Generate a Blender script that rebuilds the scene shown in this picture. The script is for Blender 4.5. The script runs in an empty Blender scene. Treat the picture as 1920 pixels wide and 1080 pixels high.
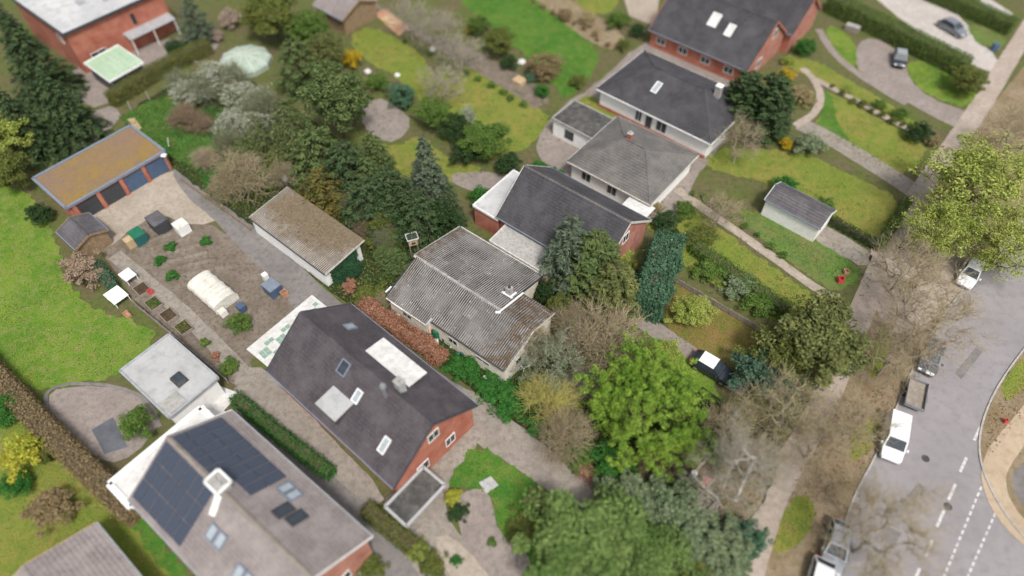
import bpy, bmesh, math, random
import numpy as np
from mathutils import Vector, Matrix

scene = bpy.context.scene
C = scene.collection
R = math.radians
# ---------------------------------------------------------------- camera
CAM_H, PITCH, FPX = 55.0, R(52), 1281.0
cam_data = bpy.data.cameras.new('camera')
cam = bpy.data.objects.new('camera', cam_data)
C.objects.link(cam)
cam.location = (0, 0, CAM_H)
cam.rotation_euler = (math.pi / 2 - PITCH, 0, 0)
cam_data.sensor_width = 36.0
cam_data.lens = 36.0 * FPX / 1920.0
cam_data.clip_end = 2000
cam_data.dof.use_dof = True
cam_data.dof.focus_distance = 66.0
cam_data.dof.aperture_fstop = 0.022
scene.camera = cam
# ---------------------------------------------------------------- overcast sky and soft sun
SUN_EL, SUN_AZ = R(58), R(160)          # azimuth measured from +Y towards +X
world = bpy.data.worlds.new('World')
scene.world = world
world.use_nodes = True
wn = world.node_tree.nodes
wl = world.node_tree.links
bg = wn['Background']
sky = wn.new('ShaderNodeTexSky')
sky.sky_type = 'NISHITA'
sky.sun_disc = False
sky.sun_elevation = SUN_EL
sky.sun_rotation = SUN_AZ
sky.dust_density = 4.0
hs = wn.new('ShaderNodeHueSaturation')
hs.inputs['Saturation'].default_value = 0.35
wl.new(sky.outputs[0], hs.inputs['Color'])
wl.new(hs.outputs[0], bg.inputs['Color'])
bg.inputs['Strength'].default_value = 0.115
sun_data = bpy.data.lights.new('sun', 'SUN')
sun_data.energy = 2.1
sun_data.angle = R(10)
sun_data.color = (1.0, 0.96, 0.9)
sun = bpy.data.objects.new('sun', sun_data)
C.objects.link(sun)
sun.rotation_euler = (math.pi / 2 - SUN_EL, 0, math.pi - SUN_AZ)
sun.location = (20, 30, 90)
vs = scene.view_settings
vs.view_transform = 'Standard'
vs.look = 'None'
vs.gamma = 1.0
vs.exposure = 0.55
vs.use_curve_mapping = False
scene.render.resolution_x = 1024
scene.render.resolution_y = 576

rng = np.random.default_rng(7)
random.seed(7)


# ---------------------------------------------------------------- helpers
def G(px, py, z=0.0):
    """place on the site (metres) that a surveyed photo point has at height z"""
    u = (px - 960) / FPX
    v = (py - 540) / FPX
    d = (u, math.cos(PITCH) - v * math.sin(PITCH), -math.sin(PITCH) - v * math.cos(PITCH))
    k = (CAM_H - z) / -d[2]
    return Vector((d[0] * k, d[1] * k, z))


def tag(o, label=None, cat=None, group=None, kind=None):
    if label:
        o['label'] = label
    if cat:
        o['category'] = cat
    if group:
        o['group'] = group
    if kind:
        o['kind'] = kind
    return o


def thing(name, label, cat, loc=(0, 0, 0), rz=0.0, group=None):
    o = bpy.data.objects.new(name, None)
    C.objects.link(o)
    o.empty_display_size = 0.3
    o.location = loc
    o.rotation_euler = (0, 0, rz)
    return tag(o, label, cat, group)


def link(name, me, material, parent=None, loc=None, rot=None, smooth=False):
    o = bpy.data.objects.new(name, me)
    C.objects.link(o)
    if material is not None and len(me.materials) == 0:
        me.materials.append(material)
    if parent is not None:
        o.parent = parent
    if loc is not None:
        o.location = loc
    if rot is not None:
        o.rotation_euler = rot
    if smooth:
        me.polygons.foreach_set('use_smooth', [True] * len(me.polygons))
    return o


class MB:
    """collects faces for one mesh"""
    def __init__(s):
        s.v = []
        s.f = []

    def add(s, vs_, fs):
        n = len(s.v)
        s.v += [tuple(p) for p in vs_]
        s.f += [tuple(i + n for i in f) for f in fs]
        return s

    def box(s, x0, y0, z0, x1, y1, z1, taper=0.0):
        t = taper
        return s.add([(x0, y0, z0), (x1, y0, z0), (x1, y1, z0), (x0, y1, z0),
                      (x0 + t, y0 + t, z1), (x1 - t, y0 + t, z1), (x1 - t, y1 - t, z1), (x0 + t, y1 - t, z1)],
                     [(3, 2, 1, 0), (4, 5, 6, 7), (0, 1, 5, 4), (1, 2, 6, 5), (2, 3, 7, 6), (3, 0, 4, 7)])

    def bar(s, a, b, w, h=None):
        """rectangular bar from a to b"""
        h = h or w
        a = Vector(a); b = Vector(b)
        d = (b - a).normalized()
        up = Vector((0, 0, 1)) if abs(d.z) < 0.95 else Vector((1, 0, 0))
        x = d.cross(up).normalized() * w / 2
        y = x.cross(d).normalized() * h / 2
        p = [a - x - y, a + x - y, a + x + y, a - x + y, b - x - y, b + x - y, b + x + y, b - x + y]
        return s.add(p, [(3, 2, 1, 0), (4, 5, 6, 7), (0, 1, 5, 4), (1, 2, 6, 5), (2, 3, 7, 6), (3, 0, 4, 7)])

    def cyl(s, a, b, r0, r1=None, n=12, cap=True):
        r1 = r0 if r1 is None else r1
        a = Vector(a); b = Vector(b)
        d = (b - a).normalized()
        up = Vector((0, 0, 1)) if abs(d.z) < 0.95 else Vector((1, 0, 0))
        x = d.cross(up).normalized()
        y = x.cross(d).normalized()
        ring = [(math.cos(2 * math.pi * i / n), math.sin(2 * math.pi * i / n)) for i in range(n)]
        p = [a + (x * c + y * q) * r0 for c, q in ring] + [b + (x * c + y * q) * r1 for c, q in ring]
        f = [(i, i + n, (i + 1) % n + n, (i + 1) % n) for i in range(n)]
        if cap:
            f += [tuple(range(n)), tuple(range(2 * n - 1, n - 1, -1))]
        return s.add(p, f)

    def lathe(s, prof, n=14, c=(0, 0, 0)):
        p = []
        for r_, z in prof:
            for i in range(n):
                a = 2 * math.pi * i / n
                p.append((c[0] + r_ * math.cos(a), c[1] + r_ * math.sin(a), c[2] + z))
        f = []
        for k in range(len(prof) - 1):
            for i in range(n):
                j = (i + 1) % n
                f.append((k * n + i, k * n + j, (k + 1) * n + j, (k + 1) * n + i))
        f.append(tuple(range(n - 1, -1, -1)))
        f.append(tuple(range((len(prof) - 1) * n, len(prof) * n)))
        return s.add(p, f)

    def mesh(s, name):
        me = bpy.data.meshes.new(name)
        me.from_pydata(s.v, [], s.f)
        bm = bmesh.new()
        bm.from_mesh(me)
        bmesh.ops.recalc_face_normals(bm, faces=bm.faces)
        bm.to_mesh(me)
        bm.free()
        me.update()
        return me

    def build(s, name, material, parent=None, loc=None, rot=None, smooth=False):
        return link(name, s.mesh(name), material, parent, loc, rot, smooth)


def npmesh(name, V, Q):
    """mesh from numpy vertices and same-sized faces"""
    me = bpy.data.meshes.new(name)
    k = Q.shape[1]
    me.vertices.add(len(V))
    me.vertices.foreach_set('co', np.ascontiguousarray(V, dtype=np.float32).ravel())
    me.loops.add(Q.size)
    me.loops.foreach_set('vertex_index', np.ascontiguousarray(Q, dtype=np.int32).ravel())
    me.polygons.add(len(Q))
    me.polygons.foreach_set('loop_start', np.arange(0, Q.size, k, dtype=np.int32))
    me.polygons.foreach_set('loop_total', np.full(len(Q), k, dtype=np.int32))
    me.update(calc_edges=True)
    me.validate()
    return me


# ---------------------------------------------------------------- materials
MATS = {}


def new_mat(name):
    m = bpy.data.materials.new(name)
    m.use_nodes = True
    nt = m.node_tree
    b = nt.nodes['Principled BSDF']
    MATS[name] = m
    return m, nt.nodes, nt.links, b


def col(c):
    return (c[0], c[1], c[2], 1.0)


def mixc(N, Lk, fac, a, b, mode='MIX'):
    n = N.new('ShaderNodeMix')
    n.data_type = 'RGBA'
    n.blend_type = mode
    for sock, val in ((n.inputs[0], fac), (n.inputs[6], a), (n.inputs[7], b)):
        if isinstance(val, (int, float)):
            sock.default_value = val
        elif isinstance(val, tuple):
            sock.default_value = col(val)
        else:
            Lk.new(val, sock)
    return n.outputs[2]


def noise(N, Lk, vec, scale, detail=4, rough=0.6, lo=0.35, hi=0.65):
    n = N.new('ShaderNodeTexNoise')
    n.inputs['Scale'].default_value = scale
    n.inputs['Detail'].default_value = detail
    n.inputs['Roughness'].default_value = rough
    Lk.new(vec, n.inputs['Vector'])
    r_ = N.new('ShaderNodeMapRange')
    r_.inputs['From Min'].default_value = lo
    r_.inputs['From Max'].default_value = hi
    Lk.new(n.outputs['Fac'], r_.inputs['Value'])
    return r_.outputs[0]


def bump(N, Lk, b, h, strength, dist=0.05):
    n = N.new('ShaderNodeBump')
    n.inputs['Strength'].default_value = strength
    n.inputs['Distance'].default_value = dist
    Lk.new(h, n.inputs['Height'])
    Lk.new(n.outputs[0], b.inputs['Normal'])


def surf(name, c1, c2, c3=None, s1=0.4, s2=3.0, s3=14.0, rough=0.9, bmp=0.4, bd=0.05, spec=0.12, world_pos=True, metal=0.0, lo=0.38, hi=0.62, s3amt=0.35):
    """weathered surface: two tones by a broad noise, a third by a finer one, fine grain on top"""
    m, N, Lk, b = new_mat(name)
    if world_pos:
        vec = N.new('ShaderNodeNewGeometry').outputs['Position']
    else:
        vec = N.new('ShaderNodeTexCoord').outputs['Object']
    n1 = noise(N, Lk, vec, s1, 5, 0.6, lo, hi)
    c = mixc(N, Lk, n1, c1, c2)
    n2 = noise(N, Lk, vec, s2, 5, 0.65, 0.45, 0.7)
    c = mixc(N, Lk, n2, c, c3 or tuple(0.75 * q for q in c1))
    n3 = noise(N, Lk, vec, s3, 3, 0.7, 0.25, 0.75)
    g = mixc(N, Lk, n3, (1 - s3amt,) * 3, (1 + s3amt,) * 3)
    c = mixc(N, Lk, 1.0, c, g, 'MULTIPLY')
    Lk.new(c, b.inputs['Base Color'])
    b.inputs['Roughness'].default_value = rough
    b.inputs['Metallic'].default_value = metal
    b.inputs['Specular IOR Level'].default_value = spec
    if bmp:
        bump(N, Lk, b, n3, bmp, bd)
    return m


def leafmat(name, c1, c2, trans=0.3, patch=0.9, rough=0.6, dead=None, deadf=0.12):
    """leaves: every leaf its own tone, broad patches of the second colour"""
    m, N, Lk, b = new_mat(name)
    geo = N.new('ShaderNodeNewGeometry')
    n1 = noise(N, Lk, geo.outputs['Position'], patch, 3, 0.5, 0.35, 0.65)
    c = mixc(N, Lk, n1, c1, c2)
    ri = geo.outputs['Random Per Island']
    g = N.new('ShaderNodeMapRange')
    g.inputs['To Min'].default_value = 0.55
    g.inputs['To Max'].default_value = 1.45
    Lk.new(ri, g.inputs['Value'])
    cc = N.new('ShaderNodeCombineColor')
    for i in range(3):
        Lk.new(g.outputs[0], cc.inputs[i])
    c = mixc(N, Lk, 1.0, c, cc.outputs[0], 'MULTIPLY')
    if dead:
        th = N.new('ShaderNodeMath')
        th.operation = 'LESS_THAN'
        th.inputs[1].default_value = deadf
        mu = N.new('ShaderNodeMath')
        mu.operation = 'FRACT'
        m3 = N.new('ShaderNodeMath')
        m3.operation = 'MULTIPLY'
        m3.inputs[1].default_value = 37.3
        Lk.new(ri, m3.inputs[0])
        Lk.new(m3.outputs[0], mu.inputs[0])
        Lk.new(mu.outputs[0], th.inputs[0])
        c = mixc(N, Lk, th.outputs[0], c, dead)
    Lk.new(c, b.inputs['Base Color'])
    b.inputs['Roughness'].default_value = rough
    b.inputs['Specular IOR Level'].default_value = 0.12
    tr = N.new('ShaderNodeBsdfTranslucent')
    Lk.new(c, tr.inputs['Color'])
    ms = N.new('ShaderNodeMixShader')
    ms.inputs[0].default_value = trans
    Lk.new(b.outputs[0], ms.inputs[1])
    Lk.new(tr.outputs[0], ms.inputs[2])
    Lk.new(ms.outputs[0], N['Material Output'].inputs['Surface'])
    return m


def tilemat(name, c1, c2, wear, tw=0.24, th=0.34, rough=0.7, spec=0.4):
    m, N, Lk, b = new_mat(name)
    tc = N.new('ShaderNodeTexCoord')
    pos = N.new('ShaderNodeNewGeometry').outputs['Position']
    br = N.new('ShaderNodeTexBrick')
    br.inputs['Color1'].default_value = col(c1)
    br.inputs['Color2'].default_value = col(c2)
    br.inputs['Mortar'].default_value = col(tuple(q * 0.35 for q in c1))
    br.inputs['Scale'].default_value = 1.0
    br.inputs['Mortar Size'].default_value = 0.015
    br.inputs['Mortar Smooth'].default_value = 0.4
    br.inputs['Brick Width'].default_value = tw
    br.inputs['Row Height'].default_value = th
    Lk.new(tc.outputs['Object'], br.inputs['Vector'])
    n1 = noise(N, Lk, pos, 0.5, 5, 0.65, 0.42, 0.7)
    c = mixc(N, Lk, n1, br.outputs['Color'], wear)
    n2 = noise(N, Lk, pos, 5.0, 4, 0.7, 0.2, 0.8)
    g = mixc(N, Lk, n2, (0.75,) * 3, (1.25,) * 3)
    c = mixc(N, Lk, 1.0, c, g, 'MULTIPLY')
    Lk.new(c, b.inputs['Base Color'])
    b.inputs['Roughness'].default_value = rough
    b.inputs['Specular IOR Level'].default_value = spec
    bump(N, Lk, b, br.outputs['Fac'], -0.5, 0.03)
    return m


def brickmat(name, c1, c2, mortar):
    m, N, Lk, b = new_mat(name)
    tc = N.new('ShaderNodeTexCoord')
    sx = N.new('ShaderNodeSeparateXYZ')
    Lk.new(tc.outputs['Object'], sx.inputs[0])
    ad = N.new('ShaderNodeMath')
    Lk.new(sx.outputs[0], ad.inputs[0])
    Lk.new(sx.outputs[1], ad.inputs[1])
    cb = N.new('ShaderNodeCombineXYZ')
    Lk.new(ad.outputs[0], cb.inputs[0])
    Lk.new(sx.outputs[2], cb.inputs[1])
    br = N.new('ShaderNodeTexBrick')
    br.inputs['Color1'].default_value = col(c1)
    br.inputs['Color2'].default_value = col(c2)
    br.inputs['Mortar'].default_value = col(mortar)
    br.inputs['Scale'].default_value = 1.0
    br.inputs['Mortar Size'].default_value = 0.012
    br.inputs['Brick Width'].default_value = 0.25
    br.inputs['Row Height'].default_value = 0.083
    Lk.new(cb.outputs[0], br.inputs['Vector'])
    n1 = noise(N, Lk, tc.outputs['Object'], 0.8, 5, 0.65, 0.35, 0.7)
    c = mixc(N, Lk, n1, br.outputs['Color'], tuple(q * 0.7 for q in c2))
    Lk.new(c, b.inputs['Base Color'])
    b.inputs['Roughness'].default_value = 0.9
    bump(N, Lk, b, br.outputs['Fac'], -0.4, 0.02)
    return m


def plain(name, c, rough=0.5, metal=0.0, spec=0.5, var=0.15, s=2.0, coat=0.0):
    m, N, Lk, b = new_mat(name)
    vec = N.new('ShaderNodeTexCoord').outputs['Object']
    n1 = noise(N, Lk, vec, s, 5, 0.65, 0.3, 0.7)
    cc = mixc(N, Lk, n1, tuple(q * (1 - var) for q in c), tuple(min(1, q * (1 + var)) for q in c))
    Lk.new(cc, b.inputs['Base Color'])
    b.inputs['Roughness'].default_value = rough
    b.inputs['Metallic'].default_value = metal
    b.inputs['Specular IOR Level'].default_value = spec
    b.inputs['Coat Weight'].default_value = coat
    return m


def sheetmat(name, crest, valley, moss, moss2, pitch):
    """weathered corrugated fibre cement: pale crests, dirt in the valleys, moss where Object color says"""
    m, N, Lk, b = new_mat(name)
    tc = N.new('ShaderNodeTexCoord')
    pos = N.new('ShaderNodeNewGeometry').outputs['Position']
    oi = N.new('ShaderNodeObjectInfo')
    sx = N.new('ShaderNodeSeparateXYZ')
    Lk.new(tc.outputs['Object'], sx.inputs[0])
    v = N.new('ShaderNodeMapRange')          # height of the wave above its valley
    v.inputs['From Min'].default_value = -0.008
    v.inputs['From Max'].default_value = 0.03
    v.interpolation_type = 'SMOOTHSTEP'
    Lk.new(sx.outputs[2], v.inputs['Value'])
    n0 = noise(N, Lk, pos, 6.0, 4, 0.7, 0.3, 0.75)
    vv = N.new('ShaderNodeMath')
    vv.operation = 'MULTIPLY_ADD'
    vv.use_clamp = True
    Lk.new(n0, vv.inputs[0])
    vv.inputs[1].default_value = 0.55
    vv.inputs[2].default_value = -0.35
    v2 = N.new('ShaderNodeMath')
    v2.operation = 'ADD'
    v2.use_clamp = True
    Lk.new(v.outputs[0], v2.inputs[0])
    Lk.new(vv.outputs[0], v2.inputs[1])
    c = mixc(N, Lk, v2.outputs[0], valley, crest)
    n1 = noise(N, Lk, pos, 0.45, 5, 0.65, 0.4, 0.7)
    c = mixc(N, Lk, n1, c, tuple(q * 0.55 for q in crest))
    n5 = noise(N, Lk, pos, 2.6, 5, 0.75, 0.62, 0.7)
    c = mixc(N, Lk, n5, c, (0.62, 0.6, 0.56))
    rr = N.new('ShaderNodeMapRange')
    rr.inputs['To Min'].default_value = 0.8
    rr.inputs['To Max'].default_value = 1.15
    Lk.new(oi.outputs['Random'], rr.inputs['Value'])
    cc = N.new('ShaderNodeCombineColor')
    for i in range(3):
        Lk.new(rr.outputs[0], cc.inputs[i])
    c = mixc(N, Lk, 1.0, c, cc.outputs[0], 'MULTIPLY')
    sc = N.new('ShaderNodeSeparateColor')          # four corners of the sheet carry their own moss
    Lk.new(oi.outputs['Color'], sc.inputs[0])

    def lerp(f, a, b_):
        q = N.new('ShaderNodeMix')
        Lk.new(f, q.inputs[0])
        Lk.new(a, q.inputs[2])
        Lk.new(b_, q.inputs[3])
        return q.outputs[0]
    low = lerp(sx.outputs[0], sc.outputs[0], sc.outputs[1])
    top = lerp(sx.outputs[0], sc.outputs[2], oi.outputs['Alpha'])
    moss_amt = lerp(sx.outputs[1], low, top)
    n2 = noise(N, Lk, pos, 1.7, 6, 0.75, 0.3, 0.7)
    th = N.new('ShaderNodeMath')
    th.operation = 'ADD'
    Lk.new(n2, th.inputs[0])
    Lk.new(moss_amt, th.inputs[1])
    t2 = N.new('ShaderNodeMapRange')
    t2.inputs['From Min'].default_value = 0.9
    t2.inputs['From Max'].default_value = 1.35
    Lk.new(th.outputs[0], t2.inputs['Value'])
    n3 = noise(N, Lk, pos, 4.0, 5, 0.7, 0.35, 0.65)
    mc = mixc(N, Lk, n3, moss, moss2)
    c = mixc(N, Lk, t2.outputs[0], c, mc)
    Lk.new(c, b.inputs['Base Color'])
    b.inputs['Roughness'].default_value = 0.95
    b.inputs['Specular IOR Level'].default_value = 0.15
    nb = noise(N, Lk, pos, 18.0, 4, 0.8, 0.2, 0.8)
    bump(N, Lk, b, nb, 0.5, 0.03)
    return m


# ground and paving
surf('ground', (0.10, 0.12, 0.035), (0.13, 0.105, 0.06), (0.07, 0.09, 0.025), 0.25, 1.6, 12, bmp=0.6)
surf('lawn_fresh', (0.095, 0.195, 0.022), (0.155, 0.235, 0.032), (0.21, 0.225, 0.07), 0.22, 1.1, 7, bmp=0.9, bd=0.08, s3amt=0.42, lo=0.42, hi=0.58)
surf('lawn_olive', (0.175, 0.215, 0.038), (0.235, 0.22, 0.055), (0.12, 0.185, 0.032), 0.18, 0.8, 7, bmp=0.9, bd=0.08, s3amt=0.42, lo=0.42, hi=0.58)
surf('lawn_vivid', (0.055, 0.155, 0.022), (0.09, 0.185, 0.028), (0.135, 0.185, 0.04), 0.2, 0.9, 7, bmp=0.9, bd=0.08, s3amt=0.42, lo=0.42, hi=0.58)
surf('lawn_brown', (0.20, 0.15, 0.045), (0.15, 0.15, 0.035), (0.24, 0.16, 0.07), 0.25, 0.9, 7, bmp=0.9, bd=0.08, s3amt=0.42, lo=0.42, hi=0.58)
surf('meadow', (0.11, 0.19, 0.04), (0.17, 0.175, 0.06), (0.07, 0.15, 0.04), 0.3, 1.2, 10, bmp=0.8, s3amt=0.4)
surf('undergrowth', (0.045, 0.085, 0.022), (0.065, 0.07, 0.032), (0.03, 0.045, 0.016), 0.5, 2.2, 12, bmp=1.0, bd=0.15, s3amt=0.5)
surf('soil', (0.17, 0.14, 0.11), (0.23, 0.195, 0.16), (0.12, 0.095, 0.07), 0.5, 2.5, 14, bmp=0.8)
surf('soil_dark', (0.075, 0.05, 0.032), (0.11, 0.08, 0.05), (0.05, 0.035, 0.02), 0.9, 3, 14, bmp=1.0)
surf('litter', (0.23, 0.165, 0.105), (0.30, 0.235, 0.165), (0.17, 0.155, 0.07), 0.3, 1.8, 14, bmp=0.8, s3amt=0.4)
surf('asphalt', (0.17, 0.157, 0.15), (0.21, 0.195, 0.185), (0.135, 0.125, 0.12), 0.25, 1.8, 24, bmp=0.3, bd=0.01, s3amt=0.15)
surf('road_asphalt', (0.24, 0.222, 0.227), (0.275, 0.255, 0.26), (0.21, 0.197, 0.20), 0.15, 1.2, 24, bmp=0.3, bd=0.01, s3amt=0.12)
surf('paving', (0.24, 0.21, 0.18), (0.29, 0.26, 0.225), (0.18, 0.155, 0.13), 0.4, 2.0, 9, bmp=0.4, bd=0.02, s3amt=0.2)
surf('paving_pink', (0.235, 0.20, 0.18), (0.28, 0.24, 0.215), (0.18, 0.155, 0.14), 0.4, 2.0, 9, bmp=0.4, bd=0.02, s3amt=0.18)
surf('gravel', (0.33, 0.28, 0.23), (0.40, 0.345, 0.285), (0.26, 0.22, 0.175), 0.4, 2.2, 18, bmp=0.5, bd=0.03, s3amt=0.25)
surf('gravel_white', (0.40, 0.365, 0.335), (0.47, 0.43, 0.40), (0.32, 0.29, 0.26), 0.4, 2.2, 18, bmp=0.4, bd=0.02, s3amt=0.2)
surf('footway', (0.34, 0.28, 0.235), (0.39, 0.33, 0.285), (0.27, 0.225, 0.185), 0.3, 1.7, 14, bmp=0.3, bd=0.02, s3amt=0.2)
surf('cycleway', (0.38, 0.30, 0.21), (0.43, 0.34, 0.245), (0.33, 0.25, 0.18), 0.3, 1.7, 14, bmp=0.3, bd=0.02, s3amt=0.15)
surf('white_paving', (0.56, 0.55, 0.53), (0.64, 0.63, 0.61), (0.46, 0.45, 0.43), 0.6, 2.0, 12, bmp=0.2, bd=0.01, s3amt=0.1)
surf('kerb', (0.36, 0.34, 0.31), (0.42, 0.4, 0.37), None, 0.8, 3, 14)
surf('marking', (0.60, 0.59, 0.57), (0.52, 0.51, 0.49), (0.33, 0.31, 0.31), 0.8, 3.5, 14, bmp=0.2, bd=0.01)
plain('pond_water', (0.11, 0.115, 0.13), 0.12, var=0.3, s=0.6)
plain('pool_water', (0.10, 0.30, 0.42), 0.08, var=0.15)
# leaves
LM = leafmat
LM('leaf_bright', (0.155, 0.295, 0.035), (0.27, 0.39, 0.06), 0.35, 0.55)
LM('leaf_spring', (0.36, 0.40, 0.10), (0.27, 0.33, 0.07), 0.35, 0.4)
LM('leaf_green', (0.085, 0.16, 0.03), (0.13, 0.20, 0.045), 0.3)
LM('leaf_vivid', (0.035, 0.14, 0.025), (0.055, 0.17, 0.032), 0.3)
LM('leaf_olive', (0.15, 0.165, 0.04), (0.11, 0.14, 0.035), 0.3)
LM('leaf_dark', (0.028, 0.06, 0.02), (0.04, 0.075, 0.024), 0.2)
LM('leaf_ivy', (0.02, 0.06, 0.028), (0.03, 0.085, 0.035), 0.2)
LM('leaf_greygreen', (0.14, 0.19, 0.10), (0.19, 0.235, 0.13), 0.2, 0.5)
LM('leaf_bluegreen', (0.06, 0.115, 0.075), (0.08, 0.145, 0.09), 0.2)
LM('leaf_teal', (0.055, 0.125, 0.07), (0.085, 0.165, 0.095), 0.2)
LM('leaf_yellow', (0.46, 0.43, 0.06), (0.34, 0.38, 0.05), 0.35)
LM('leaf_gold', (0.5, 0.34, 0.02), (0.42, 0.32, 0.03), 0.35)
LM('leaf_pink', (0.42, 0.32, 0.28), (0.36, 0.29, 0.22), 0.3)
LM('leaf_brown', (0.22, 0.16, 0.085), (0.25, 0.195, 0.10), 0.25)
LM('leaf_beech', (0.33, 0.165, 0.105), (0.41, 0.215, 0.14), 0.25, dead=(0.16, 0.08, 0.05))
LM('leaf_tan', (0.34, 0.28, 0.15), (0.27, 0.22, 0.11), 0.3)
LM('leaf_fallen', (0.22, 0.12, 0.065), (0.17, 0.11, 0.06), 0.1, dead=(0.33, 0.22, 0.14), deadf=0.3)
LM('blossom', (0.36, 0.37, 0.28), (0.14, 0.19, 0.075), 0.3, 0.6, dead=(0.6, 0.59, 0.53), deadf=0.25)
LM('blossom_white', (0.5, 0.52, 0.46), (0.3, 0.35, 0.24), 0.3, 0.6)
LM('needle_dark', (0.035, 0.065, 0.026), (0.055, 0.085, 0.032), 0.1)
LM('needle_green', (0.075, 0.115, 0.038), (0.10, 0.135, 0.045), 0.15, 0.5)
LM('needle_olive', (0.14, 0.15, 0.048), (0.10, 0.12, 0.04), 0.15, 0.5)
LM('needle_gold', (0.15, 0.12, 0.03), (0.055, 0.07, 0.022), 0.15, 0.7)
LM('needle_weeping', (0.135, 0.165, 0.06), (0.09, 0.125, 0.045), 0.2, 0.8)
LM('leaf_soft', (0.105, 0.175, 0.045), (0.15, 0.215, 0.065), 0.25, 0.4)
LM('needle_blue', (0.075, 0.105, 0.07), (0.105, 0.135, 0.085), 0.15)
LM('grass_blade', (0.045, 0.21, 0.045), (0.075, 0.23, 0.05), 0.35, dead=(0.22, 0.19, 0.09), deadf=0.15)
LM('grass_dry', (0.14, 0.17, 0.045), (0.19, 0.16, 0.07), 0.3)
LM('leaf_moss', (0.15, 0.115, 0.055), (0.12, 0.09, 0.045), 0.1, dead=(0.12, 0.12, 0.03), deadf=0.15)
LM('lawn_blade', (0.105, 0.21, 0.022), (0.165, 0.24, 0.034), 0.35, dead=(0.24, 0.21, 0.09), deadf=0.15)
LM('lawn_blade_vivid', (0.055, 0.165, 0.02), (0.09, 0.195, 0.028), 0.35, dead=(0.20, 0.19, 0.07), deadf=0.1)
LM('lawn_blade_olive', (0.18, 0.22, 0.038), (0.24, 0.225, 0.06), 0.35, dead=(0.28, 0.22, 0.09), deadf=0.2)
# wood of trees
surf('bark', (0.10, 0.075, 0.05), (0.14, 0.11, 0.08), None, 1, 6, 30, world_pos=False)
surf('bark_grey', (0.30, 0.27, 0.22), (0.37, 0.34, 0.28), (0.20, 0.19, 0.13), 1, 5, 30, world_pos=False)
surf('bark_birch', (0.62, 0.59, 0.53), (0.52, 0.48, 0.42), (0.16, 0.14, 0.12), 1.2, 3.5, 20, world_pos=False)
surf('twig_tan', (0.42, 0.35, 0.23), (0.34, 0.28, 0.18), None, 1, 5, 20, world_pos=False)
surf('twig_yellow', (0.55, 0.50, 0.17), (0.46, 0.40, 0.16), None, 0.5, 5, 20, world_pos=False)
surf('twig_brown', (0.30, 0.22, 0.155), (0.24, 0.175, 0.125), None, 1, 5, 20, world_pos=False)
surf('twig_moss', (0.26, 0.27, 0.17), (0.20, 0.22, 0.12), None, 1, 5, 20, world_pos=False)
surf('twig_grey', (0.40, 0.365, 0.30), (0.33, 0.30, 0.24), None, 1, 5, 20, world_pos=False)
# buildings
tilemat('tile_dark', (0.042, 0.040, 0.046), (0.055, 0.052, 0.058), (0.075, 0.072, 0.078))
tilemat('tile_slate', (0.075, 0.07, 0.077), (0.10, 0.093, 0.10), (0.13, 0.12, 0.125))
tilemat('tile_grey', (0.105, 0.10, 0.095), (0.13, 0.122, 0.115), (0.16, 0.15, 0.135))
tilemat('tile_pinkgrey', (0.21, 0.18, 0.175), (0.25, 0.215, 0.205), (0.29, 0.255, 0.24))
tilemat('tile_purple', (0.055, 0.047, 0.053), (0.072, 0.062, 0.069), (0.095, 0.083, 0.088))
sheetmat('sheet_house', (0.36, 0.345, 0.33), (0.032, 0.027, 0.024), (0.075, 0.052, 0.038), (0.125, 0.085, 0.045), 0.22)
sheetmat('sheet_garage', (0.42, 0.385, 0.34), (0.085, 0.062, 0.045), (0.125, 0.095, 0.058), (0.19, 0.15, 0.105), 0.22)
brickmat('brick_red', (0.47, 0.135, 0.08), (0.41, 0.11, 0.065), (0.38, 0.25, 0.19))
brickmat('brick_pink', (0.46, 0.17, 0.115), (0.40, 0.14, 0.1), (0.42, 0.3, 0.24))
surf('render_white', (0.80, 0.79, 0.77), (0.84, 0.83, 0.81), (0.72, 0.70, 0.67), 0.6, 2.2, 16, bmp=0.2, bd=0.01, s3amt=0.06)
surf('render_cream', (0.70, 0.65, 0.55), (0.75, 0.70, 0.60), (0.56, 0.51, 0.42), 0.6, 1.8, 16, bmp=0.3, bd=0.01, s3amt=0.1)
surf('felt_grey', (0.36, 0.36, 0.36), (0.42, 0.42, 0.42), (0.30, 0.30, 0.295), 0.3, 1.2, 12, bmp=0.3, bd=0.01, s3amt=0.12)
surf('felt_light', (0.42, 0.42, 0.425), (0.52, 0.52, 0.52), (0.34, 0.34, 0.34), 0.25, 1.0, 9, bmp=0.3, bd=0.02, s3amt=0.15)
surf('felt_moss', (0.25, 0.165, 0.045), (0.22, 0.15, 0.10), (0.20, 0.14, 0.10), 0.16, 0.9, 9, bmp=0.6, bd=0.05, s3amt=0.25)
surf('felt_dark', (0.05, 0.05, 0.052), (0.08, 0.075, 0.07), (0.13, 0.125, 0.115), 0.5, 1.5, 10, bmp=0.3, bd=0.02)
surf('shed_green', (0.34, 0.45, 0.32), (0.39, 0.49, 0.37), (0.28, 0.38, 0.26), 0.4, 1.6, 9, bmp=0.2, bd=0.01, s3amt=0.08)
surf('mint', (0.33, 0.40, 0.34), (0.38, 0.45, 0.40), (0.26, 0.32, 0.24), 0.4, 1.4, 9, bmp=0.2, bd=0.02, s3amt=0.1)
surf('film_white', (0.60, 0.58, 0.52), (0.66, 0.64, 0.58), (0.48, 0.47, 0.40), 0.7, 2.0, 9, bmp=0.4, bd=0.03, s3amt=0.08)
surf('concrete', (0.34, 0.33, 0.31), (0.40, 0.385, 0.36), None, 0.8, 3, 16)
surf('timber', (0.24, 0.165, 0.10), (0.32, 0.235, 0.15), None, 2, 6, 30, world_pos=False)
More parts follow.
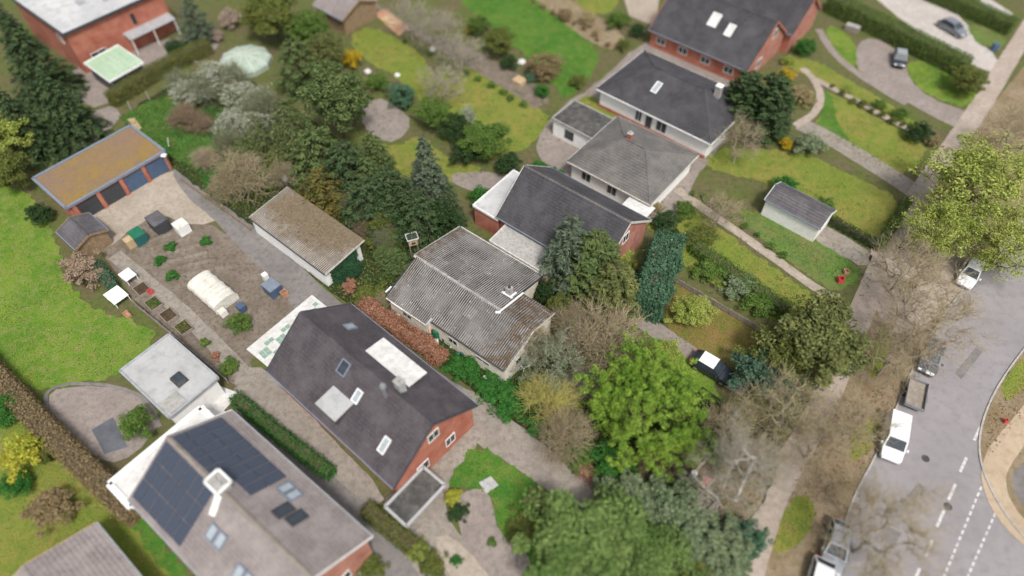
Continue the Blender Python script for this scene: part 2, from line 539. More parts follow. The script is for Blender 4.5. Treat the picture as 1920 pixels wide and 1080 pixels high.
surf('timber_grey', (0.26, 0.225, 0.19), (0.33, 0.29, 0.25), None, 2, 6, 30, world_pos=False)
surf('timber_tan', (0.46, 0.33, 0.19), (0.52, 0.39, 0.25), None, 2, 6, 30, world_pos=False)
surf('terracotta', (0.42, 0.22, 0.14), (0.5, 0.32, 0.2), (0.34, 0.17, 0.11), 0.7, 3, 16)
plain('white_trim', (0.74, 0.74, 0.72), 0.5)
plain('dirty_trim', (0.52, 0.50, 0.46), 0.6, var=0.35, s=5)
plain('dark_trim', (0.045, 0.048, 0.055), 0.5)
plain('grey_trim', (0.17, 0.20, 0.25), 0.5)
plain('glass', (0.035, 0.045, 0.055), 0.06, spec=0.7, var=0.3)
plain('glass_sky', (0.33, 0.37, 0.40), 0.06, spec=0.8, var=0.1)
plain('metal', (0.42, 0.43, 0.45), 0.4, metal=0.7)
plain('zinc', (0.40, 0.42, 0.44), 0.45, metal=0.3, var=0.2)
plain('tyre', (0.018, 0.018, 0.018), 0.8)
plain('plastic_green', (0.012, 0.13, 0.07), 0.45)
plain('plastic_teal', (0.02, 0.10, 0.10), 0.5)
plain('plastic_black', (0.02, 0.022, 0.025), 0.5)
plain('plastic_blue', (0.06, 0.10, 0.17), 0.5)
plain('plastic_red', (0.52, 0.07, 0.07), 0.5)
plain('plastic_pink', (0.62, 0.20, 0.18), 0.6)
plain('lamp_clear', (0.7, 0.72, 0.74), 0.1, spec=0.7)
plain('lamp_red', (0.35, 0.02, 0.02), 0.2)
for nm, cc_ in (('white', (0.74, 0.75, 0.76)), ('silver', (0.36, 0.38, 0.41)), ('graphite', (0.10, 0.11, 0.13)), ('navy', (0.035, 0.042, 0.055)), ('grey', (0.22, 0.23, 0.26))):
    plain('paint_' + nm, cc_, 0.28, metal=0.0 if nm == 'white' else 0.35, var=0.03, coat=0.6)


def panelmat():
    m, N, Lk, b = new_mat('solar_cell')
    tc = N.new('ShaderNodeTexCoord')
    br = N.new('ShaderNodeTexBrick')
    br.offset = 0.0
    br.inputs['Color1'].default_value = col((0.018, 0.026, 0.05))
    br.inputs['Color2'].default_value = col((0.024, 0.034, 0.062))
    br.inputs['Mortar'].default_value = col((0.12, 0.135, 0.165))
    br.inputs['Scale'].default_value = 1.0
    br.inputs['Mortar Size'].default_value = 0.012
    br.inputs['Brick Width'].default_value = 0.16
    br.inputs['Row Height'].default_value = 0.16
    Lk.new(tc.outputs['Object'], br.inputs['Vector'])
    Lk.new(br.outputs['Color'], b.inputs['Base Color'])
    b.inputs['Roughness'].default_value = 0.18
    b.inputs['Specular IOR Level'].default_value = 0.5
    return m


panelmat()
M = MATS


# ---------------------------------------------------------------- ground sheets
def chaikin(pts, n=2, closed=True):
    for _ in range(n):
        out = []
        m = len(pts)
        for i in range(m if closed else m - 1):
            a, b = pts[i], pts[(i + 1) % m]
            out += [a * 0.75 + b * 0.25, a * 0.25 + b * 0.75]
        if not closed:
            out = [pts[0]] + out + [pts[-1]]
        pts = out
    return pts


def resample(pts, step, closed=True):
    out = []
    m = len(pts)
    for i in range(m if closed else m - 1):
        a, b = pts[i], pts[(i + 1) % m]
        k = max(1, int((b - a).length / step))
        out += [a.lerp(b, j / k) for j in range(k)]
    if not closed:
        out.append(pts[-1])
    return out


def sheet_from(name, pts, z, material, parent=None):
    me = bpy.data.meshes.new(name)
    me.from_pydata([(p.x, p.y, z) for p in pts], [], [tuple(range(len(pts)))])
    if me.polygons[0].normal.z < 0:
        me.flip_normals()
    bm = bmesh.new()
    bm.from_mesh(me)
    bmesh.ops.triangulate(bm, faces=bm.faces)
    bm.to_mesh(me)
    bm.free()
    o = link(name, me, material, parent)
    if parent is None:
        o['kind'] = 'structure'
    return o


BLADES = {'lawn_fresh': ('lawn_blade', 26), 'lawn_vivid': ('lawn_blade_vivid', 26), 'lawn_olive': ('lawn_blade_olive', 24), 'lawn_brown': ('grass_dry', 20), 'meadow': ('grass_dry', 40)}


def turf(o, pts, material):
    """tufts of grass over a lawn, denser where they please"""
    leaf, dens = BLADES[material]
    xs = [p.x for p in pts]; ys = [p.y for p in pts]
    n = int((max(xs) - min(xs)) * (max(ys) - min(ys)) * dens)
    P = np.stack([rng.uniform(min(xs), max(xs), n), rng.uniform(min(ys), max(ys), n), np.zeros(n)], 1)
    P = P[inside(P, pts)]
    f = np.sin(P[:, 0] * 0.9 + 2 * np.sin(P[:, 1] * 0.5)) + np.sin(P[:, 1] * 1.1 + 2 * np.sin(P[:, 0] * 0.6)) + rng.normal(0, 0.9, len(P))
    P = P[f > -0.2]
    P[:, :2] += rng.normal(0, 0.16, (len(P), 2))
    P[:, 2] = o.data.vertices[0].co.z + rng.uniform(0.01, 0.05, len(P))
    if len(P) < 10:
        return
    g = link('grass', leaf_mesh('grass', P, rng.normal(0, 0.6, P.shape) + np.array([0, 0, 0.7]), 0.16, 0.45), M[leaf], o)
    g['kind'] = 'stuff'


def patch(name, px, z, material, smooth=1, jit=0.12, step=0.7):
    pts = [G(*p) for p in px]
    if smooth:
        pts = chaikin(pts, smooth)
    if name == 'lawn':
        jit, step = 0.24, 0.45
    if jit:
        pts = resample(pts, step)
        pts = [p + Vector((random.uniform(-jit, jit), random.uniform(-jit, jit), 0)) for p in pts]
    o = sheet_from(name, pts, z, M[material])
    if material in BLADES:
        turf(o, pts, material)
    return o


def ribbon_pts(px, w, smooth=2):
    pts = chaikin([G(*p) for p in px], smooth, False)
    lft, rgt = [], []
    for i, p in enumerate(pts):
        a = pts[max(0, i - 1)]
        b = pts[min(len(pts) - 1, i + 1)]
        d = (b - a).normalized()
        n = Vector((-d.y, d.x, 0))
        lft.append(p + n * w / 2)
        rgt.append(p - n * w / 2)
    return lft, rgt


def ribbon(name, px, w, z, material, smooth=2, jit=0.05):
    l_, r_ = ribbon_pts(px, w, smooth)
    pts = resample(l_ + r_[::-1], 0.8)
    pts = [p + Vector((random.uniform(-jit, jit), random.uniform(-jit, jit), 0)) for p in pts]
    return sheet_from(name, pts, z, M[material])


def kerb(px, w=0.16, h=0.12, smooth=2):
    l_, r_ = ribbon_pts(px, w, smooth)
    mb = MB()
    for i in range(len(l_) - 1):
        a, b, c, d = l_[i], l_[i + 1], r_[i + 1], r_[i]
        mb.add([(a.x, a.y, -0.05), (b.x, b.y, -0.05), (c.x, c.y, -0.05), (d.x, d.y, -0.05),
                (a.x, a.y, h), (b.x, b.y, h), (c.x, c.y, h), (d.x, d.y, h)],
               [(4, 5, 6, 7), (0, 1, 5, 4), (2, 3, 7, 6)])
    o = mb.build('kerb', M['kerb'])
    o['kind'] = 'structure'


# ---------------------------------------------------------------- vegetation
def unit(a):
    return a / np.maximum(np.linalg.norm(a, axis=1, keepdims=True), 1e-9)


def leaf_mesh(name, P, Nn, size, aspect=0.55, droop=None, r=None):
    """one small rhombic leaf at every point of P, facing about Nn"""
    r = r or rng
    n = len(P)
    nrm = unit(Nn + r.normal(0, 0.45, (n, 3)))
    t = r.normal(0, 1, (n, 3)) if droop is None else droop + r.normal(0, 0.25, (n, 3))
    t = unit(t - nrm * np.sum(t * nrm, 1, keepdims=True))
    b = np.cross(nrm, t)
    s = (size * r.uniform(0.6, 1.35, n))[:, None]
    V = np.empty((n, 4, 3))
    V[:, 0] = P - t * s * 0.5
    V[:, 1] = P + b * s * 0.5 * aspect
    V[:, 2] = P + t * s * 0.5 + nrm * s * 0.06
    V[:, 3] = P - b * s * 0.5 * aspect
    return npmesh(name, V.reshape(-1, 3), np.arange(n * 4).reshape(-1, 4))


def tubes(A, B, ra, rb, k):
    """tapered k-sided tubes; returns vertices and quads"""
    n = len(A)
    d = unit(B - A)
    up = np.where(np.abs(d[:, 2:3]) < 0.9, np.array([[0, 0, 1.0]]), np.array([[1.0, 0, 0]]))
    x = unit(np.cross(d, up))
    y = np.cross(d, x)
    V = np.empty((n, 2 * k, 3))
    for i in range(k):
        c, s = math.cos(2 * math.pi * i / k), math.sin(2 * math.pi * i / k)
        o = x * c + y * s
        V[:, i] = A + o * ra[:, None]
        V[:, k + i] = B + o * rb[:, None]
    q = np.array([[i, (i + 1) % k, k + (i + 1) % k, k + i] for i in range(k)])
    Q = (np.arange(n)[:, None, None] * 2 * k + q[None]).reshape(-1, 4)
    return V.reshape(-1, 3), Q


def tube_mesh(name, sets):
    Vs, Qs, off = [], [], 0
    for A, B, ra, rb, k in sets:
        if len(A) == 0:
            continue
        V, Q = tubes(np.asarray(A), np.asarray(B), np.asarray(ra), np.asarray(rb), k)
        Vs.append(V)
        Qs.append(Q + off)
        off += len(V)
    return npmesh(name, np.concatenate(Vs), np.concatenate(Qs))


def grow(tips, stems, r, lift=0.12, jit=0.06, path_w=0.35):
    """branch network: every tip joins the nearest point of what has grown so far"""
    pts, par, plen = [], [], []
    for st in stems:
        prev = -1
        for q in st:
            q = np.array(q, float)
            par.append(prev)
            plen.append(0 if prev < 0 else plen[prev] + np.linalg.norm(q - pts[prev]))
            pts.append(q)
            prev = len(pts) - 1
    tips = np.asarray(tips)
    top = pts[len(stems[0]) - 1]
    order = np.argsort(np.linalg.norm(tips - top, axis=1))
    buf = np.zeros((len(pts) + 3 * len(tips), 3))
    bl = np.zeros(len(buf))
    n = len(pts)
    buf[:n] = pts
    bl[:n] = plen
    par = list(par)
    skip = sum(1 for _ in stems)
    tipidx = []
    for i in order:
        t = tips[i]
        d = np.linalg.norm(buf[:n] - t, axis=1)
        cost = d + path_w * bl[:n] + np.where(buf[:n, 2] > t[2] + 0.2, 0.5 * (buf[:n, 2] - t[2]), 0)
        cost[0] += 3
        j = int(np.argmin(cost))
        L_ = d[j]
        p = j
        for f in (0.35, 0.7):
            q = buf[j] * (1 - f) + t * f + np.array([0, 0, lift * L_ * math.sin(f * math.pi)]) + r.normal(0, jit * L_, 3)
            buf[n] = q
            par.append(p)
            bl[n] = bl[p] + np.linalg.norm(q - buf[p])
            p = n
            n += 1
        buf[n] = t
        par.append(p)
        bl[n] = bl[p] + np.linalg.norm(t - buf[p])
        tipidx.append(n)
        n += 1
    return buf[:n], np.array(par), np.array(tipidx)


def pipe(par, n, r0, p=2.3):
    a = np.full(n, 0.0)
    has = np.zeros(n, bool)
    has[par[par >= 0]] = True
    a[~has] = r0 ** p
    for i in range(n - 1, -1, -1):
        if par[i] >= 0:
            a[par[i]] += a[i]
    return np.maximum(a, r0 ** p) ** (1 / p)


def wood_sets(nodes, par, rad, rmin=0.0, rmax=9.0, k_thick=6):
    i = np.nonzero(par >= 0)[0]
    rb = rad[i]
    ra = np.minimum(rad[par[i]], rb * 1.35)
    sel = (rb >= rmin) & (rb < rmax)
    i, ra, rb = i[sel], ra[sel], rb[sel]
    thick = rb > 0.05
    A, B = nodes[par[i]], nodes[i]
    return [(A[thick], B[thick], ra[thick], rb[thick] * 0.98, k_thick), (A[~thick], B[~thick], ra[~thick], rb[~thick] * 0.9, 3)]


def ball(n, r, inner=0.0, up=0.0):
    d = unit(r.normal(0, 1, (n, 3)) + np.array([0, 0, up]))
    return d * (r.uniform(inner ** 3, 1, n) ** (1 / 3))[:, None]


def make_leafy(key, rx, h, z0, lobes, lobe_r, per, leaf, seed, stems=None, r0=0.014, aspect=0.55, up=0.35, flat=0.6, ry=None, inner=0.45):
    """broadleaf tree or bush: lobes of leaves through an uneven crown, on a branch network"""
    r = np.random.default_rng(seed)
    ry = ry or rx
    rz = (h - z0) / 2
    zc = z0 + rz
    lc = ball(lobes, r, inner, up) * (1 + 0.16 * r.normal(0, 1, (lobes, 1)).clip(-1.6, 1.2))
    lc = lc * np.array([rx - lobe_r * 0.6, ry - lobe_r * 0.6, rz - lobe_r * flat * 0.6]) + np.array([0, 0, zc])
    th = np.arctan2(lc[:, 1], lc[:, 0])
    ph = r.uniform(0, 6.28, 3)
    wob = 1 + 0.13 * np.sin(2 * th + ph[0]) + 0.13 * np.sin(5 * th + ph[1]) + 0.08 * np.sin(9 * th + ph[2])
    lc[:, :2] *= wob[:, None]
    lr = lobe_r * r.uniform(0.55, 1.3, lobes)
    li = np.repeat(np.arange(lobes), per)
    off = ball(len(li), r, 0.25, 0.25)
    P = lc[li] + off * lr[li][:, None] * np.array([1, 1, flat])
    keep = P[:, 2] > 0.05
    P, off = P[keep], off[keep]
    Nn = off * 0.6 + np.array([0, 0, 0.65])
    leaves = leaf_mesh('crown', P, Nn, leaf, aspect, r=r)
    tr = stems or [[(0, 0, 0), (0.04 * rx, 0, z0 * 0.5 + 0.1), (0, 0.05 * rx, max(z0, 0.2 * h) + 0.1 * h)]]
    nodes, par, ti = grow(lc, tr, r)
    rad = pipe(par, len(nodes), r0)
    wood = tube_mesh('trunk', wood_sets(nodes, par, rad))
    return {'trunk': wood, 'crown': leaves, 'rx': rx, 'h': h}


def make_bare(key, rx, h, z0, ntips, seed, stems, r0=0.012, twigs=6, tw_len=0.6, tw_r=0.009, split=0.035, buds=0, bud=0.07, lean=(0, 0), inner=0.3, up=0.4, ry=None, lift=0.14):
    """leafless tree or bush: trunk and limbs, and a crown of fine twigs (and a haze of buds)"""
    r = np.random.default_rng(seed)
    rz = (h - z0) / 2
    ry = ry or rx
    tips = ball(ntips, r, inner, up) * np.array([rx, ry, rz]) * (1 + 0.12 * r.normal(0, 1, (ntips, 1)).clip(-1.5, 1.5)) + np.array([lean[0], lean[1], z0 + rz])
    th = np.arctan2(tips[:, 1], tips[:, 0])
    ph = r.uniform(0, 6.28, 3)
    wob = 1 + 0.16 * np.sin(2 * th + ph[0]) + 0.12 * np.sin(5 * th + ph[1]) + 0.10 * np.sin(3 * tips[:, 2] + ph[2])
    tips[:, :2] = np.array(lean) + (tips[:, :2] - np.array(lean)) * wob[:, None]
    tips[:, 2] = np.maximum(tips[:, 2] * (1 + 0.10 * np.sin(4 * th + ph[1])), 0.15)
    nodes, par, ti = grow(tips, stems, r, lift=lift, jit=0.09)
    rad = pipe(par, len(nodes), r0)
    trunk = tube_mesh('trunk', wood_sets(nodes, par, rad, split, 9))
    sets = wood_sets(nodes, par, rad, 0, split)
    cen = np.array([lean[0] * 0.6, lean[1] * 0.6, z0 + rz * 0.5])
    src = np.concatenate([ti, ti - 1])
    A = np.repeat(nodes[src], twigs, axis=0)
    out = unit(A - cen)
    d = unit(out * 0.7 + r.normal(0, 0.65, A.shape) + np.array([0, 0, 0.25]))
    L_ = tw_len * r.uniform(0.4, 1.3, len(A))
    B = A + d * L_[:, None]
    B2 = B + unit(d + r.normal(0, 0.4, d.shape)) * (L_ * 0.6)[:, None]
    w1 = np.full(len(A), tw_r)
    sets += [(A, B, w1, w1 * 0.8, 3), (B, B2, w1 * 0.8, w1 * 0.35, 3)]
    crown = tube_mesh('crown', sets)
    res = {'trunk': trunk, 'crown': crown, 'rx': rx, 'h': h}
    if buds:
        q = np.concatenate([B, B2])
        q = q[r.integers(0, len(q), buds)] + r.normal(0, 0.12, (buds, 3))
        res['buds'] = leaf_mesh('buds', q, unit(q - cen) * 0.5 + np.array([0, 0, 0.4]), bud, 0.6, r=r)
    return res


def make_conifer(key, rx, h, seed, z0=0.3, whorl=0.42, nb=9, leaf=0.32, droop=0.35, dens=9, aspect=0.3, power=0.85, hang=0.0):
    """conifer: whorls of drooping boughs carrying flat sprays of needles"""
    r = np.random.default_rng(seed)
    A, B, ra, rb = [], [], [], []
    P, D, Nn = [], [], []
    z = z0
    while z < h - 0.15:
        f = (z - z0) / (h - z0)
        Rr = rx * (1 - f) ** power
        nbh = max(4, int(nb * (0.5 + 0.7 * (1 - f))))
        a0 = r.uniform(0, 6.28)
        for i in range(nbh):
            a = a0 + 6.283 * i / nbh + r.normal(0, 0.18)
            Lb = Rr * r.uniform(0.72, 1.12) + 0.12
            zz = z + r.uniform(-0.2, 0.2)
            ps = []
            for t in np.linspace(0, 1, 5):
                dz = Lb * (0.28 * t - (droop + 0.28) * t * t) - hang * t * t * Lb
                ps.append(np.array([math.cos(a) * Lb * t, math.sin(a) * Lb * t, zz + dz]))
            for j in range(4):
                A.append(ps[j]); B.append(ps[j + 1])
                ra.append(0.035 * (1 - j / 5) * (0.4 + Lb / 4)); rb.append(0.035 * (1 - (j + 1) / 5) * (0.4 + Lb / 4))
            m = max(6, int(dens * Lb * 3))
            tt = np.sqrt(r.uniform(0.03, 1.0, m))
            seg = np.minimum((tt * 4).astype(int), 3)
            psn = np.array(ps)
            base = psn[seg] + (psn[seg + 1] - psn[seg]) * (tt * 4 - seg)[:, None]
            outd = np.array([math.cos(a), math.sin(a), -0.25])
            side = np.array([-math.sin(a), math.cos(a), 0])
            sgn = r.choice([-1, 1], m)[:, None]
            spread = (r.uniform(0, 0.34, m) * Lb * (1.05 - tt * 0.75))[:, None]
            q = base + side * sgn * spread - np.array([0, 0, 1]) * spread * (0.25 + hang)
            P.append(q)
            D.append(outd * 0.8 + side * sgn * 0.8 + np.array([0, 0, -0.2 - hang]))
            Nn.append(np.tile(np.array([outd[0] * 0.35, outd[1] * 0.35, 1.0]), (m, 1)))
        z += whorl * (0.75 + 0.5 * (1 - f))
    P = np.concatenate(P); D = np.concatenate(D); Nn = np.concatenate(Nn)
    P[:, 2] = np.maximum(P[:, 2], 0.06)
    crown = leaf_mesh('crown', P, Nn, leaf, aspect, droop=D, r=r)
    A.append(np.zeros(3)); B.append(np.array([0, 0, h * 0.97])); ra.append(0.02 * h); rb.append(0.02)
    trunk = tube_mesh('trunk', [(np.array(A), np.array(B), np.array(ra), np.array(rb), 5)])
    return {'trunk': trunk, 'crown': crown, 'rx': rx, 'h': h}


KINDS = {}


def stem1(h, w=0.05):
    return [[(0, 0, 0), (w * h, 0.3 * w * h, h * 0.35), (-0.4 * w * h, w * h * 0.6, h * 0.7), (0, 0, h)]]


def stems_n(n, h, spread, seed):
    r = np.random.default_rng(seed)
    out = []
    for i in range(n):
        a = 6.283 * i / n + r.uniform(-0.4, 0.4)
        s = spread * r.uniform(0.6, 1.2)
        out.append([(0.08 * math.cos(a), 0.08 * math.sin(a), 0), (s * 0.35 * math.cos(a), s * 0.35 * math.sin(a), h * 0.5), (s * math.cos(a + 0.2), s * math.sin(a + 0.2), h * r.uniform(0.85, 1.1))])
    return out


KINDS['tree_a'] = make_leafy('tree_a', 3.0, 6.5, 1.6, 90, 0.75, 150, 0.24, 11, r0=0.018)
KINDS['tree_b'] = make_leafy('tree_b', 3.0, 6.0, 1.2, 130, 0.6, 90, 0.22, 12, r0=0.016, inner=0.3)
KINDS['airy'] = make_leafy('airy', 3.4, 8.0, 1.8, 260, 0.6, 42, 0.17, 17, r0=0.02, inner=0.25)
KINDS['bush_a'] = make_leafy('bush_a', 1.5, 2.2, 0.1, 46, 0.42, 110, 0.15, 13, r0=0.01)
KINDS['bush_b'] = make_leafy('bush_b', 1.5, 1.9, 0.05, 60, 0.36, 80, 0.15, 14, r0=0.01, inner=0.3)
KINDS['bush_round'] = make_leafy('bush_round', 1.2, 1.9, 0.05, 70, 0.3, 80, 0.12, 15, r0=0.008, inner=0.75)
KINDS['plant'] = make_leafy('plant', 0.5, 0.6, 0.02, 16, 0.17, 28, 0.13, 16, r0=0.005)
KINDS['twig_bush'] = make_bare('twig_bush', 1.6, 2.5, 0.2, 150, 21, stems_n(6, 0.9, 0.5, 1), r0=0.011, twigs=5, tw_len=0.5, tw_r=0.013, split=0.026, buds=1300, bud=0.09)
KINDS['twig_bush_b'] = make_bare('twig_bush_b', 1.6, 2.3, 0.1, 170, 22, stems_n(9, 0.8, 0.6, 2), r0=0.011, twigs=5, tw_len=0.55, tw_r=0.013, split=0.026, buds=1000, bud=0.09, up=0.6)
KINDS['bare_tree'] = make_bare('bare_tree', 3.4, 8.0, 2.0, 150, 23, stem1(3.4), r0=0.02, twigs=4, tw_len=0.9, tw_r=0.014, split=0.045, buds=700, bud=0.11)
KINDS['spruce'] = make_conifer('spruce', 2.6, 9.0, 31, leaf=0.42, dens=7)
KINDS['spruce_b'] = make_conifer('spruce_b', 2.6, 8.0, 32, leaf=0.36, dens=9, droop=0.15, power=0.6, whorl=0.5)
KINDS['cypress'] = make_conifer('cypress', 1.3, 6.5, 33, leaf=0.26, dens=13, droop=-0.35, power=0.5, nb=11, whorl=0.34)
KINDS['yew'] = make_conifer('yew', 2.2, 4.6, 34, leaf=0.30, dens=10, droop=-0.05, power=0.55, nb=11, whorl=0.4)
KINDS['weeping'] = make_conifer('weeping', 3.6, 10.5, 35, leaf=0.36, dens=10, droop=0.45, power=0.7, nb=8, whorl=0.75, hang=0.5, aspect=0.22)


def put(kind, px, py, rad, h, leaf, label, name='garden_shrub', cat='shrub', bark='bark', group=None, zc=None, base=False, rz=None, crown_name='crown', bud=None):
    """a tree or shrub whose crown centre stands where the photo shows it"""
    k = KINDS[kind]
    sc = rad / k['rx']
    sz = h / k['h']
    zz = 0.0 if base else (0.6 * h if zc is None else zc)
    p = G(px, py, zz)
    t = thing(name, label, cat, (p.x, p.y, 0), rng.uniform(0, 6.28) if rz is None else rz, group)
    for part, mt in (('trunk', bark), ('crown', leaf), ('buds', bud or leaf)):
        if part not in k:
            continue
        me = k[part]
        if len(me.materials) == 0:
            me.materials.append(M[mt])
        o = bpy.data.objects.new(part, me)
        C.objects.link(o)
        o.parent = t
        o.scale = (sc, sc, sz)
        if part == 'buds':
            o['kind'] = 'stuff'
        o.material_slots[0].link = 'OBJECT'
        o.material_slots[0].material = M[mt]
    return t


def hedge(px, w, h, leaf, label, dens=150, leafs=0.16, core='bark', rough=0.12, name='hedge', smooth=1, group=None, wild=0.0):
    """clipped hedge along a line: a woody core and a skin of leaves"""
    pts = resample(chaikin([G(*p) for p in px], smooth, False), 0.5, False)
    o0 = pts[0].copy()
    t = thing(name, label, 'hedge', (o0.x, o0.y, 0), 0, group)
    mb = MB()
    P, Nn = [], []
    for i in range(len(pts) - 1):
        a, b = pts[i] - o0, pts[i + 1] - o0
        d = (b - a)
        L_ = d.length
        if L_ < 1e-4:
            continue
        d.normalize()
        nv = Vector((-d.y, d.x, 0))
        iw, ih = w / 2 - 0.16 - wild, h - 0.2 - wild
        a0, a1 = a - nv * iw, a + nv * iw
        b0, b1 = b - nv * iw, b + nv * iw
        mb.add([(a0.x, a0.y, 0), (b0.x, b0.y, 0), (b1.x, b1.y, 0), (a1.x, a1.y, 0), (a0.x, a0.y, ih), (b0.x, b0.y, ih), (b1.x, b1.y, ih), (a1.x, a1.y, ih)],
               [(4, 5, 6, 7), (0, 1, 5, 4), (2, 3, 7, 6)] + ([(3, 0, 4, 7)] if i == 0 else []) + ([(1, 2, 6, 5)] if i == len(pts) - 2 else []))
        n = int(dens * L_ * (w + 2 * h))
        u = rng.uniform(0, 1, n)
        s = rng.uniform(-h, w + h, n)
        along = i * 0.5 + u * 0.5
        bulge = rng.normal(0, rough, n) + wild * (np.sin(along * 1.9 + s * 1.3) * 0.7 + np.sin(along * 4.3 + s * 2.1 + 1) * 0.5 - 0.4)
        off = np.where(s < 0, -w / 2 - bulge, np.where(s > w, w / 2 + bulge, s - w / 2))
        zz = np.where(s < 0, h + s, np.where(s > w, h - (s - w), h + bulge))
        q = np.stack([a.x + d.x * u * L_ + nv.x * off, a.y + d.y * u * L_ + nv.y * off, np.maximum(zz, 0.03)], 1)
        nn = np.where((s < 0)[:, None], np.array([[-nv.x, -nv.y, 0.4]]), np.where((s > w)[:, None], np.array([[nv.x, nv.y, 0.4]]), np.array([[0, 0, 1.0]])))
        P.append(q)
        Nn.append(nn)
        if i in (0, len(pts) - 2):           # leaves over the two ends
            e_, sg = (a, -1) if i == 0 else (b, 1)
            m_ = int(dens * w * h * 1.5)
            off, zz, bu = rng.uniform(-w / 2, w / 2, m_), rng.uniform(0.05, h, m_), np.abs(rng.normal(0, rough, m_)) + 0.05
            P.append(np.stack([e_.x + sg * d.x * bu + nv.x * off, e_.y + sg * d.y * bu + nv.y * off, zz], 1))
            Nn.append(np.tile(np.array([[sg * d.x, sg * d.y, 0.4]]), (m_, 1)))
    mb.build('stems', M[core], t)
    link('foliage', leaf_mesh('foliage', np.concatenate(P), np.concatenate(Nn), leafs), M[leaf], t)
    return t


def inside(P, poly):
    x, y = P[:, 0], P[:, 1]
    r = np.zeros(len(P), bool)
    n = len(poly)
    for i in range(n):
        x0, y0 = poly[i].x, poly[i].y
        x1, y1 = poly[(i + 1) % n].x, poly[(i + 1) % n].y
        if abs(y1 - y0) < 1e-9:
            continue
        c = ((y0 > y) != (y1 > y)) & (x < (x1 - x0) * (y - y0) / (y1 - y0) + x0)
        r ^= c
    return r


def cover(name, px, dens, size, height, leaf, label, cat='ground cover', clump=0.0, upright=False, zmin=0.03):
    """ground cover nobody could count: leaves or blades over an area"""
    poly = [G(*p) for p in px]
    xs = [p.x for p in poly]; ys = [p.y for p in poly]
    area = (max(xs) - min(xs)) * (max(ys) - min(ys))
    n = int(area * dens)
    P = np.stack([rng.uniform(min(xs), max(xs), n), rng.uniform(min(ys), max(ys), n), np.zeros(n)], 1)
    P = P[inside(P, poly)]
    if clump:
        f = np.sin(P[:, 0] * 1.7 + 3 * np.sin(P[:, 1] * 0.9)) * np.sin(P[:, 1] * 1.3 + 2 * np.sin(P[:, 0] * 1.1)) + 0.6 * np.sin(P[:, 0] * 4.1 + P[:, 1] * 3.3) + rng.normal(0, 0.35, len(P))
        P = P[f > clump]
        hh = height * np.clip(0.3 + 0.5 * f[f > clump], 0.2, 1.5)
    else:
        hh = height
    P[:, 2] = zmin + rng.uniform(0, 1, len(P)) * hh
    Nn = rng.normal(0, 0.5, P.shape) + np.array([0, 0, 0.25 if upright else 1.0])
    D = np.tile(np.array([0, 0, 1.0]), (len(P), 1)) if upright else None
    o = link(name, leaf_mesh(name, P, Nn, size, 0.28 if upright else 0.6, droop=D), M[leaf])
    return tag(o, label, cat, kind='stuff')


# ---------------------------------------------------------------- buildings
def slope(t, pts, material, name='roof_slope', course=0.34, thick=0.1):
    """tiled roof plane laid in lapped courses; pts[0] to pts[1] is the eave"""
    pts = [Vector(p) for p in pts]
    X = (pts[1] - pts[0]).normalized()
    Nn = X.cross(pts[-1] - pts[0]).normalized()
    if Nn.z < 0:
        Nn = -Nn
    Y = Nn.cross(X)
    q = [((p - pts[0]).dot(X), (p - pts[0]).dot(Y)) for p in pts]
    x0, x1 = min(a for a, b in q), max(a for a, b in q)
    ym = max(b for a, b in q)
    n = max(1, round(ym / course))
    c = ym / n
    mb = MB()
    for k in range(n):
        a, b = k * c, (k + 1) * c
        mb.add([(x0, a, 0.0), (x1, a, 0.0), (x1, a, 0.05), (x0, a, 0.05), (x1, b, 0.012), (x0, b, 0.012)], [(0, 1, 2, 3), (3, 2, 4, 5)])
    mb.add([(x0, 0, -thick), (x1, 0, -thick), (x1, ym, -thick), (x0, ym, -thick), (x0, 0, 0.0), (x1, 0, 0.0)], [(3, 2, 1, 0), (0, 1, 5, 4)])
    me = bpy.data.meshes.new(name)
    me.from_pydata(mb.v, [], mb.f)
    bm = bmesh.new()
    bm.from_mesh(me)
    m = len(q)
    for i in range(1, m):
        a, b = q[i], q[(i + 1) % m]
        d = Vector((b[0] - a[0], b[1] - a[1], 0))
        nrm = Vector((d.y, -d.x, 0))
        bmesh.ops.bisect_plane(bm, geom=bm.verts[:] + bm.edges[:] + bm.faces[:], plane_co=(a[0], a[1], 0), plane_no=nrm, clear_outer=True)
    bm.to_mesh(me)
    bm.free()
    o = link(name, me, M[material], t)
    mt = Matrix((X, Y, Nn)).transposed().to_4x4()
    mt.translation = pts[0]
    o.matrix_local = mt
    return o


